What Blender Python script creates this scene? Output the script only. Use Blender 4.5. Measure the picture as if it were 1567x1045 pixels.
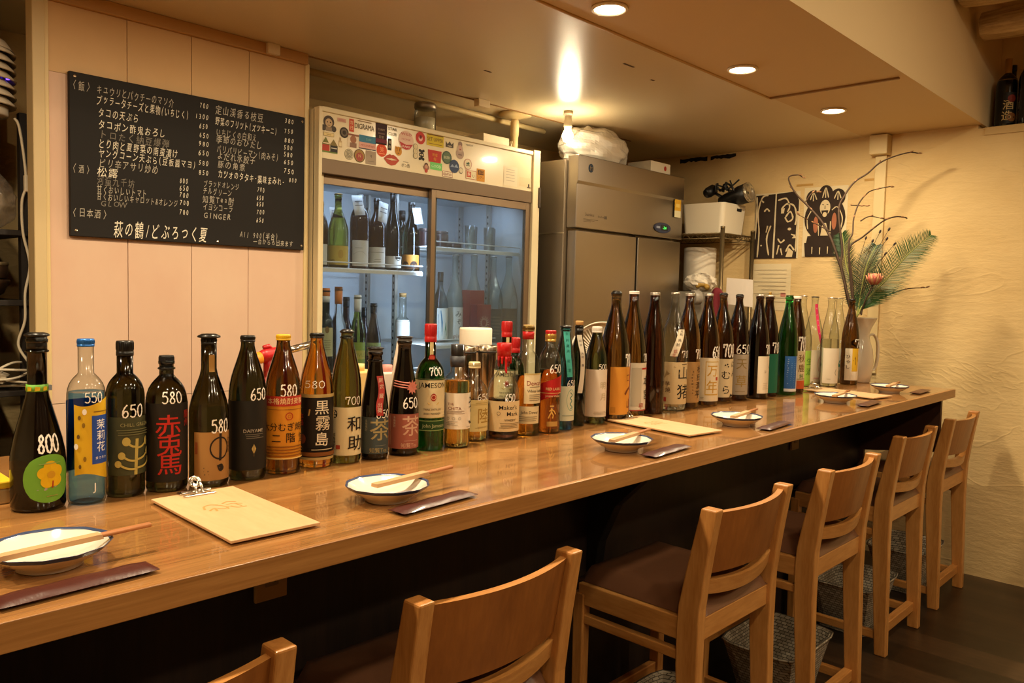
import bpy, bmesh, math, random
from mathutils import Vector, Matrix
from math import sin, cos, pi, radians, sqrt, atan2
random.seed(7)
for _o in list(bpy.data.objects): bpy.data.objects.remove(_o)
SC = bpy.context.scene
COL = SC.collection
# ------------------------------------------------------------------ camera
cam = bpy.data.cameras.new('camera')
cam_o = bpy.data.objects.new('camera', cam); COL.objects.link(cam_o)
cam.sensor_width = 36.0; cam.lens = 1219.0 / 1567.0 * 36.0
cam.clip_start = 0.02
RX = Vector((1166.5, 46.5, -1219.0)).normalized()          # world X seen from the camera
RZ = RX.cross(Vector((0.0, 75.5, -1219.0))).normalized()
if RZ.y < 0: RZ = -RZ
RY = RZ.cross(RX)
cam_o.matrix_world = Matrix((RX, RY, RZ)).to_4x4()
cam_o.location = (0, 0, 1.40)
SC.camera = cam_o
# ------------------------------------------------------------------ view, world, exposure
SC.view_settings.view_transform = 'Standard'
SC.view_settings.look = 'None'
SC.view_settings.gamma = 1.0
SC.view_settings.use_curve_mapping = False
SC.view_settings.exposure = 0.75
SC.cycles.use_denoising = True
SC.cycles.max_bounces = 14
SC.cycles.diffuse_bounces = 5
SC.cycles.glossy_bounces = 6
SC.cycles.transmission_bounces = 10
SC.cycles.transparent_max_bounces = 24
SC.cycles.caustics_reflective = False
SC.cycles.caustics_refractive = False
SC.cycles.sample_clamp_indirect = 6.0
world = bpy.data.worlds.new('world'); SC.world = world
world.use_nodes = True
world.node_tree.nodes['Background'].inputs[0].default_value = (1.0, 0.80, 0.55, 1)
world.node_tree.nodes['Background'].inputs[1].default_value = 0.012
CEIL = 2.305
WARM = (1.0, 0.81, 0.525)
DOWNLIGHTS = [(-0.55, 1.575), (0.33, 1.575), (1.20, 1.575), (2.06, 1.575), (2.93, 1.575), (3.83, 1.575)]
UPPERLIGHTS = [(0.1, -0.35), (1.5, -0.35), (2.9, -0.35), (-0.6, -1.7), (0.8, -1.7), (2.2, -1.7), (3.6, -1.7)]
P_DOWN, P_UPPER, P_BULB, P_FRIDGE = 9.5, 8.5, 19.0, 1.8
def lamp(name, kind, loc, power, color, size=0.1, rot=None, spread=None):
    l = bpy.data.lights.new(name, kind); l.energy = power; l.color = color
    if kind == 'AREA':
        l.shape = 'DISK'; l.size = size
        if spread: l.spread = spread
    else: l.shadow_soft_size = size
    o = bpy.data.objects.new(name, l); COL.objects.link(o); o.location = loc
    if rot: o.rotation_euler = rot
    return o
for x, y in DOWNLIGHTS: lamp('downlight_lamp', 'AREA', (x, y, CEIL - 0.012), P_DOWN, WARM, 0.085)
for x, y in UPPERLIGHTS: lamp('upper_lamp', 'AREA', (x, y, 2.93), P_UPPER, WARM, 0.20)
lamp('bulb_lamp', 'POINT', (3.085, 2.595, 2.178), P_BULB, (1.0, 0.84, 0.56), 0.03)
_f = lamp('fridge_lamp', 'AREA', (2.38, 2.90, 1.855), P_FRIDGE, (0.62, 0.78, 1.0), 0.1, rot=(radians(20), 0, 0))
_f.data.shape = 'RECTANGLE'; _f.data.size = 1.1; _f.data.size_y = 0.03
_f = lamp('fridge_lamp', 'AREA', (2.362, 2.815, 1.45), P_FRIDGE * 1.3, (0.62, 0.78, 1.0), 0.1, rot=(radians(90), 0, 0))
_f.data.shape = 'RECTANGLE'; _f.data.size = 0.03; _f.data.size_y = 0.8
# ------------------------------------------------------------------ materials
def H(h):
    v = [int(h[i:i+2], 16) / 255 for i in (0, 2, 4)]
    return tuple(c / 12.92 if c <= 0.04045 else ((c + 0.055) / 1.055) ** 2.4 for c in v) + (1,)
_M = {}
def nd(t, kind, **kw):
    n = t.nodes.new(kind)
    for k, v in kw.items():
        if k in n.inputs: n.inputs[k].default_value = v
        else: setattr(n, k, v)
    return n
def mat(name, color='808080', rough=0.5, metal=0.0, coat=0.0, trans=0.0, ior=1.45, emit=None, es=1.0, spec=0.5,
        bump=None, var=None, alpha=None, sheen=0.0, sss=0.0):
    """bump: (scale xyz, strength, distance, detail) noise bump; var: (scale xyz, other colour, lo, hi) noise tint"""
    if name in _M: return _M[name]
    m = bpy.data.materials.new(name); m.use_nodes = True; _M[name] = m
    t = m.node_tree; b = t.nodes['Principled BSDF']
    b.inputs['Base Color'].default_value = H(color) if isinstance(color, str) else color
    b.inputs['Roughness'].default_value = rough; b.inputs['Metallic'].default_value = metal
    b.inputs['Coat Weight'].default_value = coat; b.inputs['Coat Roughness'].default_value = 0.06
    b.inputs['Transmission Weight'].default_value = trans; b.inputs['IOR'].default_value = ior
    b.inputs['Specular IOR Level'].default_value = spec
    if sss: b.inputs['Subsurface Weight'].default_value = sss; b.inputs['Subsurface Scale'].default_value = .01
    if alpha is not None: b.inputs['Alpha'].default_value = alpha
    if emit: b.inputs['Emission Color'].default_value = H(emit); b.inputs['Emission Strength'].default_value = es
    if bump or var:
        tc = nd(t, 'ShaderNodeTexCoord')
    if var:
        sc, c2, lo, hi = var
        mp = nd(t, 'ShaderNodeMapping', Scale=sc); t.links.new(tc.outputs['Object'], mp.inputs[0])
        n = nd(t, 'ShaderNodeTexNoise', Scale=1.0, Detail=5.0, Roughness=0.6); t.links.new(mp.outputs[0], n.inputs['Vector'])
        r = nd(t, 'ShaderNodeValToRGB'); r.color_ramp.elements[0].position = lo; r.color_ramp.elements[1].position = hi
        r.color_ramp.elements[0].color = H(color); r.color_ramp.elements[1].color = H(c2)
        t.links.new(n.outputs['Fac'], r.inputs[0]); t.links.new(r.outputs[0], b.inputs['Base Color'])
    if bump:
        sc, st, ds, de = bump
        mp = nd(t, 'ShaderNodeMapping', Scale=sc); t.links.new(tc.outputs['Object'], mp.inputs[0])
        n = nd(t, 'ShaderNodeTexNoise', Scale=1.0, Detail=de, Roughness=0.6); t.links.new(mp.outputs[0], n.inputs['Vector'])
        bp = nd(t, 'ShaderNodeBump', Strength=st, Distance=ds); t.links.new(n.outputs['Fac'], bp.inputs['Height'])
        t.links.new(bp.outputs[0], b.inputs['Normal'])
    return m
def ink(c, rough=0.55): return mat('ink ' + c + (' %g' % rough if rough != .55 else ''), c, rough, spec=0.3)
def wood(name, dark, light, axis=0, rough=0.35, coat=0.0, rings=18.0, stretch=0.06, planks=None):
    """grain running along axis (0 x, 1 y, 2 z) in object space"""
    if name in _M: return _M[name]
    m = bpy.data.materials.new(name); m.use_nodes = True; _M[name] = m
    t = m.node_tree; b = t.nodes['Principled BSDF']; b.inputs['Roughness'].default_value = rough
    b.inputs['Coat Weight'].default_value = coat; b.inputs['Coat Roughness'].default_value = 0.05
    tc = nd(t, 'ShaderNodeTexCoord')
    s = [1.0, 1.0, 1.0]; s[axis] = stretch
    mp = nd(t, 'ShaderNodeMapping', Scale=tuple(v * rings for v in s)); t.links.new(tc.outputs['Object'], mp.inputs[0])
    n1 = nd(t, 'ShaderNodeTexNoise', Scale=1.0, Detail=4.0, Roughness=0.55, Distortion=0.6); t.links.new(mp.outputs[0], n1.inputs['Vector'])
    mp2 = nd(t, 'ShaderNodeMapping', Scale=tuple(v * rings * 7 for v in s)); t.links.new(tc.outputs['Object'], mp2.inputs[0])
    n2 = nd(t, 'ShaderNodeTexNoise', Scale=1.0, Detail=3.0, Roughness=0.7); t.links.new(mp2.outputs[0], n2.inputs['Vector'])
    mx = nd(t, 'ShaderNodeMath', operation='MULTIPLY_ADD'); mx.inputs[1].default_value = 0.45
    t.links.new(n2.outputs['Fac'], mx.inputs[0]); 
    m2 = nd(t, 'ShaderNodeMath', operation='MULTIPLY'); m2.inputs[1].default_value = 0.6
    t.links.new(n1.outputs['Fac'], m2.inputs[0]); t.links.new(m2.outputs[0], mx.inputs[2])
    r = nd(t, 'ShaderNodeValToRGB'); r.color_ramp.elements[0].position = 0.36; r.color_ramp.elements[1].position = 0.66
    r.color_ramp.elements[0].color = H(dark); r.color_ramp.elements[1].color = H(light)
    t.links.new(mx.outputs[0], r.inputs[0]); out = r.outputs[0]
    if planks:                                             # (axis of stacking, width, strength)
        pa, pw, ps = planks
        sx = nd(t, 'ShaderNodeSeparateXYZ'); t.links.new(tc.outputs['Object'], sx.inputs[0])
        dv = nd(t, 'ShaderNodeMath', operation='DIVIDE'); dv.inputs[1].default_value = pw; t.links.new(sx.outputs[pa], dv.inputs[0])
        fl = nd(t, 'ShaderNodeMath', operation='FLOOR'); t.links.new(dv.outputs[0], fl.inputs[0])
        wn = nd(t, 'ShaderNodeTexWhiteNoise'); wn.noise_dimensions = '1D'; t.links.new(fl.outputs[0], wn.inputs['W'])
        mr = nd(t, 'ShaderNodeMapRange'); mr.inputs['To Min'].default_value = 1 - ps; mr.inputs['To Max'].default_value = 1 + ps * .4
        t.links.new(wn.outputs['Value'], mr.inputs['Value'])
        vm = nd(t, 'ShaderNodeVectorMath', operation='SCALE'); t.links.new(out, vm.inputs[0]); t.links.new(mr.outputs[0], vm.inputs['Scale'])
        out = vm.outputs[0]
    t.links.new(out, b.inputs['Base Color'])
    bp = nd(t, 'ShaderNodeBump', Strength=0.12, Distance=0.002); t.links.new(mx.outputs[0], bp.inputs['Height']); t.links.new(bp.outputs[0], b.inputs['Normal'])
    return m
def plaster(name, c1, c2):
    m = bpy.data.materials.new(name); m.use_nodes = True; _M[name] = m
    t = m.node_tree; b = t.nodes['Principled BSDF']; b.inputs['Roughness'].default_value = 0.85; b.inputs['Specular IOR Level'].default_value = .2
    tc = nd(t, 'ShaderNodeTexCoord')
    def noise(sc, detail, rough=.6, dist=0.0):
        mp = nd(t, 'ShaderNodeMapping', Scale=sc); t.links.new(tc.outputs['Object'], mp.inputs[0])
        n = nd(t, 'ShaderNodeTexNoise', Scale=1.0, Detail=detail, Roughness=rough, Distortion=dist); t.links.new(mp.outputs[0], n.inputs['Vector']); return n
    a = noise((3, 4, 22), 6, .6, .5); f = noise((30, 26, 60), 4); 
    r = nd(t, 'ShaderNodeValToRGB'); r.color_ramp.elements[0].position = .3; r.color_ramp.elements[1].position = .7
    r.color_ramp.elements[0].color = H(c1); r.color_ramp.elements[1].color = H(c2)
    t.links.new(noise((2.2, 2.2, 3.0), 4).outputs['Fac'], r.inputs[0]); t.links.new(r.outputs[0], b.inputs['Base Color'])
    # torn ridges left by the trowel: narrow band of a stretched noise
    rg = noise((.7, .9, 2.2), 4, .6, .8)
    ab = nd(t, 'ShaderNodeMath', operation='SUBTRACT'); ab.inputs[1].default_value = .5; t.links.new(rg.outputs['Fac'], ab.inputs[0])
    ab2 = nd(t, 'ShaderNodeMath', operation='ABSOLUTE'); t.links.new(ab.outputs[0], ab2.inputs[0])
    mr = nd(t, 'ShaderNodeMapRange'); mr.inputs['From Max'].default_value = .018; mr.inputs['To Min'].default_value = 1.0; mr.inputs['To Max'].default_value = 0.0
    t.links.new(ab2.outputs[0], mr.inputs['Value'])
    st = nd(t, 'ShaderNodeMath', operation='GREATER_THAN'); st.inputs[1].default_value = .5; t.links.new(rg.outputs['Fac'], st.inputs[0])
    s1 = nd(t, 'ShaderNodeMath', operation='MULTIPLY_ADD'); s1.inputs[1].default_value = .8; t.links.new(a.outputs['Fac'], s1.inputs[0])
    s2 = nd(t, 'ShaderNodeMath', operation='MULTIPLY_ADD'); s2.inputs[1].default_value = .5; t.links.new(f.outputs['Fac'], s2.inputs[0])
    s3 = nd(t, 'ShaderNodeMath', operation='MULTIPLY'); s3.inputs[1].default_value = .25; t.links.new(mr.outputs[0], s3.inputs[0])
    t.links.new(s3.outputs[0], s2.inputs[2]); t.links.new(s2.outputs[0], s1.inputs[2])
    s4 = nd(t, 'ShaderNodeMath', operation='MULTIPLY_ADD'); s4.inputs[1].default_value = .25; t.links.new(st.outputs[0], s4.inputs[0]); t.links.new(s1.outputs[0], s4.inputs[2])
    bp = nd(t, 'ShaderNodeBump', Strength=0.6, Distance=0.009); t.links.new(s4.outputs[0], bp.inputs['Height']); t.links.new(bp.outputs[0], b.inputs['Normal'])
    return m
def one_way_fresnel(t, ior):
    """mirror share of a thin film: the same from its front and its back side"""
    g = nd(t, 'ShaderNodeNewGeometry'); k = nd(t, 'ShaderNodeMath', operation='MULTIPLY_ADD'); k.inputs[1].default_value = 1 / ior - ior; k.inputs[2].default_value = ior
    t.links.new(g.outputs['Backfacing'], k.inputs[0]); f = nd(t, 'ShaderNodeFresnel'); t.links.new(k.outputs[0], f.inputs['IOR']); return f
def thin_glass(name, tint='f4f8f4', fres=1.5, haze=0.0, hazecol='c8d4e0', rough=0.10, noise=None, edge=None):
    """a thin sheet or shell of glass: lets light through, mirrors at grazing angles, optional condensation"""
    if name in _M: return _M[name]
    m = bpy.data.materials.new(name); m.use_nodes = True; _M[name] = m
    t = m.node_tree; t.nodes.remove(t.nodes['Principled BSDF']); out = t.nodes['Material Output']
    tr = nd(t, 'ShaderNodeBsdfTransparent', Color=H(tint))
    if edge:                                               # more glass in the line of sight towards the outline
        lw = nd(t, 'ShaderNodeLayerWeight', Blend=.5); pw = nd(t, 'ShaderNodeMath', operation='POWER'); pw.inputs[1].default_value = 3.0; t.links.new(lw.outputs['Facing'], pw.inputs[0])
        mc = nd(t, 'ShaderNodeMix', data_type='RGBA'); mc.inputs['A'].default_value = H(tint); mc.inputs['B'].default_value = H(edge); t.links.new(pw.outputs[0], mc.inputs['Factor']); t.links.new(mc.outputs['Result'], tr.inputs['Color'])
    gl = nd(t, 'ShaderNodeBsdfGlossy', Roughness=rough)
    fr = one_way_fresnel(t, fres); mx = nd(t, 'ShaderNodeMixShader')
    t.links.new(fr.outputs[0], mx.inputs[0]); t.links.new(tr.outputs[0], mx.inputs[1]); t.links.new(gl.outputs[0], mx.inputs[2])
    last = mx
    if haze:
        df = nd(t, 'ShaderNodeBsdfTranslucent', Color=H(hazecol)); d2 = nd(t, 'ShaderNodeBsdfDiffuse', Color=H(hazecol)); md = nd(t, 'ShaderNodeMixShader', Fac=.4)
        t.links.new(df.outputs[0], md.inputs[1]); t.links.new(d2.outputs[0], md.inputs[2])
        m3 = nd(t, 'ShaderNodeMixShader', Fac=haze); t.links.new(mx.outputs[0], m3.inputs[1]); t.links.new(md.outputs[0], m3.inputs[2])
        if noise:
            tc = nd(t, 'ShaderNodeTexCoord'); n = nd(t, 'ShaderNodeTexNoise', Scale=noise, Detail=4.0); t.links.new(tc.outputs['Object'], n.inputs['Vector'])
            mr = nd(t, 'ShaderNodeMapRange'); mr.inputs['From Min'].default_value = .35; mr.inputs['From Max'].default_value = .65; mr.inputs['To Min'].default_value = haze * .5; mr.inputs['To Max'].default_value = haze * 1.4
            t.links.new(n.outputs['Fac'], mr.inputs['Value']); t.links.new(mr.outputs[0], m3.inputs[0])
        last = m3
    t.links.new(last.outputs[0], out.inputs[0])
    return m
# ------------------------------------------------------------------ mesh builder
class MB:
    def __init__(s): s.v = []; s.f = []; s.m = []; s.sm = []; s.mats = []; s.X = None
    def mi(s, m):
        if m not in s.mats: s.mats.append(m)
        return s.mats.index(m)
    def add(s, vs, fs, m, smooth=False):
        k = len(s.v); i = s.mi(m)
        if s.X is not None: vs = [s.X @ Vector(v) for v in vs]
        s.v.extend([tuple(v) for v in vs])
        for f in fs: s.f.append([a + k for a in f]); s.m.append(i); s.sm.append(smooth)
        return s
    def box(s, a, b, m):
        x0, y0, z0 = a; x1, y1, z1 = b
        vs = [(x0,y0,z0),(x1,y0,z0),(x1,y1,z0),(x0,y1,z0),(x0,y0,z1),(x1,y0,z1),(x1,y1,z1),(x0,y1,z1)]
        return s.add(vs, [(3,2,1,0),(4,5,6,7),(0,1,5,4),(1,2,6,5),(2,3,7,6),(3,0,4,7)], m)
    def prism(s, poly, axis, a, b, m, smooth=False):
        """poly: 2D points in the plane across axis (order: the two other axes), extruded a..b along axis"""
        n = len(poly)
        def P(p, c):
            return (c, p[0], p[1]) if axis == 0 else ((p[0], c, p[1]) if axis == 1 else (p[0], p[1], c))
        vs = [P(p, a) for p in poly] + [P(p, b) for p in poly]
        fs = [tuple(range(n - 1, -1, -1)), tuple(range(n, 2 * n))] + [(i, (i + 1) % n, n + (i + 1) % n, n + i) for i in range(n)]
        return s.add(vs, fs, m, smooth)
    def lathe(s, prof, m, seg=36, o=(0, 0, 0), smooth=True, sq=0.0):
        vs = []; fs = []; n = len(prof)
        for r, z in prof:
            for k in range(seg):
                a = 2 * pi * k / seg; rr = r
                if sq: rr = r * (1 + sq * (1 / max(abs(cos(a)), abs(sin(a))) - 1))
                vs.append((o[0] + rr * cos(a), o[1] + rr * sin(a), o[2] + z))
        for i in range(n - 1):
            for k in range(seg):
                k2 = (k + 1) % seg
                fs.append((i * seg + k, i * seg + k2, (i + 1) * seg + k2, (i + 1) * seg + k))
        loop = tuple(prof[0]) == tuple(prof[-1])              # a closed ring keeps its hole
        if prof[0][0] > 1e-5 and not loop: fs.append(tuple(range(seg - 1, -1, -1)))
        if prof[-1][0] > 1e-5 and not loop: fs.append(tuple((n - 1) * seg + k for k in range(seg)))
        return s.add(vs, fs, m, smooth)
    def tube(s, pts, r, m, seg=8, closed=False, flat=None):
        pts = [Vector(p) for p in pts]; n = len(pts); rs = r if isinstance(r, (list, tuple)) else [r] * n
        vs = []; fs = []; up = Vector((0, 0, 1))
        for i, p in enumerate(pts):
            if closed: d = pts[(i + 1) % n] - pts[i - 1]
            else: d = pts[min(i + 1, n - 1)] - pts[max(i - 1, 0)]
            if d.length < 1e-9: d = Vector((0, 0, 1))
            d.normalize(); u = up if abs(d.z) < .95 else Vector((1, 0, 0))
            if i == 0: a = d.cross(u).normalized()
            else:
                a = (pa - d * pa.dot(d)); a = a.normalized() if a.length > 1e-6 else d.cross(u).normalized()
            pa = a; b = d.cross(a)
            for k in range(seg):
                t = 2 * pi * k / seg
                vs.append(p + (a * cos(t) + b * sin(t) * (flat or 1)) * rs[i])
        for i in range(n if closed else n - 1):
            j = (i + 1) % n
            for k in range(seg):
                k2 = (k + 1) % seg; fs.append((i * seg + k, i * seg + k2, j * seg + k2, j * seg + k))
        if not closed: fs += [tuple(range(seg - 1, -1, -1)), tuple((n - 1) * seg + k for k in range(seg))]
        return s.add(vs, fs, m, True)
    def build(s, name, parent=None, loc=None, bevel=None, seg=2, solid=None, sub=None):
        me = bpy.data.meshes.new(name); me.from_pydata(s.v, [], s.f)
        for m in s.mats: me.materials.append(m)
        me.polygons.foreach_set('material_index', s.m); me.polygons.foreach_set('use_smooth', s.sm); me.update()
        o = bpy.data.objects.new(name, me); COL.objects.link(o)
        if parent: o.parent = parent
        if loc: o.location = loc
        if solid: q = o.modifiers.new('thick', 'SOLIDIFY'); q.thickness = solid; q.offset = 0
        if bevel: q = o.modifiers.new('edge', 'BEVEL'); q.width = bevel; q.segments = seg; q.limit_method = 'ANGLE'; q.angle_limit = radians(40)
        if sub: q = o.modifiers.new('smooth', 'SUBSURF'); q.levels = sub; q.render_levels = sub
        return o
def tag(o, label=None, cat=None, group=None, kind=None):
    if label: o['label'] = label
    if cat: o['category'] = cat
    if group: o['group'] = group
    if kind: o['kind'] = kind
    return o
def empty(name, loc=(0, 0, 0), rz=0.0, **kw):
    o = bpy.data.objects.new(name, None); COL.objects.link(o); o.location = loc; o.rotation_euler = (0, 0, rz); o.empty_display_size = .05
    return tag(o, **kw)
def copy_thing(root, loc, rz=0.0, label=None):
    r = root.copy(); COL.objects.link(r); r.location = loc; r.rotation_euler = (0, 0, rz)
    if label: r['label'] = label
    for ch in list(root.children):
        c = ch.copy(); COL.objects.link(c); c.parent = r
        for g in list(ch.children):
            d = g.copy(); COL.objects.link(d); d.parent = c
    return r
def catmull(pts, n=6):
    P = [Vector(p) for p in pts]; out = []
    for i in range(len(P) - 1):
        p0 = P[max(i - 1, 0)]; p1 = P[i]; p2 = P[i + 1]; p3 = P[min(i + 2, len(P) - 1)]
        for k in range(n):
            t = k / n
            out.append(.5 * ((2 * p1) + (p2 - p0) * t + (2 * p0 - 5 * p1 + 4 * p2 - p3) * t * t + (3 * p1 - p0 - 3 * p2 + p3) * t ** 3))
    out.append(P[-1]); return out
# ------------------------------------------------------------------ writing
_tc = {}
def glyphs(s, res=2, bold=0.0):
    """outline of a line of writing as flat polygons: (verts2d, faces, x0, x1)"""
    key = (s, bold)
    if key in _tc: return _tc[key]
    c = bpy.data.curves.new('writing', 'FONT'); c.body = s; c.resolution_u = res; c.offset = bold
    o = bpy.data.objects.new('writing', c); me = bpy.data.meshes.new_from_object(o)
    v = [(a.co.x, a.co.y) for a in me.vertices]; f = [list(p.vertices) for p in me.polygons]
    bpy.data.objects.remove(o); bpy.data.curves.remove(c); bpy.data.meshes.remove(me)
    xs = [p[0] for p in v] or [0, 1]; ys = [p[1] for p in v] or [0, 1]
    _tc[key] = (v, f, min(xs), max(xs), min(ys), max(ys)); return _tc[key]
def sliced(v, f, step):
    """cut polygons into narrow vertical slices so they can bend round a bottle"""
    bm = bmesh.new(); vs = [bm.verts.new((x, y, 0)) for x, y in v]
    for q in f:
        try: bm.faces.new([vs[i] for i in q])
        except ValueError: pass
    xs = [p[0] for p in v]; x = min(xs) + step
    while x < max(xs):
        bmesh.ops.bisect_plane(bm, geom=bm.verts[:] + bm.edges[:] + bm.faces[:], plane_co=(x, 0, 0), plane_no=(1, 0, 0)); x += step
    bm.verts.index_update()
    out = [(a.co.x, a.co.y) for a in bm.verts], [[a.index for a in q.verts] for q in bm.faces]
    bm.free(); return out
def write(mb, s, cx, cy, h, m, place, width=None, vertical=False, bend=None, wf=1.0, bold=0.0):
    """writing centred at cx, cy with letter height h in the place(x, y) surface"""
    if vertical:
        n = len(s); 
        for i, ch in enumerate(s): write(mb, ch, cx, cy + (n / 2 - .5 - i) * h * 1.08, h, m, place, bend=bend, wf=wf, bold=bold)
        return
    v, f, x0, x1, y0, y1 = glyphs(s, 2, bold)
    if not v: return
    k = h / .9; kx = k * wf
    if width: kx = width / max(x1 - x0, 1e-4)
    if len(s) == 1: mx, my = (x0 + x1) / 2, (y0 + y1) / 2
    else: mx, my = (x0 + x1) / 2, .36
    vv = [((x - mx) * kx, (y - my) * k) for x, y in v]; ff = f
    if bend: vv, ff = sliced(vv, ff, bend)
    mb.add([place(cx + x, cy + y) for x, y in vv], ff, m)
DIG = {'0': [[(.5,1),(.15,.8),(.08,.45),(.25,.06),(.6,0),(.9,.3),(.9,.7),(.7,.96),(.5,1)]], '5': [[(.2,1),(.16,.6),(.5,.66),(.85,.45),(.8,.12),(.45,-.02),(.05,.1)],[(.2,.98),(.85,1.0)]],
 '6': [[(.75,1.02),(.35,.75),(.12,.38),(.2,.05),(.55,-.02),(.85,.2),(.72,.46),(.4,.47),(.15,.26)]], '7': [[(.1,.7),(.12,.98),(.5,.95),(.88,.98),(.62,.5),(.5,-.02)]],
 '8': [[(.8,.82),(.55,1),(.22,.82),(.4,.56),(.8,.3),(.7,.02),(.3,0),(.14,.25),(.45,.52),(.78,.75),(.8,.84)]]}
def handmark(mb, s, u0, u1, v0, v1, m, place, wd=.09):
    """chalk-pen digits drawn as ribbons"""
    n = len(s); w = (u1 - u0) / n; hh = v1 - v0
    for i, ch in enumerate(s):
        for st in DIG[ch]:
            pts = catmull([(p[0], p[1], 0) for p in st], 5)
            q = [Vector((u0 + w * (i + .04 + p.x * .88), v0 + hh * p.y, 0)) for p in pts]; vs = []; fs = []
            for k, p in enumerate(q):
                d = q[min(k + 1, len(q) - 1)] - q[max(k - 1, 0)]; d = d.normalized() if d.length > 1e-9 else Vector((1, 0, 0))
                nn = Vector((-d.y, d.x, 0)) * hh * wd * .5 * (1 + .25 * sin(k * 1.7 + i))
                vs += [place(p.x + nn.x, p.y + nn.y), place(p.x - nn.x, p.y - nn.y)]
            for k in range(len(q) - 1): fs.append((2*k, 2*k+1, 2*k+3, 2*k+2))
            mb.add(vs, fs, m)
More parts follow.
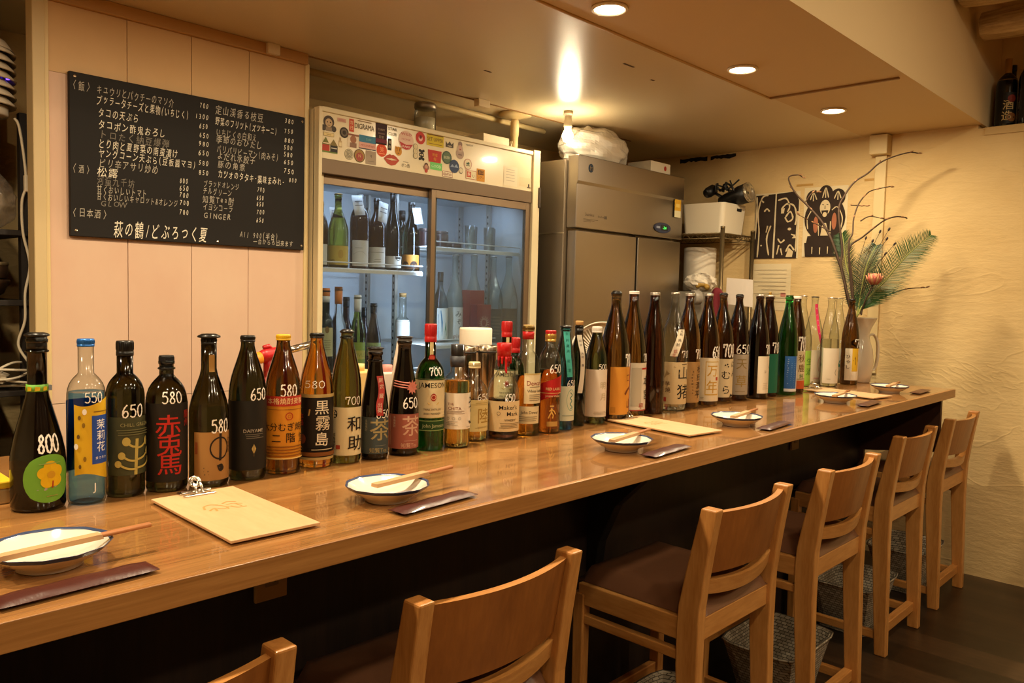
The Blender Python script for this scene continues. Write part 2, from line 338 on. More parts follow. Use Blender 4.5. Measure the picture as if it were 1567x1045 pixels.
# ---- measured bottles, stickers and writing (metres, world or wall coordinates)
BOTTLES = [
    {'k': 'flower', 'p': [0.4309, 1.5575], 'R': 0.0434, 'h': 0.3075, 'rn': 0.0155, 'zs': 0.0843, 'zn': 0.2183, 't': 'slope', 'f': -1.841, 'L': [[0.0164, 0.1001, -2.388, -0.472]], 'M': [('800', 0.1042, 0.1334, -1.861, -0.951)]},
    {'k': 'blue', 'p': [0.5062, 1.5448], 'R': 0.0317, 'h': 0.2962, 'rn': 0.0131, 'zs': 0.1899, 'zn': 0.2357, 't': 'round', 'f': -1.887, 'L': [[0.0506, 0.1851, -2.528, 0.01]], 'M': [('550', 0.1851, 0.2024, -1.976, -0.97)]},
    {'k': 'tree', 'p': [0.5773, 1.554], 'R': 0.0339, 'h': 0.2902, 'rn': 0.0142, 'zs': 0.1814, 'zn': 0.231, 't': 'round', 'f': -1.926, 'L': [[0.0424, 0.1513, -2.951, -0.129]], 'M': [('650', 0.1513, 0.1737, -2.102, -0.921)]},
    {'k': 'redchar', 'p': [0.6519, 1.5466], 'R': 0.0382, 'h': 0.2603, 'rn': 0.0132, 'zs': 0.163, 'zn': 0.2237, 't': 'round', 'f': -1.97, 'L': [[0.0203, 0.1718, -3.357, -0.29]], 'M': [('580', 0.1726, 0.1934, -2.199, -1.155)]},
    {'k': 'hock', 'p': [0.7285, 1.5287], 'R': 0.0379, 'h': 0.2994, 'rn': 0.0148, 'zs': 0.147, 'zn': 0.2337, 't': 'slope', 'f': -2.015, 'L': [[0.0145, 0.1108, -2.783, -0.618]], 'M': [('580', 0.1097, 0.1346, -1.895, -0.878)]},
    {'k': 'daiya', 'p': [0.8135, 1.5321], 'R': 0.0378, 'h': 0.2961, 'rn': 0.0137, 'zs': 0.1702, 'zn': 0.2778, 't': 'issho', 'f': -2.059, 'L': [[0.0222, 0.1654, -3.756, -0.362]], 'M': [('650', 0.1673, 0.1896, -1.911, -0.911)]},
    {'k': 'orange', 'p': [0.8966, 1.5338], 'R': 0.0374, 'h': 0.2962, 'rn': 0.014, 'zs': 0.1718, 'zn': 0.2772, 't': 'issho', 'f': -2.1, 'L': [[0.0339, 0.1683, -3.515, -0.402]], 'M': [('580', 0.1683, 0.1923, -2.236, -1.236)]},
    {'k': 'kuro', 'p': [0.985, 1.5423], 'R': 0.0376, 'h': 0.2971, 'rn': 0.0143, 'zs': 0.16, 'zn': 0.2782, 't': 'issho', 'f': -2.139, 'L': [[0.0185, 0.1647, -3.801, -0.442]], 'M': [('580', 0.1793, 0.1938, -2.879, -1.59)]},
    {'k': 'wasuke', 'p': [1.0613, 1.5375], 'R': 0.0346, 'h': 0.3039, 'rn': 0.0132, 'zs': 0.1609, 'zn': 0.2894, 't': 'issho', 'f': -2.175, 'L': [[0.0187, 0.1291, -3.347, -0.578]], 'M': [('700', 0.1359, 0.1531, -2.234, -1.073)]},
    {'k': 'tealab', 'p': [1.1316, 1.5222], 'R': 0.0321, 'h': 0.261, 'rn': 0.0157, 'zs': 0.1109, 'zn': 0.2284, 't': 'slope', 'f': -2.21, 'L': [[0.0149, 0.1014, -3.488, -0.713]], 'M': [('650', 0.0997, 0.1173, -2.101, -0.848)]},
    {'k': 'pinklab', 'p': [1.2162, 1.5197], 'R': 0.0366, 'h': 0.285, 'rn': 0.0159, 'zs': 0.1108, 'zn': 0.2503, 't': 'slope', 'f': -2.246, 'L': [[0.0179, 0.1015, -3.57, -0.548]], 'M': [('650', 0.1167, 0.1406, -2.295, -1.124)]},
    {'k': 'irish', 'p': [1.3021, 1.5239], 'R': 0.0368, 'h': 0.3147, 'rn': 0.0139, 'zs': 0.1711, 'zn': 0.2317, 't': 'round', 'f': -2.278, 'L': [[0.0835, 0.1807, -3.518, -0.609], [0.0516, 0.0771, -3.215, -0.609]], 'M': [('700', 0.1893, 0.2079, -2.349, -1.268)]},
    {'k': 'chita', 'p': [1.3767, 1.504], 'R': 0.0346, 'h': 0.2628, 'rn': 0.0177, 'zs': 0.1605, 'zn': 0.1934, 't': 'round', 'f': -2.312, 'L': [[0.0496, 0.1415, -3.684, -0.615]], 'M': []},
    {'k': 'riku', 'p': [1.4765, 1.5447], 'R': 0.0379, 'h': 0.2092, 'rn': 0.0159, 'zs': 0.115, 'zn': 0.1637, 't': 'round', 'f': -2.334, 'L': [[0.0275, 0.1121, -3.289, -0.636]], 'M': [('650', 0.1121, 0.1275, -2.107, -1.011)]},
    {'k': 'wax', 'p': [1.5607, 1.5171], 'R': 0.0446, 'h': 0.26, 'rn': 0.017, 'zs': 0.1035, 'zn': 0.1849, 't': 'round', 'f': -2.37, 'L': [[0.0231, 0.1053, -3.687, -0.873]], 'M': [('650', 0.1053, 0.1248, -2.255, -1.545)]},
    {'k': 'dewar', 'p': [1.6498, 1.5103], 'R': 0.0373, 'h': 0.3084, 'rn': 0.0154, 'zs': 0.1766, 'zn': 0.2375, 't': 'round', 'f': -2.4, 'L': [[0.0917, 0.1761, -2.619, -1.003], [0.0352, 0.0837, -3.225, -1.276]], 'M': []},
    {'k': 'redlab', 'p': [1.724, 1.4914], 'R': 0.033, 'h': 0.2927, 'rn': 0.0148, 'zs': 0.1865, 'zn': 0.2486, 't': 'round', 'f': -2.428, 'L': [[0.0891, 0.169, -3.644, -1.031]], 'M': [('650', 0.1751, 0.1976, -2.428, -1.279)]},
    {'k': 'teal', 'p': [1.8057, 1.5044], 'R': 0.0305, 'h': 0.3046, 'rn': 0.0144, 'zs': 0.1769, 'zn': 0.2855, 't': 'issho', 'f': -2.447, 'L': [[0.0274, 0.1291, -2.862, -0.75]], 'M': [('650', 0.1291, 0.1459, -2.166, -1.05)]},
    {'k': 'string', 'p': [1.8863, 1.5186], 'R': 0.0245, 'h': 0.3113, 'rn': 0.0118, 'zs': 0.2019, 'zn': 0.2703, 't': 'issho', 'f': -2.464, 'L': [], 'M': []},
    {'k': 'moon', 'p': [1.9715, 1.5154], 'R': 0.0339, 'h': 0.2989, 'rn': 0.0144, 'zs': 0.1866, 'zn': 0.2802, 't': 'issho', 'f': -2.486, 'L': [[0.0221, 0.1686, -3.884, -0.889]], 'M': [('500', 0.1695, 0.1848, -2.251, -1.324)]},
    {'k': 'brown orange', 'p': [2.0648, 1.5143], 'R': 0.0485, 'h': 0.4122, 'rn': 0.0152, 'zs': 0.1895, 'zn': 0.3717, 't': 'issho', 'f': -2.509, 'L': [[0.0225, 0.1735, -2.746, -0.836]], 'M': [('70', 0.1744, 0.2132, -1.711, -1.111)]},
    {'k': 'brown grey', 'p': [2.1811, 1.5282], 'R': 0.0472, 'h': 0.4126, 'rn': 0.0157, 'zs': 0.1782, 'zn': 0.3746, 't': 'issho', 'f': -2.53, 'L': [[0.0219, 0.1795, -2.708, -0.833]], 'M': [('70', 0.1844, 0.2089, -1.6, -1.133)]},
    {'k': 'plain', 'p': [2.294, 1.5215], 'R': 0.0403, 'h': 0.4097, 'rn': 0.0161, 'zs': 0.2043, 'zn': 0.3781, 't': 'issho', 'f': -2.556, 'L': [], 'M': []},
    {'k': 'boar', 'p': [2.4199, 1.5208], 'R': 0.0492, 'h': 0.4118, 'rn': 0.0135, 'zs': 0.2048, 'zn': 0.3686, 't': 'issho', 'f': -2.581, 'L': [[0.0249, 0.1715, -3.224, -1.062]], 'M': [('70', 0.1872, 0.2106, -1.963, -1.183)]},
    {'k': 'tan', 'p': [2.5216, 1.5237], 'R': 0.0436, 'h': 0.4106, 'rn': 0.0158, 'zs': 0.2234, 'zn': 0.3776, 't': 'issho', 'f': -2.598, 'L': [[0.021, 0.1671, -2.673, -0.901]], 'M': [('70', 0.1789, 0.2118, -1.933, -1.201)]},
    {'k': 'mannen', 'p': [2.6429, 1.5174], 'R': 0.0461, 'h': 0.4117, 'rn': 0.0157, 'zs': 0.2151, 'zn': 0.3786, 't': 'issho', 'f': -2.62, 'L': [[0.0167, 0.1767, -3.262, -1.123]], 'M': [('650', 0.1791, 0.2177, -2.138, -1.223)]},
    {'k': 'mura', 'p': [2.7721, 1.528], 'R': 0.045, 'h': 0.417, 'rn': 0.0137, 'zs': 0.2153, 'zn': 0.3768, 't': 'issho', 'f': -2.638, 'L': [[0.0198, 0.1668, -2.968, -1.04]], 'M': [('700', 0.1753, 0.2227, -2.507, -1.24)]},
    {'k': 'amber', 'p': [2.8773, 1.5165], 'R': 0.0432, 'h': 0.4138, 'rn': 0.0134, 'zs': 0.2179, 'zn': 0.3856, 't': 'issho', 'f': -2.657, 'L': [[0.0229, 0.1803, -3.209, -1.159]], 'M': [('650', 0.1844, 0.2176, -2.772, -1.259)]},
    {'k': 'strip', 'p': [2.9857, 1.4849], 'R': 0.0442, 'h': 0.4145, 'rn': 0.0146, 'zs': 0.1955, 'zn': 0.3873, 't': 'issho', 'f': -2.68, 'L': [[0.0233, 0.171, -2.623, -1.083]], 'M': [('70', 0.1799, 0.2163, -1.898, -1.283)]},
    {'k': 'tealstrip', 'p': [3.0989, 1.4983], 'R': 0.0427, 'h': 0.4133, 'rn': 0.016, 'zs': 0.2015, 'zn': 0.3853, 't': 'issho', 'f': -2.691, 'L': [[0.0159, 0.1744, -2.607, -1.094]], 'M': [('70', 0.1798, 0.221, -2.256, -1.294)]},
    {'k': 'green', 'p': [3.2124, 1.4658], 'R': 0.0416, 'h': 0.4156, 'rn': 0.0156, 'zs': 0.2055, 'zn': 0.3815, 't': 'issho', 'f': -2.714, 'L': [[0.0162, 0.1629, -2.902, -1.464]], 'M': []},
    {'k': 'whitecap', 'p': [3.3082, 1.4747], 'R': 0.0409, 'h': 0.4117, 'rn': 0.0154, 'zs': 0.2075, 'zn': 0.3848, 't': 'issho', 'f': -2.722, 'L': [[0.0194, 0.1817, -2.753, -1.125]], 'M': [('70', 0.1817, 0.2403, -2.392, -1.325)]},
    {'k': 'clear green', 'p': [3.5812, 1.5663], 'R': 0.0423, 'h': 0.4173, 'rn': 0.0129, 'zs': 0.1884, 'zn': 0.3747, 't': 'issho', 'f': -2.729, 'L': [[0.0052, 0.1661, -2.932, -1.032]], 'M': []},
    {'k': 'clear pink', 'p': [3.7377, 1.5797], 'R': 0.0466, 'h': 0.4147, 'rn': 0.0148, 'zs': 0.177, 'zn': 0.3667, 't': 'issho', 'f': -2.742, 'L': [[0.005, 0.1626, -2.901, -1.144]], 'M': [('650', 0.1637, 0.1906, -2.357, -1.344)]},
    {'k': 'clear white', 'p': [3.697, 1.4846], 'R': 0.0411, 'h': 0.4107, 'rn': 0.0154, 'zs': 0.19, 'zn': 0.3722, 't': 'issho', 'f': -2.76, 'L': [[0.0163, 0.1783, -3.413, -1.262]], 'M': []},
    {'k': 'clear turtle', 'p': [3.9028, 1.529], 'R': 0.0418, 'h': 0.4111, 'rn': 0.015, 'zs': 0.1808, 'zn': 0.3718, 't': 'issho', 'f': -2.768, 'L': [[0.0043, 0.1685, -3.188, -1.171]], 'M': [('70', 0.1702, 0.2058, -2.535, -1.557)]},
    {'k': 'end brown', 'p': [3.8635, 1.4534], 'R': 0.0402, 'h': 0.4078, 'rn': 0.0136, 'zs': 0.1982, 'zn': 0.3739, 't': 'issho', 'f': -2.782, 'L': [[0.0224, 0.1736, -3.282, -1.391]], 'M': [('7', 0.1775, 0.2169, -2.281, -1.384)]},
    {'k': 'irish2', 'p': [1.6388, 1.5841], 'R': 0.0339, 'h': 0.3154, 'rn': 0.0141, 'zs': 0.1749, 'zn': 0.2246, 't': 'round', 'f': -2.373, 'L': [[0.0961, 0.1801, -3.821, -0.876]], 'M': []},
    {'k': 'redcap', 'p': [1.7224, 1.629], 'R': 0.0301, 'h': 0.2642, 'rn': 0.0112, 'zs': 0.1535, 'zn': 0.2139, 't': 'round', 'f': -2.384, 'L': [], 'M': []},
]
FRIDGE_BOTTLES = [
    {'k': 'cut', 'p': [1.8842, 2.93], 'R': 0.0308, 'rn': 0.0123, 'z0': 1.4841, 'h': 0.2756, 'zs': 0.1499, 'zn': 0.2285, 't': 'round', 'f': -2.142, 'L': [[0.0009, 0.0972, -2.99, -1.023]]},
    {'k': 'yellow', 'p': [1.9712, 2.93], 'R': 0.0441, 'rn': 0.015, 'z0': 1.4859, 'h': 0.3181, 'zs': 0.1543, 'zn': 0.2583, 't': 'slope', 'f': -2.163, 'L': [[0.0006, 0.0944, -3.533, -0.793]]},
    {'k': 'bigbrown', 'p': [2.0833, 2.93], 'R': 0.0438, 'rn': 0.0146, 'z0': 1.487, 'h': 0.3248, 'zs': 0.194, 'zn': 0.2799, 't': 'round', 'f': -2.189, 'L': [[0.0006, 0.1243, -2.969, -1.169]]},
    {'k': 'amber', 'p': [2.1748, 2.93], 'R': 0.0406, 'rn': 0.0141, 'z0': 1.4888, 'h': 0.3176, 'zs': 0.1827, 'zn': 0.2577, 't': 'slope', 'f': -2.209, 'L': [[0.0007, 0.0995, -3.201, -0.99]]},
    {'k': 'darkwhite', 'p': [2.2667, 2.93], 'R': 0.039, 'rn': 0.0153, 'z0': 1.4889, 'h': 0.3573, 'zs': 0.1639, 'zn': 0.2828, 't': 'slope', 'f': -2.229, 'L': [[-0.0009, 0.0643, -3.201, -0.859]]},
    {'k': 'backdark', 'p': [2.421, 3.06], 'R': 0.0286, 'rn': 0.0152, 'z0': 1.5238, 'h': 0.2919, 'zs': 0.153, 'zn': 0.2427, 't': 'round', 'f': -2.24, 'L': []},
    {'k': 'darkor', 'p': [2.3731, 2.93], 'R': 0.0408, 'rn': 0.0156, 'z0': 1.4903, 'h': 0.3191, 'zs': 0.1613, 'zn': 0.2568, 't': 'slope', 'f': -2.252, 'L': [[-0.0009, 0.076, -3.622, -1.146]]},
    {'k': 'l orange1', 'p': [1.9146, 2.93], 'R': 0.0344, 'rn': 0.0157, 'z0': 1.0273, 'h': 0.3765, 'zs': 0.1857, 'zn': 0.266, 't': 'round', 'f': -2.15, 'L': [[0.0876, 0.2097, -2.81, -1.151]]},
    {'k': 'l orange2', 'p': [1.9908, 2.95], 'R': 0.0353, 'rn': 0.016, 'z0': 1.0211, 'h': 0.3841, 'zs': 0.1894, 'zn': 0.2796, 't': 'slope', 'f': -2.164, 'L': []},
    {'k': 'l dark back', 'p': [2.121, 3.08], 'R': 0.0304, 'rn': 0.0144, 'z0': 1.0281, 'h': 0.3388, 'zs': 0.1734, 'zn': 0.2424, 't': 'slope', 'f': -2.174, 'L': []},
    {'k': 'l white', 'p': [2.0776, 2.93], 'R': 0.0343, 'rn': 0.0155, 'z0': 1.0179, 'h': 0.3498, 'zs': 0.1754, 'zn': 0.2669, 't': 'slope', 'f': -2.188, 'L': [[0.0367, 0.1426, -3.054, -0.817]]},
    {'k': 'l back2', 'p': [2.2207, 3.08], 'R': 0.026, 'rn': 0.0121, 'z0': 1.0229, 'h': 0.2911, 'zs': 0.1591, 'zn': 0.2296, 't': 'slope', 'f': -2.195, 'L': []},
    {'k': 'l brown', 'p': [2.1644, 2.93], 'R': 0.035, 'rn': 0.015, 'z0': 1.0129, 'h': 0.3138, 'zs': 0.1361, 'zn': 0.2547, 't': 'slope', 'f': -2.207, 'L': [[0.0795, 0.1384, -3.338, -0.946]]},
    {'k': 'l clear', 'p': [2.385, 3.0], 'R': 0.0354, 'rn': 0.0177, 'z0': 1.0751, 'h': 0.2973, 'zs': 0.2152, 'zn': 0.2509, 't': 'round', 'f': -2.242, 'L': [[0.1097, 0.2356, -3.613, -0.872]]},
    {'k': 'r blue', 'p': [2.5763, 2.95], 'R': 0.0411, 'rn': 0.0137, 'z0': 1.1584, 'h': 0.3437, 'zs': 0.17, 'zn': 0.2707, 't': 'issho', 'f': -2.289, 'L': [[0.0024, 0.1689, -2.629, -1.017]]},
    {'k': 'r frost', 'p': [2.691, 2.97], 'R': 0.0488, 'rn': 0.015, 'z0': 1.1543, 'h': 0.4362, 'zs': 0.1743, 'zn': 0.3242, 't': 'issho', 'f': -2.307, 'L': [[0.0028, 0.1732, -3.215, -1.077]]},
    {'k': 'r pink', 'p': [2.8385, 2.99], 'R': 0.0503, 'rn': 0.0164, 'z0': 1.1493, 'h': 0.4445, 'zs': 0.1795, 'zn': 0.3339, 't': 'issho', 'f': -2.33, 'L': []},
    {'k': 'r clear1', 'p': [2.8651, 2.875], 'R': 0.0515, 'rn': 0.0143, 'z0': 1.1554, 'h': 0.4333, 'zs': 0.1864, 'zn': 0.348, 't': 'issho', 'f': -2.354, 'L': [[0.0029, 0.1683, -3.189, -0.984]]},
    {'k': 'r clear2', 'p': [2.9632, 2.862], 'R': 0.0504, 'rn': 0.0155, 'z0': 1.1536, 'h': 0.4379, 'zs': 0.1892, 'zn': 0.3533, 't': 'issho', 'f': -2.374, 'L': [[0.0029, 0.1708, -3.138, -1.081]]},
]
STICKERS = [
    ['monkey', 1.7939, 2.0448, 0.069, 0.0626],
    ['pinktag', 1.854, 2.0689, 0.0407, 0.0148],
    ['redtall', 1.9012, 2.0566, 0.0228, 0.0507],
    ['digrama', 1.9647, 2.0638, 0.0979, 0.0448],
    ['dark', 2.0499, 2.0459, 0.0579, 0.0879],
    ['script', 2.1084, 2.0654, 0.0515, 0.0437],
    ['ring', 1.8662, 2.022, 0.0428, 0.0445],
    ['plate', 1.7941, 2.0032, 0.049, 0.0146],
    ['houses', 1.798, 1.9628, 0.0754, 0.0614],
    ['bottle', 1.8481, 1.9806, 0.0195, 0.0384],
    ['photo', 1.9099, 1.996, 0.0545, 0.0539],
    ['bluepink', 1.9811, 1.9984, 0.0844, 0.0563],
    ['spiral', 1.8907, 1.9395, 0.0433, 0.0425],
    ['coin', 1.9414, 1.9405, 0.0543, 0.0538],
    ['greyq', 1.9981, 1.9404, 0.053, 0.0551],
    ['orangedisc', 2.0531, 1.979, 0.0542, 0.0526],
    ['blacktag', 2.0936, 2.0091, 0.0197, 0.0483],
    ['lips', 2.1048, 1.9457, 0.0832, 0.047],
    ['tiger', 2.1409, 1.9877, 0.0422, 0.0394],
    ['mouth', 2.1816, 2.0389, 0.0817, 0.0825],
    ['reddisc', 2.2608, 2.0616, 0.0536, 0.0532],
    ['grain', 2.2336, 2.001, 0.0322, 0.0659],
    ['bones', 2.2688, 1.9901, 0.0326, 0.0508],
    ['scrawl', 2.1817, 1.9353, 0.0491, 0.0319],
    ['yellow', 2.3456, 2.0658, 0.0994, 0.0562],
    ['crown', 2.431, 2.056, 0.0464, 0.035],
    ['figure', 2.4957, 2.0438, 0.0585, 0.075],
    ['tiny', 2.5533, 2.0762, 0.047, 0.0159],
    ['redtrap', 2.3443, 1.9935, 0.0801, 0.0529],
    ['greendisc', 2.4156, 1.9987, 0.0588, 0.063],
    ['greentag', 2.3536, 1.951, 0.0692, 0.0327],
    ['portrait', 2.2962, 1.9388, 0.036, 0.0457],
    ['navydisc', 2.4614, 1.965, 0.0604, 0.0452],
    ['ringtrees', 2.5457, 1.9859, 0.0508, 0.0499],
    ['loop', 2.5032, 1.9495, 0.0326, 0.0238],
    ['ibaw', 2.422, 1.9246, 0.0606, 0.0254],
    ['redbox', 2.5671, 1.9394, 0.0669, 0.0402],
    ['orangebox', 2.6301, 1.9457, 0.0531, 0.0582],
    ['note1', 2.8325, 1.9654, 0.0955, 0.0929],
    ['note2', 2.9357, 1.9466, 0.0832, 0.0495],
]
BOARD_TEXT = [
    ('〈飯〉', 0.8705, 2.018, 0.0615, 0.0361, 0.8),
    ('キュウリとパクチーのマソ介', 0.9449, 2.0165, 0.2501, 0.0361, 0.8),
    ('ブッラータチーズと果物(いちじく)', 0.9446, 1.984, 0.3026, 0.0377, 0.9),
    ('タコの天ぷら', 0.9483, 1.9449, 0.1307, 0.0377, 0.9),
    ('タコポン酢鬼おろし', 0.948, 1.9075, 0.2198, 0.0361, 0.9),
    ('トロたく納豆爆弾', 0.9524, 1.8755, 0.2282, 0.0346, 0.55),
    ('とり肉と夏野菜の南蛮漬け', 0.9493, 1.8464, 0.2597, 0.0361, 0.9),
    ('ヤングコーン天ぷら(豆板醤マヨ)', 0.9491, 1.8153, 0.3236, 0.0346, 0.9),
    ('ピリ辛アサリ炒め', 0.9506, 1.7844, 0.1916, 0.0361, 0.7),
    ('〈酒〉', 0.8683, 1.7571, 0.0607, 0.0346, 0.7),
    ('松露', 0.9436, 1.7548, 0.0687, 0.0346, 1),
    ('河童九千坊', 0.9434, 1.7279, 0.1207, 0.0346, 0.6),
    ('甘くおいしいトマト', 0.9432, 1.6997, 0.1612, 0.0314, 0.8),
    ('甘くおいしいキャロット&オレンジ', 0.9431, 1.6769, 0.2657, 0.0314, 0.8),
    ('GLOW', 0.9543, 1.6551, 0.0812, 0.0283, 0.6),
    ('〈日本酒〉', 0.866, 1.6189, 0.1145, 0.0346, 0.75),
    ('萩の鶴/どぶろっく夏', 0.9937, 1.5753, 0.3216, 0.066, 0.95),
    ('All 900(半合)', 1.4368, 1.5876, 0.1569, 0.0346, 0.8),
    ('一合からも出来ます', 1.4891, 1.5655, 0.1693, 0.0267, 0.8),
    ('定山渓香る枝豆', 1.341, 2.024, 0.1896, 0.0393, 0.75),
    ('野菜のフリット(ズッキーニ)', 1.3411, 1.9832, 0.2456, 0.0361, 0.9),
    ('いちじくの白和え', 1.3439, 1.9454, 0.1598, 0.0346, 0.75),
    ('季節のおひたし', 1.344, 1.921, 0.1827, 0.0346, 0.85),
    ('パリパリピーマン(肉みそ)', 1.3461, 1.8862, 0.2476, 0.0346, 0.8),
    ('よだれ水餃子', 1.3483, 1.8627, 0.1506, 0.0346, 0.85),
    ('豚の角煮', 1.3498, 1.8323, 0.1096, 0.0346, 0.85),
    ('カツオのタタキ-薬味まみれ-', 1.3512, 1.7979, 0.2687, 0.0361, 0.9),
    ('ブラッドオレンジ', 1.2986, 1.7585, 0.1361, 0.0299, 0.7),
    ('チルグリーン', 1.2958, 1.7319, 0.1112, 0.0314, 0.8),
    ('知覧Tea酎', 1.2931, 1.7032, 0.1227, 0.033, 0.8),
    ('イヨシコーラ', 1.2959, 1.6752, 0.115, 0.0314, 0.8),
    ('GINGER', 1.2987, 1.6463, 0.1058, 0.0314, 0.75),
    ('700', 1.2841, 2.0287, 0.0341, 0.0283, 0.9),
    ('1300', 1.2673, 1.9901, 0.0516, 0.0283, 0.9),
    ('650', 1.2821, 1.957, 0.0341, 0.0283, 0.9),
    ('650', 1.2821, 1.9245, 0.0376, 0.0283, 0.9),
    ('980', 1.2794, 1.8947, 0.041, 0.0283, 0.9),
    ('650', 1.2781, 1.8633, 0.0424, 0.0283, 0.9),
    ('580', 1.2794, 1.8282, 0.0397, 0.0283, 0.9),
    ('850', 1.2795, 1.7956, 0.0397, 0.0283, 0.9),
    ('800', 1.2128, 1.7577, 0.0317, 0.0283, 0.9),
    ('650', 1.2115, 1.733, 0.0357, 0.0283, 0.9),
    ('700', 1.2115, 1.7085, 0.0357, 0.0283, 0.9),
    ('700', 1.2127, 1.6816, 0.0358, 0.0283, 0.9),
    ('700', 1.2114, 1.6498, 0.0358, 0.0283, 0.9),
    ('380', 1.6165, 2.0315, 0.0418, 0.0283, 0.9),
    ('750', 1.6144, 1.9931, 0.0418, 0.0283, 0.9),
    ('880', 1.6147, 1.9592, 0.0451, 0.0283, 0.9),
    ('500', 1.6125, 1.9306, 0.0418, 0.0283, 0.9),
    ('580', 1.6127, 1.9038, 0.0419, 0.0283, 0.9),
    ('650', 1.6129, 1.8755, 0.0451, 0.0283, 0.9),
    ('750', 1.6132, 1.8422, 0.0484, 0.0283, 0.9),
    ('800', 1.6359, 1.8094, 0.0366, 0.0283, 0.9),
    ('700', 1.5048, 1.7593, 0.0321, 0.0283, 0.9),
    ('650', 1.5019, 1.7292, 0.0321, 0.0283, 0.9),
    ('650', 1.502, 1.7056, 0.0321, 0.0283, 0.9),
    ('700', 1.5022, 1.6764, 0.0352, 0.0283, 0.9),
    ('650', 1.5008, 1.6457, 0.0337, 0.0283, 0.9),
]
# ================================================================== the room
WX = 4.58                                    # rough plaster wall at the far end of the bar
cream = mat('cream paint', 'd8c08c', .45, bump=((40, 40, 40), .15, .002, 3))
ceilm = mat('ceiling paint', 'd2b88c', .55, bump=((60, 60, 60), .1, .001, 3), spec=.3)
ceilg = mat('glossy ceiling board', 'd6c29c', .29, bump=((150, 150, 150), .3, .0015, 3), spec=.6)
soffm = mat('soffit paint', 'ead0a0', .7, bump=((30, 30, 30), .15, .002, 3))
plast = plaster('rough plaster', 'd2b47e', 'dcc08b')
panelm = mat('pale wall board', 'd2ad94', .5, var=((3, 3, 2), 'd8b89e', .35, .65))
paneltop = mat('shaded yellow wall board', 'cda672', .5, var=((3, 3, 2), 'd4ae7a', .35, .65))  # yellower boards above the seam, with shade near the ceiling painted in
darkm = mat('dark gap', '140f0b', .9)
floorm = wood('dark floor boards', '23180f', '43301f', axis=1, rough=.35, rings=10, stretch=.1, planks=(0, .18, .6))
def struct(name, mb, **kw):
    return tag(mb.build(name, **kw), kind='structure')
b = MB(); b.box((-2, -2.2, -.06), (WX + .4, 3.6, 0), floorm); struct('floor', b)
b = MB()
b.box((-2, 1.1203, CEIL - .0004), (WX + .1, 1.70, CEIL + .08), ceilm)
b.box((-2, 1.70, CEIL), (WX + .1, 2.80, CEIL + .08), ceilg)
b.box((-2, 2.80, CEIL + .012), (WX + .1, 3.6, CEIL + .08), ceilg)
struct('ceiling', b)
b = MB(); b.box((-2, -2.2, 2.95), (WX + .4, 1.16, 3.02), soffm); struct('ceiling_upper', b)
b = MB(); b.box((-2, 1.12, CEIL), (WX + .4, 1.16, 2.95), soffm); struct('wall_soffit', b)
bead = mat('yellow bead', 'b98f48', .5)
b = MB(); b.tube([(-2, 1.705, CEIL - .002), (3.43, 1.705, CEIL - .002)], .006, bead, 8); struct('trim_1', b)
b = MB(); b.box((3.424, 1.15, CEIL - .008), (3.438, 1.70, CEIL), mat('brown bead', '8a6534', .5)); struct('trim_2', b)
b = MB(); b.box((-2, 2.792, CEIL - .004), (3.9, 2.80, CEIL + .012), mat('brown bead', '8a6534')); struct('trim_3', b)
# end wall with a ledge and a shallow recess above it on the seating side
b = MB()
b.box((WX, 1.14, 0), (WX + .1, 3.6, 2.97), plast); b.box((WX, -2.2, 0), (WX + .1, 1.14, 2.285), plast)
b.box((WX + .28, -2.2, 2.28), (WX + .32, 1.14, 2.97), plast)
struct('wall_right', b)
b = MB(); b.box((WX - .008, -2.2, 2.248), (WX + .37, 1.108, 2.286), mat('ledge paint', 'cfb27a', .6, bump=((30, 30, 30), .2, .003, 3))); struct('trim_4', b)
b = MB(); b.box((-2, 3.45, 0), (WX + .1, 3.52, 2.4), plast); struct('wall_back', b)
b = MB(); b.box((-2.06, -2.2, 0), (-2, 3.6, 3.0), soffm); struct('wall_left', b)
b = MB(); b.box((-2, -2.26, 0), (WX + .4, -2.2, 3.0), mat('dark customer wall', '5a4028', .7)); struct('wall_front', b)
# boarded partition that carries the menu board: four boards with open joints
b = MB()
xs = [.81, 1.048, 1.265, 1.482, 1.722]
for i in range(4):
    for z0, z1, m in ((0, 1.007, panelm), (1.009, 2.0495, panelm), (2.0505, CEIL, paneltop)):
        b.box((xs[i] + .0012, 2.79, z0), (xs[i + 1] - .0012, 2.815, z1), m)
b.box((.81, 2.80, 0), (1.722, 2.82, CEIL), darkm)
struct('wall_partition', b)
b = MB(); b.box((.765, 2.775, 0), (.800, 2.84, CEIL), mat('post paint', 'cbb487', .5)); b.box((.798, 2.782, 0), (.8125, 2.84, CEIL), cream)
struct('trim_5', b, bevel=.003)
b = MB(); b.box((.81, 2.772, 2.262), (1.722, 2.792, CEIL), mat('moulding', 'b2854b', .5)); struct('trim_6', b, bevel=.004)
b = MB(); b.box((1.715, 2.785, 0), (1.735, 2.83, 2.27), cream); struct('trim_7', b, bevel=.003)
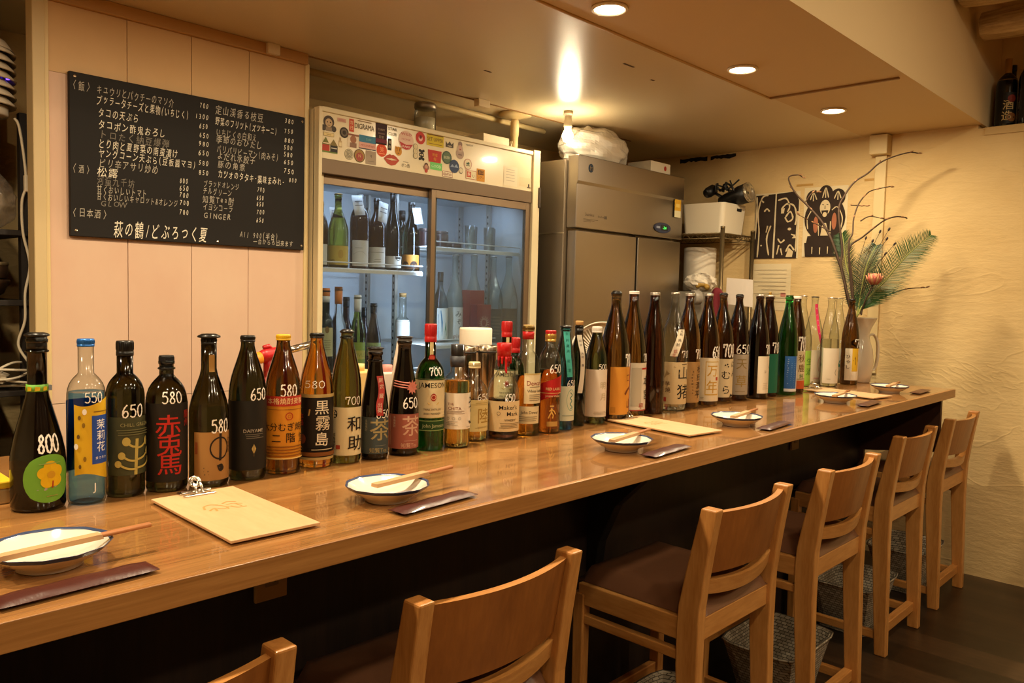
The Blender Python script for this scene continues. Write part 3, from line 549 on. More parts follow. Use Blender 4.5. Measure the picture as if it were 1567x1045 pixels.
# cable trunking on the ceiling line: white clips
for x, z, w in ((1.565, 2.285, .05), (2.66, 2.29, .075)):
    b = MB(); b.box((x - w/2, 2.755, z - .02), (x + w/2, 2.79, CEIL), mat('cable clip plastic', 'd8c6a4', .5))
    tag(b.build('cable_clip', bevel=.003), 'small cream cable clip on the ceiling line ' + ('above the menu board' if x < 2 else 'above the glass fridge'), 'cable clip')
b = MB(); b.tube([(1.80, 2.95, CEIL - .012), (2.95, 2.985, CEIL - .012), (3.35, 2.99, CEIL - .012)], .014, cream, 10)
tag(b.build('ceiling_pipe'), 'thin cream pipe running along the ceiling above the glass fridge', 'pipe')
b = MB(); b.box((WX - .07, 1.555, 2.195), (WX, 1.65, 2.30), cream)
jb = tag(b.build('junction_box', bevel=.004), 'square cream junction box high on the plaster wall at the ceiling', 'junction box')
b = MB(); b.box((WX - .02, 1.572, 1.0), (WX, 1.632, 2.195), cream); b.build('conduit', jb, bevel=.004)
# dark torn slit where plaster has come off under the ceiling
b = MB()
for y0, y1, k in ((2.68, 2.88, 5), (2.48, 2.655, 4)):
    n = 12; up = []; lo = []
    for i in range(n + 1):
        y = y0 + (y1 - y0) * i / n
        up.append((y, 2.299 - random.random() * .006)); lo.append((y, 2.268 + random.random() * .014))
    b.prism(up + lo[::-1], 0, WX - .004, WX - .0005, darkm)
tag(b.build('wall_crack'), 'dark torn slit in the plaster under the ceiling beside the steel fridge', 'crack', kind='structure')
b = MB()
for y, z, l in ((2.03, 2.068, .05), (1.66, 2.07, .03)):
    b.box((WX - .003, y - l, z - .006), (WX - .0003, y + l, z + .006), mat('old tape', 'b98f48', .7))
tag(b.build('tape_strip'), 'brown strips of old tape left on the plaster above the prints', 'tape', kind='stuff')
# ceiling scars
b = MB()
for x, y, l in ((2.62, 1.90, .035), (2.86, 1.95, .012), (2.33, 2.40, .02)):
    b.box((x - l, y - .006, CEIL - .0012), (x + l, y + .004, CEIL - .0002), mat('scar', '5b4020', .9))
tag(b.build('ceiling_scar'), 'small brown scars on the glossy ceiling boards', 'scar', kind='structure')
# downlights
emd = mat('downlight diffuser', 'ffffff', .5, emit='ffe9c8', es=14)
ringm = mat('downlight ring', 'e8dcc4', .4)
dl = None
names = {3: 'round recessed ceiling downlight at the top edge above the counter', 4: 'round recessed ceiling downlight, middle one of three in view', 5: 'round recessed ceiling downlight closest to the plaster end wall'}
def downlight(x, y, z, label, group, s=1.0):
    t = empty('downlight', (x, y, z), label=label, cat='ceiling light', group=group)
    a = MB(); a.lathe([(.058, -.001), (.060, -.006), (.056, -.010), (.050, -.010), (.048, -.004)], ringm, 32); a.build('trim_ring', t)
    a = MB(); a.lathe([(.049, -.006), (.0001, -.0062)], emd, 32); a.build('diffuser', t)
    t.scale = (s, s, 1); return t
for i, (x, y) in enumerate(DOWNLIGHTS):
    downlight(x, y, CEIL, names.get(i, 'round recessed downlight above the near end of the counter'), 'downlights over the counter')
for x, y in UPPERLIGHTS:
    downlight(x, y, 2.95, 'round recessed downlight in the high ceiling over the seating side', 'downlights over the seating side', 2.1)
# bare bulb on the kitchen ceiling edge
t = empty('light_bulb', (3.085, 2.595, CEIL), label='bare glowing bulb on the ceiling between the two fridges', cat='light bulb')
a = MB(); a.lathe([(.022, 0), (.024, -.02), (.018, -.025), (.018, -.045), (.021, -.05), (.021, -.075), (.016, -.085)], ringm, 20); a.build('socket', t)
a = MB(); a.lathe([(.013, -.08), (.016, -.092), (.026, -.112), (.027, -.128), (.019, -.148), (.0001, -.155)], mat('bulb glow', 'ffffff', .5, emit='ffe2b0', es=40), 24); a.build('globe', t)
# ================================================================== bar counter
topm = wood('bar top wood', '7d5128', 'b07e49', axis=0, rough=.22, coat=.8, rings=22, stretch=.05, planks=(1, .045, .16))
edgem = wood('bar edge wood', '8a5a2a', 'ad7a42', axis=0, rough=.38, coat=.12, rings=26, stretch=.04)
frontm = wood('black stained boards', '130c08', '2a1c13', axis=2, rough=.5, rings=14, stretch=.06)
b = MB(); b.box((-.9, 1.062, .965), (4.10, 2.06, 1.0), topm)
bt = tag(b.build('bar_counter'), 'long glossy orange-brown wooden bar top set with bottles and plates', 'bar top')
b = MB(); b.box((-.9, 1.05, .962), (4.103, 1.0625, 1.0), edgem); b.build('front_edge', bt, bevel=.0012)
t = empty('counter_base', (0, 1.46, 0), label='black stained wooden base under the long bar top', cat='counter')
b = MB(); b.box((-.9, 0, 0), (4.068, .03, .9645), frontm); b.build('front_panel', t)
b = MB(); b.prism([(-.36, .962), (-.36, .70), (-.02, .66), (0, 0), (.40, 0), (.40, .962)], 0, 4.07, 4.095, mat('end panel brown', '3a2012', .5)); b.build('end_panel', t)
for x in (1.90,):
    b = MB(); b.prism([(0, .962), (-.30, .962), (-.30, .93), (-.20, .88), (-.10, .78), (-.045, .66), (-.03, .56), (0, .56)], 0, x - .02, x + .02, mat('bracket black', '0d0a08', .5)); b.build('bracket', t, bevel=.002)
def outlet(x, z, m, label, n=2):
    t = empty('power_outlet', (x, 1.46, z), label=label, cat='outlet')
    a = MB(); a.box((-.036, -.010, -.06), (.036, 0, .06), m); a.build('cover_plate', t, bevel=.003)
    a = MB()
    for i in range(n):
        zz = .02 - .036 * i
        a.box((-.014, -.0125, zz - .014), (.014, -.0095, zz + .014), mat('outlet face', '8d7650', .5) if m.name != 'red outlet' else m)
        for s in (-.006, .006): a.box((s - .0012, -.0128, zz - .006), (s + .0012, -.0124, zz + .006), darkm)
    a.lathe([(.004, 0), (.0001, .001)], darkm, 12, o=(0, 0, -.052)); a.build('socket_face', t)
outlet(.825, .818, mat('brass outlet', 'b8925a', .4), 'brass coloured power outlet on the counter base at the near end')
outlet(2.06, .815, mat('red outlet', '7a2418', .5), 'small red power outlet on the counter base beside the black bracket', 1)
outlet(3.30, .815, mat('tan outlet', 'a88a5c', .5), 'tan power outlet on the counter base behind the far stools')
# ================================================================== stools
sw = wood('stool oak', 'a66a2f', 'cb904e', axis=2, rough=.38, coat=.25, rings=14, stretch=.12)
swx = wood('stool oak rails', 'a66a2f', 'cb904e', axis=0, rough=.38, coat=.25, rings=14, stretch=.12)
swy = wood('stool oak sides', 'a66a2f', 'cb904e', axis=1, rough=.38, coat=.25, rings=14, stretch=.12)
veneer = wood('stool back veneer', '7c4719', '965a24', axis=2, rough=.42, coat=.15, rings=10, stretch=.15)
leather = mat('brown vinyl', '6a4630', .36, bump=((60, 60, 60), .1, .002, 3))
def chair(loc, label, rz=0.0):
    t = empty('bar_stool', loc, rz, label=label, cat='bar stool', group='wooden bar stools along the counter')
    yc = lambda z: (.066 + (.045 - .066) * min(1, max(0, (.46 - z) / .46))) if z < .6 else .066 - .048 * ((z - .6) / .28) ** 1.15
    for sx in (-1, 1):
        zs = [0, .2, .46, .56, .62, .70, .78, .86, .88]; dp = [.022, .026, .031, .032, .031, .028, .025, .0225, .022]
        poly = [(yc(z) - d, z) for z, d in zip(zs, dp)] + [(yc(z) + d, z) for z, d in reversed(list(zip(zs, dp)))]
        x0 = sx * .1975; a = MB(); a.prism(poly, 0, x0 - .0175, x0 + .0175, sw); a.build('leg', t, bevel=.004)
        a = MB(); a.prism([(.400, 0), (.398, .56), (.436, .56), (.430, 0)], 0, sx * .1975 - .0165, sx * .1975 + .0165, sw); a.build('leg', t, bevel=.004)
    a = MB()
    a.box((-.18, .045, .528), (.18, .072, .588), swx); a.box((-.18, .404, .528), (.18, .430, .588), swx)
    for sx in (-1, 1): a.box((sx * .1985 - .012, .07, .528), (sx * .1985 + .012, .420, .588), swy)
    a.build('seat_frame', t, bevel=.003)
    a = MB(); N = 14                                        # cushion: rounded, dished towards the middle
    vs = []; fs = []
    for j in range(N + 1):
        for i in range(N + 1):
            u = i / N * 2 - 1; v = j / N * 2 - 1
            e = max(0, 1 - max(abs(u), abs(v)) ** 6) ; x = u * .196; y = .240 + v * .196
            z = .590 + .050 * (e ** .45 if e > 0 else 0) - .006 * (1 - u * u) * (1 - v * v)
            vs.append((x, y, z))
    for j in range(N):
        for i in range(N): k = j * (N + 1) + i; fs.append((k, k + 1, k + N + 2, k + N + 1))
    a.add(vs, fs, leather, True); a.box((-.19, .05, .575), (.19, .42, .592), leather); a.build('seat', t)
    def bowed(z0, z1, th, dep, m, mtop, name, lean=True, curve_z=0.0):
        a = MB(); n = 18; vs = []; fs = []
        for i in range(n + 1):
            u = i / n * 2 - 1; x = u * .183; bow = dep * (1 - u * u)
            for (z, q) in ((z0, -1), (z0, 1), (z1, 1), (z1, -1)):
                zz = z - curve_z * (1 - u * u)
                vs.append((x, yc(zz) - bow + q * th / 2, zz))
        for i in range(n):
            for k in range(4): fs.append((i*4+k, i*4+(k+1) % 4, i*4+4+(k+1) % 4, i*4+4+k))
        fs += [(0, 1, 2, 3), (n*4+3, n*4+2, n*4+1, n*4)]
        for k, f in enumerate(fs): pass
        a.add(vs, [f for k, f in enumerate(fs) if k % 4 == 2 and k < 4*n], mtop)
        a.add(vs, [f for k, f in enumerate(fs) if not (k % 4 == 2 and k < 4*n)], m)
        return a.build(name, t)
    bowed(.705, .868, .017, .034, veneer, swx, 'backrest')
    bowed(.652, .690, .024, .030, swx, swx, 'back_slat', curve_z=.012)
    a = MB(); a.box((-.182, .045, .072), (.182, .075, .112), swx); a.build('footrest', t, bevel=.003)
    for sx in (-1, 1):
        a = MB(); a.box((sx * .1975 - .011, .07, .474), (sx * .1975 + .011, .412, .500), swy); a.build('stretcher', t, bevel=.003)
        a = MB(); a.box((sx * .1975 - .011, .06, .060), (sx * .1975 + .011, .412, .092), swy); a.build('stretcher', t, bevel=.003)
    a = MB(); a.box((-.182, .406, .20), (.182, .428, .235), swx); a.build('stretcher', t, bevel=.003)
    return t
LBL = ['wooden bar stool at the near end, only its back post top in the picture', 'wooden bar stool with a curved back nearest the camera in full width',
       'wooden bar stool with brown seat, third along from the near end of the bar', 'wooden bar stool fourth along the bar, with a woven basket under it',
       'wooden bar stool second from the plaster wall', 'wooden bar stool standing against the plaster end wall']
spots = [(.395, 1.0), (1.045, .990), (1.945, .952), (2.622, .945), (3.457, 1.0), (4.142, 1.005)]
first = chair((spots[0][0], spots[0][1], 0), LBL[0])
for (x, y), l in zip(spots[1:], LBL[1:]): copy_thing(first, (x, y, 0), 0, l)
# baskets under the stools
bask = mat('grey woven basket', '6b6152', .7)
def weave(m):
    t = m.node_tree; p = t.nodes['Principled BSDF']; tc = nd(t, 'ShaderNodeTexCoord')
    br = nd(t, 'ShaderNodeTexBrick'); br.inputs['Scale'].default_value = 1; br.inputs['Brick Width'].default_value = .020; br.inputs['Row Height'].default_value = .0105; br.inputs['Mortar Size'].default_value = .0012
    br.inputs['Color1'].default_value = H('b9ad97'); br.inputs['Color2'].default_value = H('877b68'); br.inputs['Mortar'].default_value = H('4a4236')
    sx = nd(t, 'ShaderNodeSeparateXYZ'); t.links.new(tc.outputs['Object'], sx.inputs[0])
    ad = nd(t, 'ShaderNodeMath', operation='ADD'); t.links.new(sx.outputs[0], ad.inputs[0]); t.links.new(sx.outputs[1], ad.inputs[1])
    cb = nd(t, 'ShaderNodeCombineXYZ'); t.links.new(ad.outputs[0], cb.inputs[0]); t.links.new(sx.outputs[2], cb.inputs[1])
    t.links.new(cb.outputs[0], br.inputs['Vector']); t.links.new(br.outputs['Color'], p.inputs['Base Color'])
    bp = nd(t, 'ShaderNodeBump', Strength=.9, Distance=.004); iv = nd(t, 'ShaderNodeMath', operation='SUBTRACT'); iv.inputs[0].default_value = 1
    t.links.new(br.outputs['Fac'], iv.inputs[1]); t.links.new(iv.outputs[0], bp.inputs['Height']); t.links.new(bp.outputs[0], p.inputs['Normal'])
weave(bask)
def basket(x, y, label):
    t = empty('storage_basket', (x, y, 0), label=label, cat='basket', group='woven baskets under the stools')
    a = MB(); R = [(.115, .10, .002), (.125, .105, .06), (.148, .118, .13), (.180, .135, .215)]
    vs = []; fs = []; n = 32
    def ring(w, d, z):
        out = []
        for k in range(n):
            an = 2 * pi * k / n; c, s = cos(an), sin(an); q = 1 / (abs(c) ** 8 + abs(s) ** 8) ** (1 / 8)
            out.append((w * c * q, d * s * q, z + random.uniform(-.001, .001)))
        return out
    for r in R: vs += ring(*r)
    for w, d, z in reversed(R): vs += ring(w - .006, d - .006, z + (.006 if z < .01 else 0))
    m = len(vs) // n
    for i in range(m - 1):
        for k in range(n): fs.append((i*n+k, i*n+(k+1) % n, (i+1)*n+(k+1) % n, (i+1)*n+k))
    fs += [tuple(range(n - 1, -1, -1)), tuple((m-1)*n + k for k in range(n))]
    a.add(vs, fs, bask); a.build('body', t)
    a = MB(); a.tube(ring(.181, .136, .216), .005, bask, 6, closed=True); a.build('rim', t)
basket(1.955, 1.205, 'grey woven basket under the third stool, cut by the bottom edge of the picture')
basket(2.650, 1.195, 'grey woven basket under the fourth stool from the near end')
basket(3.478, 1.245, 'grey woven basket under the second stool from the end wall')
basket(4.155, 1.245, 'grey woven basket under the stool against the end wall')
# ================================================================== bottles
CURVES = {'issho': [(0,1),(.12,.985),(.25,.92),(.4,.78),(.55,.58),(.7,.36),(.84,.16),(.93,.05),(1,0)],
          'round': [(0,1),(.2,.985),(.4,.91),(.58,.77),(.73,.56),(.84,.35),(.92,.16),(1,0)],
          'slope': [(0,1),(.12,.96),(.3,.80),(.5,.56),(.7,.30),(.85,.11),(1,0)]}
def glass(name, c, rough=.085, ior=1.48): return mat('glass ' + name, c, rough, trans=1.0, ior=ior)
G = dict(brown=glass('brown', (.15, .066, .011, 1)), darkbrown=glass('dark brown', (.05, .014, .004, 1)), amber=glass('amber', (.44, .21, .035, 1)), olive=glass('olive', (.10, .105, .03, 1)),
         darkolive=glass('dark olive', (.035, .036, .012, 1)), black=glass('black', (.006, .005, .004, 1)), green=glass('green', (.02, .33, .05, 1)), irish=glass('bottle green', (.007, .085, .016, 1)), blackgreen=glass('black green', (.012, .02, .010, 1)),
         tealblue=glass('teal blue', (.03, .11, .14, 1)), whisky=glass('whisky', (.86, .38, .045, 1), .03, 1.2), whiskydark=glass('dark whisky', (.62, .20, .03, 1), .03, 1.2), whiskypale=glass('pale whisky', (.92, .60, .12, 1), .03, 1.2),
         bluewater=glass('blue water', (.30, .62, .95, 1), .03, 1.2), water=glass('water', (.92, .94, .9, 1), .03, 1.2), palegreen=glass('yellow green', (.34, .38, .05, 1)), tealwater=glass('pale teal', (.55, .72, .70, 1), .1, 1.33))
CLEAR = thin_glass('glass clear shell', 'f3f5f0', 1.55, edge='3c3e34')
FROST = thin_glass('glass frosted shell', 'e4ece8', 1.45, haze=.30, hazecol='cfd8d4', rough=.2, edge='707870')
CAPM = dict(black=mat('cap black', '141210', .3), white=mat('cap white', 'e4ddd0', .4), silver=mat('cap silver', 'c0b8ac', .28, .9), blue=mat('cap blue', '2f6fc0', .3, .5), yellow=mat('cap yellow', 'd8a818', .4), red=mat('cap red', 'b01c1c', .35), gold=mat('cap gold', 'c9a458', .3, .8), cream=mat('cap cream', 'd6c08e', .45), slate=mat('cap slate', '3a3a40', .5), cork=mat('cap cork', 'b98d54', .8), wax=mat('cap wax', 'b81818', .3), clearwrap=thin_glass('clear shrink wrap', 'e8e4dc', 1.4, haze=.6, hazecol='b4aca0'), orange=mat('cap orange', 'd87a20', .4), darkgold=mat('cap dark gold', '6b5326', .35, .8))
def make_profile(d):
    R, rn, h, zs, zn = d['R'], d['rn'], d['h'], d['zs'], d['zn']; c = CURVES[d['t']]
    pr = [(R * .82, .0), (R * .95, .002), (R, .008), (R, zs * .5), (R, zs)]
    for t, s in c[1:]: pr.append((rn + (R - rn) * s, zs + (zn - zs) * t))
    return pr
def radius_at(pr, z):
    for (r0, z0), (r1, z1) in zip(pr, pr[1:]):
        if z0 <= z <= z1 and z1 > z0: return r0 + (r1 - r0) * (z - z0) / (z1 - z0)
    return pr[-1][0]
def on_bottle(pr, phi, z, off=0.0):
    r = radius_at(pr, z) + off
    return (r * cos(phi), r * sin(phi), z)
def sheet(mb, pr, z0, z1, a0, a1, m, off=.0004, nz=None, shape=None):
    """a paper label bent round the glass; shape(u, v) -> (u, v) can reshape the outline"""
    na = max(4, int((a1 - a0) / .09)); nz = nz or max(2, int((z1 - z0) / .012)); vs = []; fs = []
    for j in range(nz + 1):
        for i in range(na + 1):
            u, v = i / na, j / nz
            if shape: u, v = shape(u, v)
            vs.append(on_bottle(pr, a0 + (a1 - a0) * u, z0 + (z1 - z0) * v, off))
    for j in range(nz):
        for i in range(na): k = j * (na + 1) + i; fs.append((k, k + 1, k + na + 2, k + na + 1))
    mb.add(vs, fs, m, True)
def round_shape(u, v):                       # square grid -> rounded blob outline
    x, y = u * 2 - 1, v * 2 - 1
    return ((x * sqrt(max(0, 1 - .46 * y * y))) * .5 + .5, (y * sqrt(max(0, 1 - .46 * x * x))) * .5 + .5)
def label_part(root, pr, L, paper, els, name='label', shape=None, label=None):
    z0, z1, a0, a1 = L; mb = MB(); hz = z1 - z0; R = pr[3][0]; wl = (a1 - a0) * R
    if paper: sheet(mb, pr, z0, z1, a0, a1, mat('paper ' + paper, paper, .5, spec=.3), shape=shape)
    for k, e in enumerate(els):
        off = .0008 + .0002 * k
        place = lambda x, y: on_bottle(pr, a0 + x / R, z0 + y, off)
        kind = e[0]
        if kind == 't':                      # text, u, v, size, colour, [width factor], [vertical]
            _, s, u, v, sz, c = e[:6]; wf = e[6] if len(e) > 6 else 1.0
            write(mb, s, u * wl, v * hz, sz * hz, ink(c), place, vertical=(len(e) > 7 and e[7]), bend=.12 * R, wf=wf, bold=(.004 if len(s) == 1 else .004) if ord(s[0]) > 255 else .003)
        elif kind == 'r':                    # rectangle u0 u1 v0 v1 colour
            _, u0, u1, v0, v1, c = e; sheet(mb, pr, z0 + hz * v0, z0 + hz * v1, a0 + (a1 - a0) * u0, a0 + (a1 - a0) * u1, ink(c), off)
        elif kind == 'd':                    # disc u v radius(of height) colour [squash]
            _, u, v, r, c = e[:5]; sq = e[5] if len(e) > 5 else 1.0; n = 20
            vs = [place(u * wl, v * hz)] + [place(u * wl + r * hz * sq * cos(2*pi*i/n), v * hz + r * hz * sin(2*pi*i/n)) for i in range(n)]
            mb.add(vs, [(0, i + 1, (i + 1) % n + 1) for i in range(n)], ink(c))
        elif kind == 'o':                    # ring
            _, u, v, r, c, w = e[:6]; sq = e[6] if len(e) > 6 else 1.0; n = 28; vs = []
            for i in range(n):
                an = 2*pi*i/n
                for q in (r - w/2, r + w/2): vs.append(place(u * wl + q * hz * sq * cos(an), v * hz + q * hz * sin(an)))
            mb.add(vs, [(2*i, 2*i+1, (2*i+3) % (2*n), (2*i+2) % (2*n)) for i in range(n)], ink(c))
        elif kind == 'l':                    # brush line [(u,v)...] width(of height) colour
            _, pts, w, c = e; q = catmull([(p[0] * wl, p[1] * hz, 0) for p in pts], 6) if len(pts) > 2 else [Vector((p[0] * wl, p[1] * hz, 0)) for p in pts]
            vs = []
            for i, p in enumerate(q):
                dd = (q[min(i+1, len(q)-1)] - q[max(i-1, 0)]); dd = dd.normalized() if dd.length > 1e-9 else Vector((1, 0, 0)); nn = Vector((-dd.y, dd.x, 0)) * w * hz / 2
                vs += [place(p.x + nn.x, p.y + nn.y), place(p.x - nn.x, p.y - nn.y)]
            mb.add(vs, [(2*i, 2*i+1, 2*i+3, 2*i+2) for i in range(len(q) - 1)], ink(c))
        elif kind == 'q':                    # free polygon
            _, pts, c = e; mb.add([place(p[0] * wl, p[1] * hz) for p in pts], [tuple(range(len(pts)))], ink(c))
        elif kind == 'p':                    # lines of small print u0 u1 v0 v1 n colour
            _, u0, u1, v0, v1, n, c = e; rr = random.Random(int(z0 * 1e5))
            for i in range(n):
                v = v0 + (v1 - v0) * (i + .5) / n; th = (v1 - v0) / n * .38; u = u0 + rr.random() * .06; ue = u1 - rr.random() * .12
                sheet(mb, pr, z0 + hz * (v - th/2), z0 + hz * (v + th/2), a0 + (a1 - a0) * u, a0 + (a1 - a0) * ue, ink(c), off, nz=1)
    o = mb.build(name, root)
    if label: o['label'] = label
    return o
chalk = mat('white marker', 'f4f0e6', .6, emit='000000')
def bottle(d, name, label, cat, glassm, cap, labels=(), group=None, z=1.0, liquid=None, shell=None, extra=None, sq=0.0, ring=None):
    """cap: list of (kind, radius factor, z from top downwards start, end, colour)"""
    pr = make_profile(d); h, rn = d['h'], d['rn']
    t = empty(name, (d['p'][0], d['p'][1], d.get('z0', z)), label=label, cat=cat, group=group)
    body = pr + [(rn, h - .016), (rn * 1.12, h - .0155), (rn * 1.14, h - .010), (rn * .98, h - .008), (rn * .95, h)] if not cap or cap[0] != 'plainneck' else pr + [(rn, h)]
    if cap and cap[0] == 'plainneck': cap = cap[1:]
    zc = h
    a = MB(); a.lathe(body, shell or glassm, 40, sq=0); a.build('glass_body', t)
    if liquid:
        lm, lv = liquid; ip = [(max(.001, r - .0022), zz + .003) for r, zz in pr if zz < lv]; ip.append((radius_at(pr, lv) - .0022, lv)); ip = [(0.0001, .004)] + ip + [(.0001, lv)]
        a = MB(); a.lathe(ip, lm, 36); a.build('liquid', t)
    if ring:
        for zz in ring: a = MB(); a.lathe([(rn, zz - .003), (rn * 1.22, zz - .001), (rn * 1.22, zz + .001), (rn, zz + .003)], shell or glassm, 32); a.build('neck_ring', t)
    for c in cap or ():
        kind, f, z0, z1, col = c[:5]; m = CAPM[col]; r = rn * f; a = MB(); zt, zb = h + .001 - z0, h + .001 - z1
        if kind == 'screw':
            prf = [(r, zb), (r, zt - .003)]
            prf = [(r, zb), (r * 1.02, zb + .001), (r * 1.02, zb + (zt - zb) * .28), (r * .97, zb + (zt - zb) * .30), (r, zb + (zt - zb) * .34), (r, zt - .0015), (r * .93, zt), (.0001, zt)]
            a.lathe(prf, m, 36)
            for k in range(24): an = 2 * pi * k / 24; a.box((r * cos(an) - .0005, r * sin(an) - .0005, zb + (zt - zb) * .4), (r * cos(an) + .0005, r * sin(an) + .0005, zt - .003), m)
        elif kind == 'sleeve': a.lathe([(radius_at(pr, zb) + .0006, zb), (r, zb + (zt - zb) * .3), (r, zt - .001), (r * .9, zt), (.0001, zt)] if z0 <= .001 else [(radius_at(pr, zb) + .0006, zb), (r, zt)], m, 36)
        elif kind == 'crown': a.lathe([(r, zb), (r * 1.25, zb + .001), (r * 1.25, zb + .004), (r * .8, zt), (.0001, zt)], m, 30)
        elif kind == 'cork': a.lathe([(r * .9, zb), (r, zt - .002), (r * .9, zt), (.0001, zt)], m, 24)
        a.build('cap', t)
    for L, spec in zip(d['L'], labels):
        paper, els = spec[0], spec[1]; label_part(t, pr, L, paper, els, shape=spec[2] if len(spec) > 2 else None)
    for mk in d.get('M', ()):
        a = MB(); s, z0, z1, a0, a1 = mk; R = radius_at(pr, (z0 + z1) / 2); hh = z1 - z0
        full = {'70': '700', '7': '700', '65': '650'}.get(s, s)
        wdt = (a1 - a0) / len(s)
        a = MB(); sc = R                                  # work in metres along the glass, then wrap
        handmark(a, full, 0, wdt * len(full) * sc, z0, z1, chalk, lambda x, y: on_bottle(pr, a0 + x / sc, y, .0007), wd=.105)
        a.build('price_mark', t)
    if extra: extra(t, pr, d)
    return t
B = {d['k']: d for d in BOTTLES}
def tagstrip(pts, w, m, els=()):
    """a hanging paper strip: pts (phi, z) followed down the glass"""
    def f(t, pr, d):
        a = MB(); q = catmull([(p[0], p[1], 0) for p in pts], 5); vs = []
        for i, p in enumerate(q):
            r = radius_at(pr, p.y); da = w / 2 / max(r, .012)
            r2 = r + .0018
            for k in (-1, 0, 1): vs.append((r2 * cos(p.x + k * da), r2 * sin(p.x + k * da), p.y))
        fs = []
        for i in range(len(q) - 1): fs += [(3*i, 3*i+1, 3*i+4, 3*i+3), (3*i+1, 3*i+2, 3*i+5, 3*i+4)]
        a.add(vs, fs, m, True)
        for s, tt, sz, c in els:
            for i, ch in enumerate(s):
                u = tt[0] + (tt[1] - tt[0]) * (i + .5) / len(s); k = min(len(q) - 1, int(u * (len(q) - 1))); p = q[k]; r = radius_at(pr, p.y) + .0024
                write(a, ch, 0, 0, sz, ink(c), lambda x, y: (r * cos(p.x + x / r), r * sin(p.x + x / r), p.y + y))
        a.build('neck_tag', t)
    return f
# --- near group -----------------------------------------------------
f0 = B['flower']['f']
def green_band(t, pr, d):
    a = MB(); z = .212; r = radius_at(pr, z) + .0008
    a.lathe([(r, z - .006), (r, z + .007)], mat('green band', '6fae3a', .5), 36)
    for k in range(7):
        an = d['f'] + (k - 3) * .75
        a.add([((r + .0006) * cos(an + q * .22), (r + .0006) * sin(an + q * .22), z + zz) for q, zz in ((-1, -.004), (1, -.003), (1.2, .003), (-.8, .004))], [(0, 1, 2, 3)], ink('d8b428'))
    a.box((r - .003, -.004, z - .005), (r + .005, .004, z + .004), mat('band seal', '8a94a0', .5)); a.build('neck_band', t)
petal = lambda cx, cy, r, n=5, c='e0b818', sq=.8: [('d', cx + .62 * r * cos(.4 + 2*pi*i/n) * sq, cy + .62 * r * sin(.4 + 2*pi*i/n), r * .5, c, 1) for i in range(n)] + [('d', cx, cy, r * .3, 'c99a20', 1)]
bottle(B['flower'], 'sake_bottle', 'large black bottle with a round green label and yellow flower, first in the row', 'bottle', G['black'], [('sleeve', 1.04, 0, .030, 'black'), ('crown', 1.02, -.001, .006, 'black')],
       [('6fa83c', [('q', [(.25, .28), (.45, .36), (.62, .30), (.72, .42), (.55, .40), (.42, .26)], 'a7a09a')] + petal(.52, .58, .26) + [('l', [(.55, .45), (.54, .30)], .025, 'a02820'), ('p', .38, .68, .12, .16, 1, '9c9a50'), ('p', .25, .75, .80, .84, 1, '8fae60')], round_shape)], extra=green_band, ring=[.277])
def blue_j(t, pr, d):
    a = MB(); f = d['f'] + .38
    write(a, 'J', 0, 0, .018, ink('f0f0ec'), lambda x, y: on_bottle(pr, f + x / d['R'], .030 + y, .0007)); a.build('letter_mark', t)
    a = MB(); sheet(a, pr, .055, d['zs'] - .004, d['f'] + pi - 1.75, d['f'] + pi + 1.75, mat('paper sky blue', '3f86c4', .5), .0006); a.build('back_label', t)
bottle(B['blue'], 'shochu_bottle', 'clear glass bottle with blue liquid, blue cap and yellow floral label', 'bottle', None, ['plainneck', ('screw', 1.08, 0, .014, 'blue')],
       [('d8b028', [('r', .36, .78, .17, .82, '2b4fa8'), ('t', '茉', .57, .70, .13, 'eef0f4'), ('t', '莉', .57, .55, .13, 'eef0f4'), ('t', '花', .57, .40, .13, 'eef0f4'), ('t', 'まつりか', .57, .25, .04, 'eef0f4'), ('r', .78, .88, .52, .86, '22409a'), ('p', .38, .8, .86, .89, 1, '7a5a20'),
         ('d', .12, .8, .03, '6b5020', .6), ('d', .2, .7, .035, '8a6a20', .5), ('d', .1, .55, .03, '6b5020', .6), ('d', .22, .25, .035, '8a6a20', .5), ('d', .13, .15, .03, '6b5020', .5), ('d', .9, .3, .03, '6b5020', .5), ('d', .22, .88, .04, 'f2efe6', .6), ('d', .06, .42, .04, 'f2efe6', .6), ('d', .85, .12, .04, 'f2efe6', .6)], lambda u, v: (u, v + .05 * sin(u * 5 + .5) * (1 - 2 * v)))],
       liquid=(thin_glass('blue liquid', 'a4cdec', 1.08), B['blue']['zs'] + .012), shell=CLEAR, extra=blue_j)
tree = [('l', [(.55, 0), (.56, .25), (.58, .62)], .055, 'b9a85a')]
for (x0, y0), (x1, y1), r in (((.57, .48), (.38, .58), .075), ((.57, .46), (.82, .56), .075), ((.56, .24), (.30, .34), .065), ((.56, .26), (.86, .38), .07), ((.55, .10), (.24, .20), .06), ((.56, .12), (.90, .22), .065)):
    tree += [('l', [(x0, y0), ((x0 + x1) / 2, (y0 + y1) / 2 - .03), (x1, y1)], .035, 'b9a85a'), ('d', x1, y1, r, 'b9a85a', .85)]
bottle(B['tree'], 'shochu_bottle', 'dark green bottle whose label shows a pale branching tree with round buds', 'bottle', G['darkolive'], ['plainneck', ('screw', 1.06, 0, .028, 'black')],
       [('45472f', tree + [('t', 'CHILL GREEN', .55, .87, .075, '8f8c60', .95), ('p', .2, .9, .68, .80, 3, '6a6a48')])])
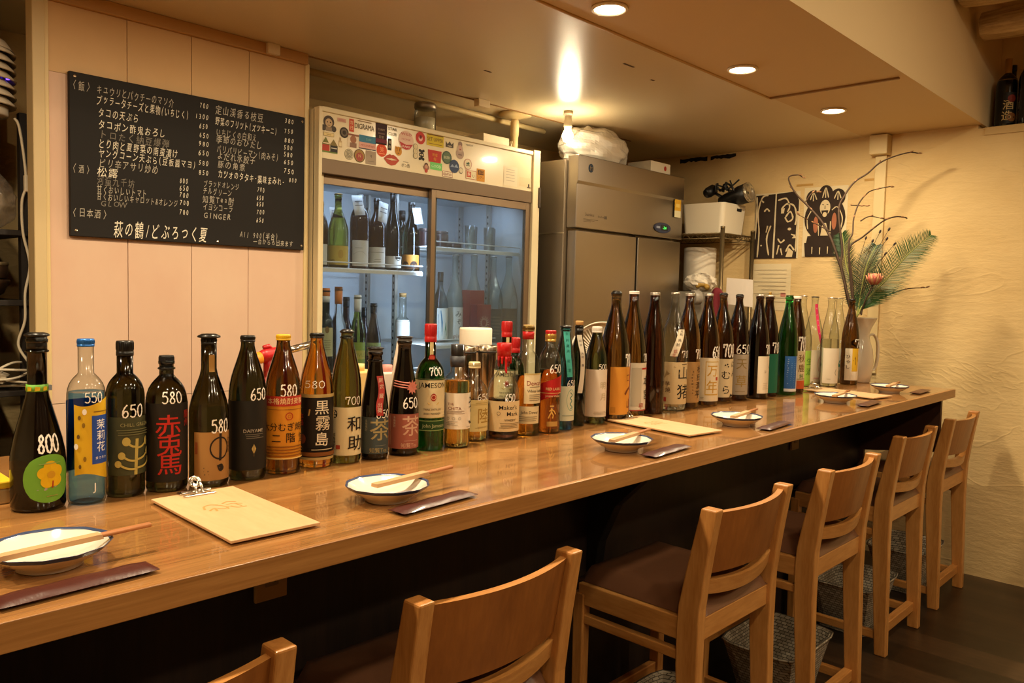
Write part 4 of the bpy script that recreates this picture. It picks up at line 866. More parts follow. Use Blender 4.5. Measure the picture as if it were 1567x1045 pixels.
bottle(B['redchar'], 'shochu_bottle', 'round shouldered dark bottle with large red brush characters on black paper', 'bottle', G['darkolive'], [('screw', 1.04, 0, .016, 'black')],
       [('241f19', [('t', '赤', .48, .72, .27, 'b52a1e', 1.1), ('t', '兎', .50, .47, .27, 'b52a1e', 1.1), ('t', '馬', .50, .22, .26, 'b52a1e', 1.1), ('t', '薩州', .80, .80, .10, 'a02a20', .9, True)])], ring=[B['redchar']['h'] - .024])
ph = B['hock']
bottle(ph, 'shochu_bottle', 'slim dark bottle with a flat lip and brown kraft label with a brushed loop', 'bottle', G['darkolive'], ['plainneck', ('screw', 1.0, .006, .018, 'black'), ('crown', 1.18, -.002, .006, 'black')],
       [('a07642', [('o', .62, .66, .22, '231a12', .035, .9), ('l', [(.63, .96), (.63, .6), (.62, .40)], .055, '231a12'), ('l', [(.55, .28), (.66, .30), (.62, .18)], .06, '231a12'), ('o', .64, .25, .05, '231a12', .03), ('t', '本格焼酎', .9, .70, .075, '4a3420', .9, True), ('r', .04, .10, .55, .80, '8a4a2a'), ('p', .22, .30, .1, .3, 3, '6e5230'), ('p', .32, .38, .1, .3, 3, '6e5230')])],
       extra=tagstrip([(ph['f'] + .35, ph['zn'] + .028), (ph['f'] + .35, ph['zn'] - .006)], .010, mat('paper tan tag', 'a07838', .6)))
bottle(B['daiya'], 'shochu_bottle', 'dark green bottle with a matte black label and one small gold leaf', 'bottle', G['darkolive'], ['plainneck', ('screw', 1.06, 0, .013, 'black')],
       [('1f1d19', [('t', 'DAIYAME', .60, .57, .060, 'a8a090', 1.05), ('p', .45, .80, .45, .53, 3, '6e685c'), ('q', [(.60, .38), (.635, .31), (.60, .23), (.565, .31)], 'b8a060'), ('l', [(.6, .37), (.6, .2)], .008, '5e5030')])])
bottle(B['orange'], 'shochu_bottle', 'amber bottle with yellow cap and orange label under a red band', 'bottle', G['brown'], ['plainneck', ('screw', 1.08, 0, .012, 'yellow')],
       [('cf8a26', [('r', 0, 1, .84, 1, 'b03424'), ('t', '本格焼酎麦製', .52, .92, .095, 'e8c890'), ('o', .57, .68, .055, 'b03a1e', .014), ('t', '〇', .57, .68, .05, 'b03a1e'), ('t', '大分むぎ焼酎', .52, .51, .125, '32200e', .95), ('t', '二', .34, .33, .14, '32200e'), ('t', '階', .60, .34, .15, '32200e'), ('t', '堂', .86, .33, .15, '32200e'), ('p', .1, .95, .03, .22, 4, '8a5418'), ('p', .05, .95, .78, .80, 1, '7a4a18'), ('r', 0, 1, .0, .02, 'e2c070')])])
bottle(B['kuro'], 'shochu_bottle', 'amber bottle with a black label, gold ridge and large pale characters', 'bottle', G['amber'], ['plainneck', ('screw', 1.08, 0, .011, 'black')],
       [('1c1713', [('r', 0, 1, .95, 1, 'b39a60'), ('r', 0, 1, 0, .04, 'b39a60'), ('q', [(.1, .62), (.38, .78), (.6, .66), (.95, .76), (.95, .6), (.6, .56), (.36, .68), (.1, .56)], 'a08246'), ('t', '黒', .60, .80, .21, 'e4dcc4'), ('t', '霧', .62, .56, .22, 'd8ccae'), ('t', '島', .60, .32, .20, 'e4dcc4'), ('t', '本格', .22, .62, .09, 'a8281c', .9, True), ('d', .25, .32, .075, '6a3420', .8), ('r', .36, .92, .13, .19, '0c0a08'), ('p', .38, .9, .145, .175, 1, 'c8bc9c'), ('r', .0, 1, .06, .12, '7a4a20')])])
flowermark = [('d', .14, .86, .085, '1a1614', .8)] + [('d', .14 + .055 * .62 * cos(2*pi*i/5 + .3), .86 + .052 * sin(2*pi*i/5 + .3), .022, 'e4d8b4', .8) for i in range(5)] + [('d', .14, .86, .012, 'e4d8b4', .8)]
bottle(B['wasuke'], 'shochu_bottle', 'olive green bottle with cream label and two large brushed black characters', 'bottle', G['olive'], ['plainneck', ('crown', 1.0, -.001, .008, 'black')],
       [('dccfa4', flowermark + [('t', '和', .64, .66, .30, '15110e', 1.1), ('t', '助', .66, .26, .30, '15110e', 1.1), ('t', '白金乃露', .05, .34, .075, '3a2c20', .9, True), ('t', '本格焼酎', .15, .32, .07, '3a2c20', .9, True), ('r', .2, .3, .14, .22, 'a8442e'), ('t', '芋', .93, .9, .07, '3a2c20')])], ring=[B['wasuke']['h'] - .017])
tea = lambda c, w: [('t', '茶', .64, .66, .56, c, 1.05), ('l', [(.12, .10), (.12, .95)], .008, w), ('t', '本格焼酎', .24, .78, .075, w, .9, True), ('t', '知覧Tea', .58, .10, .13, c, 1.0), ('p', .45, .9, .22, .24, 1, w)]
ptl = B['tealab']
bottle(ptl, 'shochu_bottle', 'short black bottle with grey-blue label, tea tree drawing and red neck strip', 'bottle', G['black'], [('sleeve', 1.04, 0, .014, 'clearwrap'), ('crown', 1.0, -.0015, .004, 'black')],
       [('3f4a4c', tea('9c8f62', '8a8a78'))], ring=[ptl['h'] - .030], extra=tagstrip([(ptl['f'] + .55, .197), (ptl['f'] + .62, .165), (ptl['f'] + .35, .130), (ptl['f'] + .40, .105)], .016, mat('paper red strip', 'a8322a', .6), [('限定蔵出荷', (.05, .95), .011, 'e8d8c0')]))
def ribbon(t, pr, d):
    a = MB(); m = mat('paper pink cord', 'd08070', .6); f = d['f']
    for k in (0, .006, .012):
        pts = [on_bottle(pr, f + q, .180 - k - (q + .7) * .004, .001) for q in [i * .13 - .9 for i in range(12)]]; a.tube(pts, .0016, m, 6)
    p = on_bottle(pr, f + .62, .166, .003); d0 = Vector((cos(f + .62), sin(f + .62), 0)); s = Vector((-d0.y, d0.x, 0)); vs = [Vector(p)]
    for i in range(20): r = .016 if i % 2 else .010; vs.append(Vector(p) + s * r * cos(2*pi*i/20) + Vector((0, 0, 1)) * r * 1.15 * sin(2*pi*i/20) + d0 * .001)
    a.add(vs, [(0, i + 1, (i + 1) % 20 + 1) for i in range(20)], m); a.build('paper_cord', t)
bottle(B['pinklab'], 'shochu_bottle', 'black bottle with reddish pink label, tea tree drawing and pink cord at its shoulder', 'bottle', G['black'], [('sleeve', 1.04, 0, .020, 'clearwrap'), ('crown', 1.0, -.0015, .004, 'black')],
       [('9a5a4c', tea('c9a38a', 'd8c0a8'))], extra=ribbon)
# --- whiskies ---------------------------------------------------------
iris = lambda: [('t', 'JAMESON', .50, .84, .17, '1c1a16', .98), ('d', .52, .53, .10, '9a3022', .75), ('o', .52, .53, .055, 'd8a080', .02), ('q', [(.38, .40), (.66, .40), (.62, .35), (.42, .35)], 'c8a860'), ('t', 'TRIPLE DISTILLED', .5, .22, .06, '2a2620', .9), ('t', 'IRISH WHISKEY', .5, .11, .065, '2a2620', .9), ('r', 0, 1, 0, .015, 'c0a860'), ('r', 0, 1, .975, 1, '2e4a26')]
ip = B['irish']
def seal(t, pr, d):
    f = d['f'] + .25; a = MB()
    sheet(a, pr, d['h'] - .082, d['h'] - .044, f - .33, f + .28, mat('paper cream strip', 'd8c690', .5), .0009)
    p = Vector(on_bottle(pr, f, d['h'] - .083, .002)); dv = Vector((cos(f), sin(f), 0)); s = Vector((-dv.y, dv.x, 0)); vs = [p]
    for r, off in ((.0085, .0), (.006, .001)):
        vs = [p + dv * off] + [p + dv * off + s * r * cos(2*pi*i/20) + Vector((0, 0, r * sin(2*pi*i/20))) for i in range(20)]
        a.add(vs, [(0, i + 1, (i + 1) % 20 + 1) for i in range(20)], ink('a8281c' if off == 0 else 'c8503c'))
    a.build('neck_seal', t)
bottle(ip, 'whiskey_bottle', 'green whiskey bottle with long red cap and cream label, price 700 on its shoulder', 'bottle', G['irish'], ['plainneck', ('screw', 1.08, 0, .045, 'red')],
       [('d9cba0', iris()), ('24451f', [('t', 'John Jameson', .5, .5, .45, 'a8b080', .9), ('r', 0, 1, .93, 1, '8aa060'), ('r', 0, 1, 0, .07, '8aa060')])], extra=seal)
bottle(B['chita'], 'whiskey_bottle', 'clear bottle of pale whisky with white label and slate stopper', 'bottle', None, ['plainneck', ('cork', 1.0, 0, .032, 'slate'), ('sleeve', 1.12, .030, .058, 'slate')],
       [('e2d8c4', [('t', 'THE', .30, .70, .085, '7a3a2a', 1.1), ('t', 'CHITA', .40, .58, .105, '7a3a2a', 1.1), ('p', .18, .66, .42, .52, 3, 'a08a78'), ('o', .24, .30, .035, '9a9488', .01), ('o', .38, .30, .035, '9a9488', .01), ('o', .52, .30, .035, '9a9488', .01), ('p', .18, .5, .1, .24, 3, 'b0a898'), ('l', [(.80, .88), (.88, .80), (.78, .72)], .035, '1a1612'), ('l', [(.86, .95), (.86, .70), (.92, .62)], .03, '1a1612'), ('l', [(.80, .60), (.93, .62), (.86, .45)], .035, '1a1612'), ('l', [(.78, .22), (.86, .16), (.95, .24)], .045, '1a1612'), ('t', 'SUNTORY', .80, .06, .05, '5a4a3c', .9)])],
       liquid=(G['whiskypale'], B['chita']['zs'] + .012), shell=CLEAR)
bottle(B['riku'], 'whiskey_bottle', 'short clear whisky bottle with cream cap and pale gold outlined character label', 'bottle', None, ['plainneck', ('screw', 1.0, 0, .016, 'cream')],
       [('d4bf80', [('t', '陸', .66, .50, .46, 'a08038', .95), ('r', 0, 1, .84, .86, 'b8a060'), ('p', .4, .95, .1, .16, 2, 'a89058'), ('p', .4, .95, .88, .93, 1, 'b09a60')])],
       liquid=(G['whiskypale'], B['riku']['zs'] - .008), shell=CLEAR)
def drips(t, pr, d):
    a = MB(); f = d['f']; m = CAPM['wax']
    for q, l in ((-.9, .010), (-.3, .02), (.35, .045), (.8, .012), (1.6, .02), (2.4, .03), (3.2, .015), (4.1, .03)):
        z0 = d['h'] - .036; n = 6; pts = [on_bottle(pr, f + q, z0 - l * i / n, .0005) for i in range(n + 1)]; a.tube(pts, [.004, .0038, .0035, .0032, .003, .0036, .002], m, 8)
    a.build('wax_drip', t)
bottle(B['wax'], 'whiskey_bottle', 'squat clear bourbon bottle with dripping red wax over its neck', 'bottle', None, ['plainneck', ('cork', 1.22, 0, .040, 'wax')],
       [('dcc596', [('t', "Maker's", .60, .80, .175, '1f1812', 1.1), ('t', 'Mark', .70, .59, .175, '1f1812', 1.1), ('o', .38, .60, .055, '5a4a34', .012), ('t', 'WHISKY', .64, .38, .10, '2a2018', 1), ('p', .38, .92, .10, .30, 4, '8a7650'), ('p', .02, .14, .1, .8, 10, '9a8658'), ('d', .08, .86, .07, '3a2a1c', .7)])],
       liquid=(G['whiskydark'], B['wax']['zs'] + .004), shell=CLEAR, extra=drips)
bottle(B['dewar'], 'whiskey_bottle', 'clear scotch bottle with red collar under a cork top and cream label', 'bottle', None, ['plainneck', ('cork', 1.0, 0, .006, 'cork'), ('screw', 1.10, .004, .018, 'darkgold'), ('sleeve', 1.10, .016, .040, 'red')],
       [('e0d0a8', [('t', "Dewar's", .58, .68, .20, '8a2a1e', .9), ('p', .2, .95, .52, .58, 1, '8a7a5c'), ('t', 'White Label', .56, .42, .12, '3a2e22', .9), ('p', .2, .95, .08, .32, 4, '8a7a5c'), ('r', 0, 1, .96, 1, 'c0a868')]), ('d8c79c', [('t', 'John Dewar', .56, .66, .22, '4a3a2a', .9), ('p', .1, .9, .12, .45, 3, '9a8a68')])],
       liquid=(G['whisky'], B['dewar']['zs'] - .008), shell=CLEAR)
slant = lambda u, v: (u, v * .62 + u * .38)
def strider(t, pr, d):
    a = MB(); f = d['f']; m = ink('c8a050'); Rr = d['R']; pl = lambda x, y: on_bottle(pr, f + .25 + x / Rr, .045 + y, .0008)
    for pts in ([(0, .030), (0, .018)], [(0, .018), (-.006, .008), (-.009, 0)], [(0, .018), (.005, .009), (.003, 0)], [(0, .026), (.008, .020), (.012, .012)], [(0, .026), (-.006, .020)], [(-.005, .035), (.006, .035)]):
        q = [Vector((p[0], p[1], 0)) for p in pts]; vs = []
        for i, p in enumerate(q):
            dd = (q[min(i+1, len(q)-1)] - q[max(i-1, 0)]).normalized(); nn = Vector((-dd.y, dd.x, 0)) * .0016; vs += [pl(p.x + nn.x, p.y + nn.y), pl(p.x - nn.x, p.y - nn.y)]
        a.add(vs, [(2*i, 2*i+1, 2*i+3, 2*i+2) for i in range(len(q) - 1)], m)
    sheet(a, pr, .022, .036, f - .15, f + .85, ink('b08a48'), .0007); a.build('gold_mark', t)
bottle(B['redlab'], 'whiskey_bottle', 'clear bottle of dark whisky with slanted red label and striding gold figure', 'bottle', None, ['plainneck', ('screw', 1.04, 0, .010, 'red'), ('screw', 1.06, .009, .032, 'gold')],
       [('a81e1c', [('t', 'RED LABEL', .62, .50, .12, 'e0c890', .9), ('r', .05, .95, .34, .36, 'd8b070'), ('t', 'Johnnie Walker', .6, .25, .10, 'd8b890', .8)], slant)],
       liquid=(G['whiskydark'], B['redlab']['zs'] - .004), shell=CLEAR, extra=strider)
# --- sake row -----------------------------------------------------------
pt = B['teal']
bottle(pt, 'sake_bottle', 'teal blue bottle with a long turquoise paper strip and green written label', 'bottle', G['tealblue'], [('crown', 1.0, -.001, .006, 'black')],
       [('cfd2b8', [('o', .55, .60, .30, '3f9a8a', .018, .45), ('l', [(.5, .82), (.62, .74), (.5, .66), (.6, .58), (.5, .48), (.62, .40), (.52, .34)], .025, '2f7a70'), ('p', .1, .95, .12, .18, 1, '8a9a88')])],
       extra=tagstrip([(pt['f'] + .15, pt['h'] - .008), (pt['f'] + .3, pt['h'] - .05), (pt['f'] + .35, pt['h'] - .09), (pt['f'] + .55, pt['h'] - .148)], .017, mat('paper turquoise', '3fa89c', .6), [('生貯蔵酒限定', (.1, .95), .009, '1f6a64')]))
ps = B['string']
bottle(ps, 'sake_bottle', 'slim black-green bottle with cork, black string and a long white strip', 'bottle', G['blackgreen'], [('cork', 1.05, -.006, .010, 'cork'), ('sleeve', 1.12, .012, .04, 'black')], [],
       extra=tagstrip([(ps['f'] + .1, ps['h'] - .035), (ps['f'] + .5, ps['h'] - .09), (ps['f'] + .55, ps['h'] - .15), (ps['f'] + .3, ps['h'] - .21)], .014, mat('paper white strip', 'd9cfba', .6), [('純米大吟醸', (.1, .6), .008, '6a6258')]))
bottle(B['moon'], 'sake_bottle', 'small green bottle with white screw cap and tall white label, price 500', 'bottle', G['olive'], ['plainneck', ('screw', 1.10, 0, .018, 'white')],
       [('dfd3c0', [('t', '明', .72, .66, .15, 'b8aa88', 1), ('t', '月', .72, .42, .15, 'b8aa88', 1), ('p', .4, .95, .04, .12, 3, 'b8aa90')])])
bottle(B['brown orange'], 'sake_bottle', 'tall brown bottle with a plain orange label turned to the right', 'bottle', G['brown'], [('crown', .95, .0, .012, 'black')],
       [('c88a34', [('t', '口', .72, .76, .16, '6e3a1a', .8), ('l', [(.55, .42), (.7, .52), (.95, .58)], .05, '6e3a1a'), ('t', '山', .80, .22, .20, '6e3a1a', 1), ('r', .04, .2, .04, .16, 'b07828')])])
bottle(B['brown grey'], 'sake_bottle', 'tall brown bottle with white cap and a red-bordered pale label', 'bottle', G['brown'], ['plainneck', ('screw', 1.06, 0, .010, 'white')],
       [('d8cfbc', [('r', 0, .04, 0, 1, 'b04a3a'), ('r', 0, 1, 0, .025, 'b04a3a'), ('r', .5, .95, .86, .90, 'b03428'), ('r', .10, .5, .1, .9, 'b8b09c'), ('t', '本', .78, .62, .20, '2a2620'), ('t', '宮', .80, .34, .20, '2a2620'), ('t', '甲', .5, .10, .12, 'a03a30')])])
bottle(B['plain'], 'sake_bottle', 'tall dark brown bottle with silver cap and no label facing out', 'bottle', G['darkbrown'], ['plainneck', ('screw', 1.06, 0, .009, 'silver')])
pb = B['boar']
bottle(pb, 'sake_bottle', 'tall clear bottle with black brush characters and a slanted white neck tag', 'bottle', None, [('screw', 1.1, 0, .006, 'silver')],
       [('cdb98e', [('t', '山', .70, .74, .30, '1c1814', 1.15), ('t', '猪', .72, .30, .34, '1c1814', 1.1), ('p', .55, .95, .93, .97, 1, '5a4a34'), ('q', [(.0, .6), (.1, .8), (.35, .9), (.55, .8), (.5, .7), (.2, .72)], 'a08a60'), ('t', '芋', .14, .48, .12, '5a4630'), ('t', '焼', .16, .34, .12, '5a4630'), ('r', .02, .12, .06, .16, 'a84030')])],
       shell=CLEAR, liquid=(G['water'], .165), extra=tagstrip([(pb['f'] + .75, .285), (pb['f'] + .55, .262), (pb['f'] + .25, .225), (pb['f'] + .02, .192)], .026, mat('paper pale tag', 'dccfb4', .6), [('本格焼酎', (.1, .7), .011, '4a4034'), ('認定', (.8, 1.0), .012, 'b03a30')]))
bottle(B['tan'], 'sake_bottle', 'tall brown bottle with silver cap and brown kraft label with vertical black writing', 'bottle', G['brown'], ['plainneck', ('screw', 1.06, 0, .009, 'silver')],
       [('a88452', [('t', '杜', .72, .82, .17, '1f1610'), ('t', '氏', .70, .62, .17, '1f1610'), ('t', '潤', .68, .42, .18, '1f1610'), ('t', '平', .64, .20, .19, '1f1610'), ('p', .3, .36, .2, .8, 8, '5a4226')])])
bottle(B['mannen'], 'sake_bottle', 'tall brown bottle with silver cap and white label in a gold frame', 'bottle', G['brown'], ['plainneck', ('screw', 1.06, 0, .009, 'silver')],
       [('e0d5b8', [('r', .28, .86, .14, .92, 'c8a850'), ('r', .31, .83, .17, .90, 'e2d8bc'), ('t', '万', .56, .70, .26, 'c09a38', 1.0), ('t', '年', .56, .34, .28, 'c09a38', 1.0), ('r', .70, .80, .48, .56, 'b04a34'), ('p', .1, .3, .04, .1, 2, '9a8a68')])])
bottle(B['mura'], 'sake_bottle', 'tall brown bottle with cream label of loose black brush writing', 'bottle', G['brown'], [('crown', .95, 0, .010, 'black')],
       [('d8cba6', [('t', 'む', .42, .58, .22, '1f1a14', 1.2), ('t', 'ら', .44, .20, .22, '1f1a14', 1.1), ('t', 'に', .82, .86, .17, '1f1a14'), ('t', 'ん', .84, .62, .16, '1f1a14'), ('d', .36, .84, .02, '1f1a14'), ('d', .46, .86, .02, '1f1a14'), ('d', .5, .80, .02, '1f1a14'), ('q', [(.6, 0), (.7, .1), (.85, .04), (.98, .12), (.98, 0)], '1f1a14')])])
bottle(B['amber'], 'sake_bottle', 'tall half-full amber bottle with a grey label and dull gold characters', 'bottle', G['darkbrown'], [('crown', .95, 0, .010, 'black')],
       [('a89e8c', [('t', '天', .50, .76, .26, '8a7846', 1.05), ('t', '草', .50, .34, .28, '9a8448', 1.05), ('p', .2, .8, .06, .1, 1, '8a7a58')])], liquid=None)
bottle(B['strip'], 'sake_bottle', 'tall brown bottle with a narrow white label seen at its right side', 'bottle', G['darkbrown'], [('crown', 1.0, 0, .008, 'silver')],
       [('ded3ba', [('t', 'コ', .45, .58, .08, '3a3228'), ('l', [(.8, .72), (.9, .66)], .02, '3a3228'), ('p', .3, .8, .1, .3, 4, 'c8bca0')])])
bottle(B['tealstrip'], 'sake_bottle', 'tall dark bottle with gold pourer and a plain deep green label', 'bottle', G['darkbrown'], [('crown', 1.0, 0, .008, 'silver'), ('cork', .35, -.012, .0, 'gold')],
       [('1f6a50', [('p', .5, .6, .2, .9, 9, '2f7a60')])])
bottle(B['green'], 'sake_bottle', 'tall bright green glass bottle with a blue label turned to the right', 'bottle', G['green'], [], [('2f62a8', [('r', 0, 1, 0, .08, 'd8dce0'), ('r', .90, 1, 0, 1, 'd8dce0'), ('p', .15, .3, .2, .95, 12, '8aa8d0'), ('p', .4, .55, .1, .95, 14, '5a86c0'), ('p', .62, .8, .1, .95, 14, '5a86c0')])])
bottle(B['whitecap'], 'sake_bottle', 'tall brown bottle with white cap and gold-patterned label with an orange foot', 'bottle', G['brown'], ['plainneck', ('screw', 1.1, 0, .010, 'white')],
       [('d6c8a4', [('r', 0, 1, 0, .22, 'c0582a'), ('t', '秋', .5, .80, .2, '7a5a28'), ('t', '鹿', .5, .55, .2, '7a5a28'), ('t', '純', .5, .34, .12, '5a7a3a'), ('p', .1, .9, .24, .28, 1, '7a6a40')])])
bottle(B['clear green'], 'sake_bottle', 'tall clear bottle with a yellow-green label behind the white-capped brown bottle', 'bottle', None, [('crown', 1.0, 0, .006, 'silver')],
       [('8fb848', [('t', '生', .62, .70, .2, '4a7a28'), ('t', '酒', .62, .4, .2, '4a7a28')])], shell=CLEAR)
pp = B['clear pink']
bottle(pp, 'sake_bottle', 'tall clear bottle with a bright pink neck strip and pink oval stamp', 'bottle', None, [('crown', 1.0, 0, .006, 'black')],
       [('e0d3bc', [('o', .62, .58, .26, 'c8405a', .02, .42), ('t', '若', .62, .70, .12, 'c8405a'), ('t', '波', .62, .56, .12, 'c8405a'), ('t', '生', .62, .42, .12, 'c8405a'), ('p', .15, .9, .12, .2, 1, 'd8a0a0')])],
       shell=CLEAR, extra=tagstrip([(pp['f'] + .5, pp['h'] - .035), (pp['f'] + .55, pp['h'] - .10), (pp['f'] + .6, pp['h'] - .16), (pp['f'] + .85, pp['h'] - .222)], .014, mat('paper hot pink', 'd8325e', .6), [('限定本生新酒', (.1, .95), .008, 'f4c0cc')]))
bottle(B['clear white'], 'sake_bottle', 'tall clear bottle half full of water-clear liquid with a plain white label', 'bottle', None, [('crown', 1.0, 0, .005, 'silver')],
       [('e2d9c4', [('l', [(.72, .40), (.66, .30), (.74, .22)], .015, '8a8a78'), ('p', .2, .5, .1, .14, 1, 'c0b89c')])], shell=CLEAR, liquid=(G['water'], B['clear white']['zs'] + .03))
bottle(B['clear turtle'], 'sake_bottle', 'tall clear bottle whose white label carries a green turtle drawing', 'bottle', None, [('crown', 1.0, 0, .005, 'silver')],
       [('ddd6bc', [('d', .52, .55, .14, '4f8a6c', .75), ('d', .3, .5, .05, '4f8a6c'), ('d', .72, .62, .05, '4f8a6c'), ('d', .5, .26, .16, 'c8c4a0', .6), ('l', [(.5, .78), (.5, .95)], .02, '8a8a70')])], shell=CLEAR)
bottle(B['end brown'], 'sake_bottle', 'last brown bottle of the row, white label with a yellow stripe and black shape', 'bottle', G['brown'], [('crown', .95, 0, .008, 'black')],
       [('e0d6c0', [('r', .42, .86, .28, 1, 'd8b030'), ('q', [(.50, .62), (.62, .74), (.86, .84), (.88, .60), (.66, .48)], '241c18'), ('t', 'ひ', .2, .74, .12, '4a443c'), ('t', 'や', .2, .58, .12, '4a443c'), ('t', 'し', .2, .42, .12, '4a443c')])])
bottle(B['irish2'], 'whiskey_bottle', 'second green whiskey bottle, standing behind the red wax bourbon bottle', 'bottle', G['irish'], ['plainneck', ('screw', 1.08, 0, .045, 'red')], [('d9cba0', iris())], extra=seal)
bottle(B['redcap'], 'whiskey_bottle', 'small dark green bottle with red cap, mostly hidden behind the scotch bottle', 'bottle', G['irish'], ['plainneck', ('screw', 1.3, 0, .045, 'red')])
# ================================================================== things on the bar
porc = mat('white porcelain', 'ded7c8', .15, coat=.4)
rimm = mat('blue rim', '3a4664', .2)
chop = mat('chopstick wood', 'a86a38', .5); sleeve = mat('chopstick sleeve', 'c0966a', .6)
def plate(label):
    t = empty('small_plate', (0, 0, 0), label=label, cat='plate', group='blue-rimmed plates along the bar')
    a = MB(); n = 48
    prof = [(.034, 0), (.036, .001), (.037, .006), (.050, .012), (.063, .0215), (.0665, .0262), (.0672, .0268), (.0665, .0272), (.0635, .0245), (.050, .0155), (.034, .0095), (.0001, .009)]
    vs = []; fs = []
    for r, z in prof:
        for k in range(n):
            an = 2*pi*k/n; q = 1 + (.018 * sin(an * 12) * (r / .067) ** 6)
            vs.append((r * q * cos(an), r * q * sin(an), z))
    m = len(prof)
    for i in range(m - 1):
        for k in range(n): fs.append((i*n+k, i*n+(k+1) % n, (i+1)*n+(k+1) % n, (i+1)*n+k))
    a.add(vs, [f for i, f in enumerate(fs) if i // n not in (4, 5, 6, 7)], porc, True); a.add(vs, [f for i, f in enumerate(fs) if i // n in (4, 5, 6, 7)], rimm, True); a.add(vs, [tuple(range(n - 1, -1, -1))], porc)
    a.build('dish', t); return t
def chopsticks(label):
    t = empty('chopsticks', (0, 0, 0), label=label, cat='chopsticks', group='paper-sleeved chopsticks on the plates')
    a = MB()
    for s in (-.0032, .0032): a.tube([(-.095, s, 0), (.105, s * .8, .0)], [.0026, .0034], chop, 8)
    a.build('sticks', t)
    a = MB(); vs = [(-.100, -.009, -.0034), (.035, -.009, -.0034), (.035, .009, -.0034), (-.100, .009, -.0034), (-.100, -.008, .0034), (.033, -.008, .0036), (.033, .008, .0036), (-.100, .008, .0034)]
    a.add(vs, [(3,2,1,0),(4,5,6,7),(0,1,5,4),(1,2,6,5),(2,3,7,6),(3,0,4,7)], sleeve); a.build('paper_sleeve', t); return t
PL = [('first white plate with wavy blue rim, cut by the left edge of the picture', .351, 1.222, 1.18), ('white blue-rimmed plate in front of the pink and grey tea bottles', .923, 1.198, 1.18),
      ('white blue-rimmed plate in front of the clipboard, third from the near end', 1.674, 1.197, 1.18), ('white blue-rimmed plate just past the middle clipboard, fourth from the near end', 2.289, 1.200, 1.18),
      ('white blue-rimmed plate beside the far clipboard', 3.125, 1.222, 1.18), ('white blue-rimmed plate at the far end of the bar', 3.681, 1.205, 1.18)]
p0 = plate(PL[0][0]); c0 = chopsticks('x')
CH = ['pale-sleeved chopsticks across the first plate at the left edge', 'pale-sleeved chopsticks across the plate in front of the tea bottles', 'pale-sleeved chopsticks across the third plate from the near end', 'pale-sleeved chopsticks across the fourth plate from the near end', 'pale-sleeved chopsticks across the plate beside the far clipboard', 'pale-sleeved chopsticks across the plate at the far end']
CR = [(.376, 1.195, radians(3)), (.985, 1.196, radians(4)), (1.703, 1.190, radians(7)), (2.325, 1.192, radians(7)), (3.140, 1.205, radians(6)), (3.700, 1.195, radians(5))]
for i, (l, x, y, s) in enumerate(PL):
    q = p0 if i == 0 else copy_thing(p0, (0, 0, 0), 0, l); q.location = (x, y, 1.0005); q.scale = (s,) * 3
    k = c0 if i == 0 else copy_thing(c0, (0, 0, 0)); k['label'] = CH[i]; k.location = (CR[i][0], CR[i][1], 1.0005 + .0362); k.rotation_euler = (0, radians(-1), CR[i][2])
pk = mat('brown wrapper', '4a2018', .35, coat=.2, bump=((60, 20, 40), .25, .004, 3))
def packet(label):
    a = MB(); n = 20; m = 6; vs = []; fs = []
    for side in (1, -1):
        for i in range(n + 1):
            u = i / n * 2 - 1; x = u * .098
            for j in range(m + 1):
                v = j / m * 2 - 1; e = max(0, 1 - abs(u) ** 8) ** .5 * max(0, 1 - abs(v) ** 4) ** .5
                z = .0055 + side * .0050 * e * (1 + .12 * sin(u * 9 + v * 2)) + (.0004 if abs(u) > .9 else 0) * side; vs.append((x, v * .0225, z))
    w = (n + 1) * (m + 1)
    for i in range(n):
        for j in range(m):
            k = i * (m + 1) + j; fs.append((k, k + m + 1, k + m + 2, k + 1)); fs.append((w + k, w + k + 1, w + k + m + 2, w + k + m + 1))
    a.add(vs, fs, pk, True)
    return tag(a.build('towel_packet'), label, 'wet towel packet', 'brown wet towel packets on the bar')
PK = [(.352, 1.109, 3, 'shiny brown wet-towel packet in front of the first plate'), (.968, 1.113, 5, 'shiny brown wet-towel packet in front of the plate by the tea bottles'), (1.740, 1.103, 5, 'shiny brown wet-towel packet in front of the third plate'),
      (2.355, 1.104, 5, 'shiny brown wet-towel packet in front of the fourth plate'), (3.17, 1.109, 4, 'shiny brown wet-towel packet in front of the plate by the far clipboard'), (3.80, 1.113, 3, 'shiny brown wet-towel packet beside the plate at the far end')]
k0 = packet(PK[0][3])
for i, (x, y, r, l) in enumerate(PK):
    q = k0 if i == 0 else k0.copy()
    if i: COL.objects.link(q); q['label'] = l
    q.location = (x, y, 1.0); q.rotation_euler = (0, 0, radians(r))
ply = wood('clipboard plywood', 'c49c70', 'd0ac80', axis=1, rough=.5, rings=10, stretch=.2)
chrome = mat('chrome', 'd8d4cc', .15, 1.0)
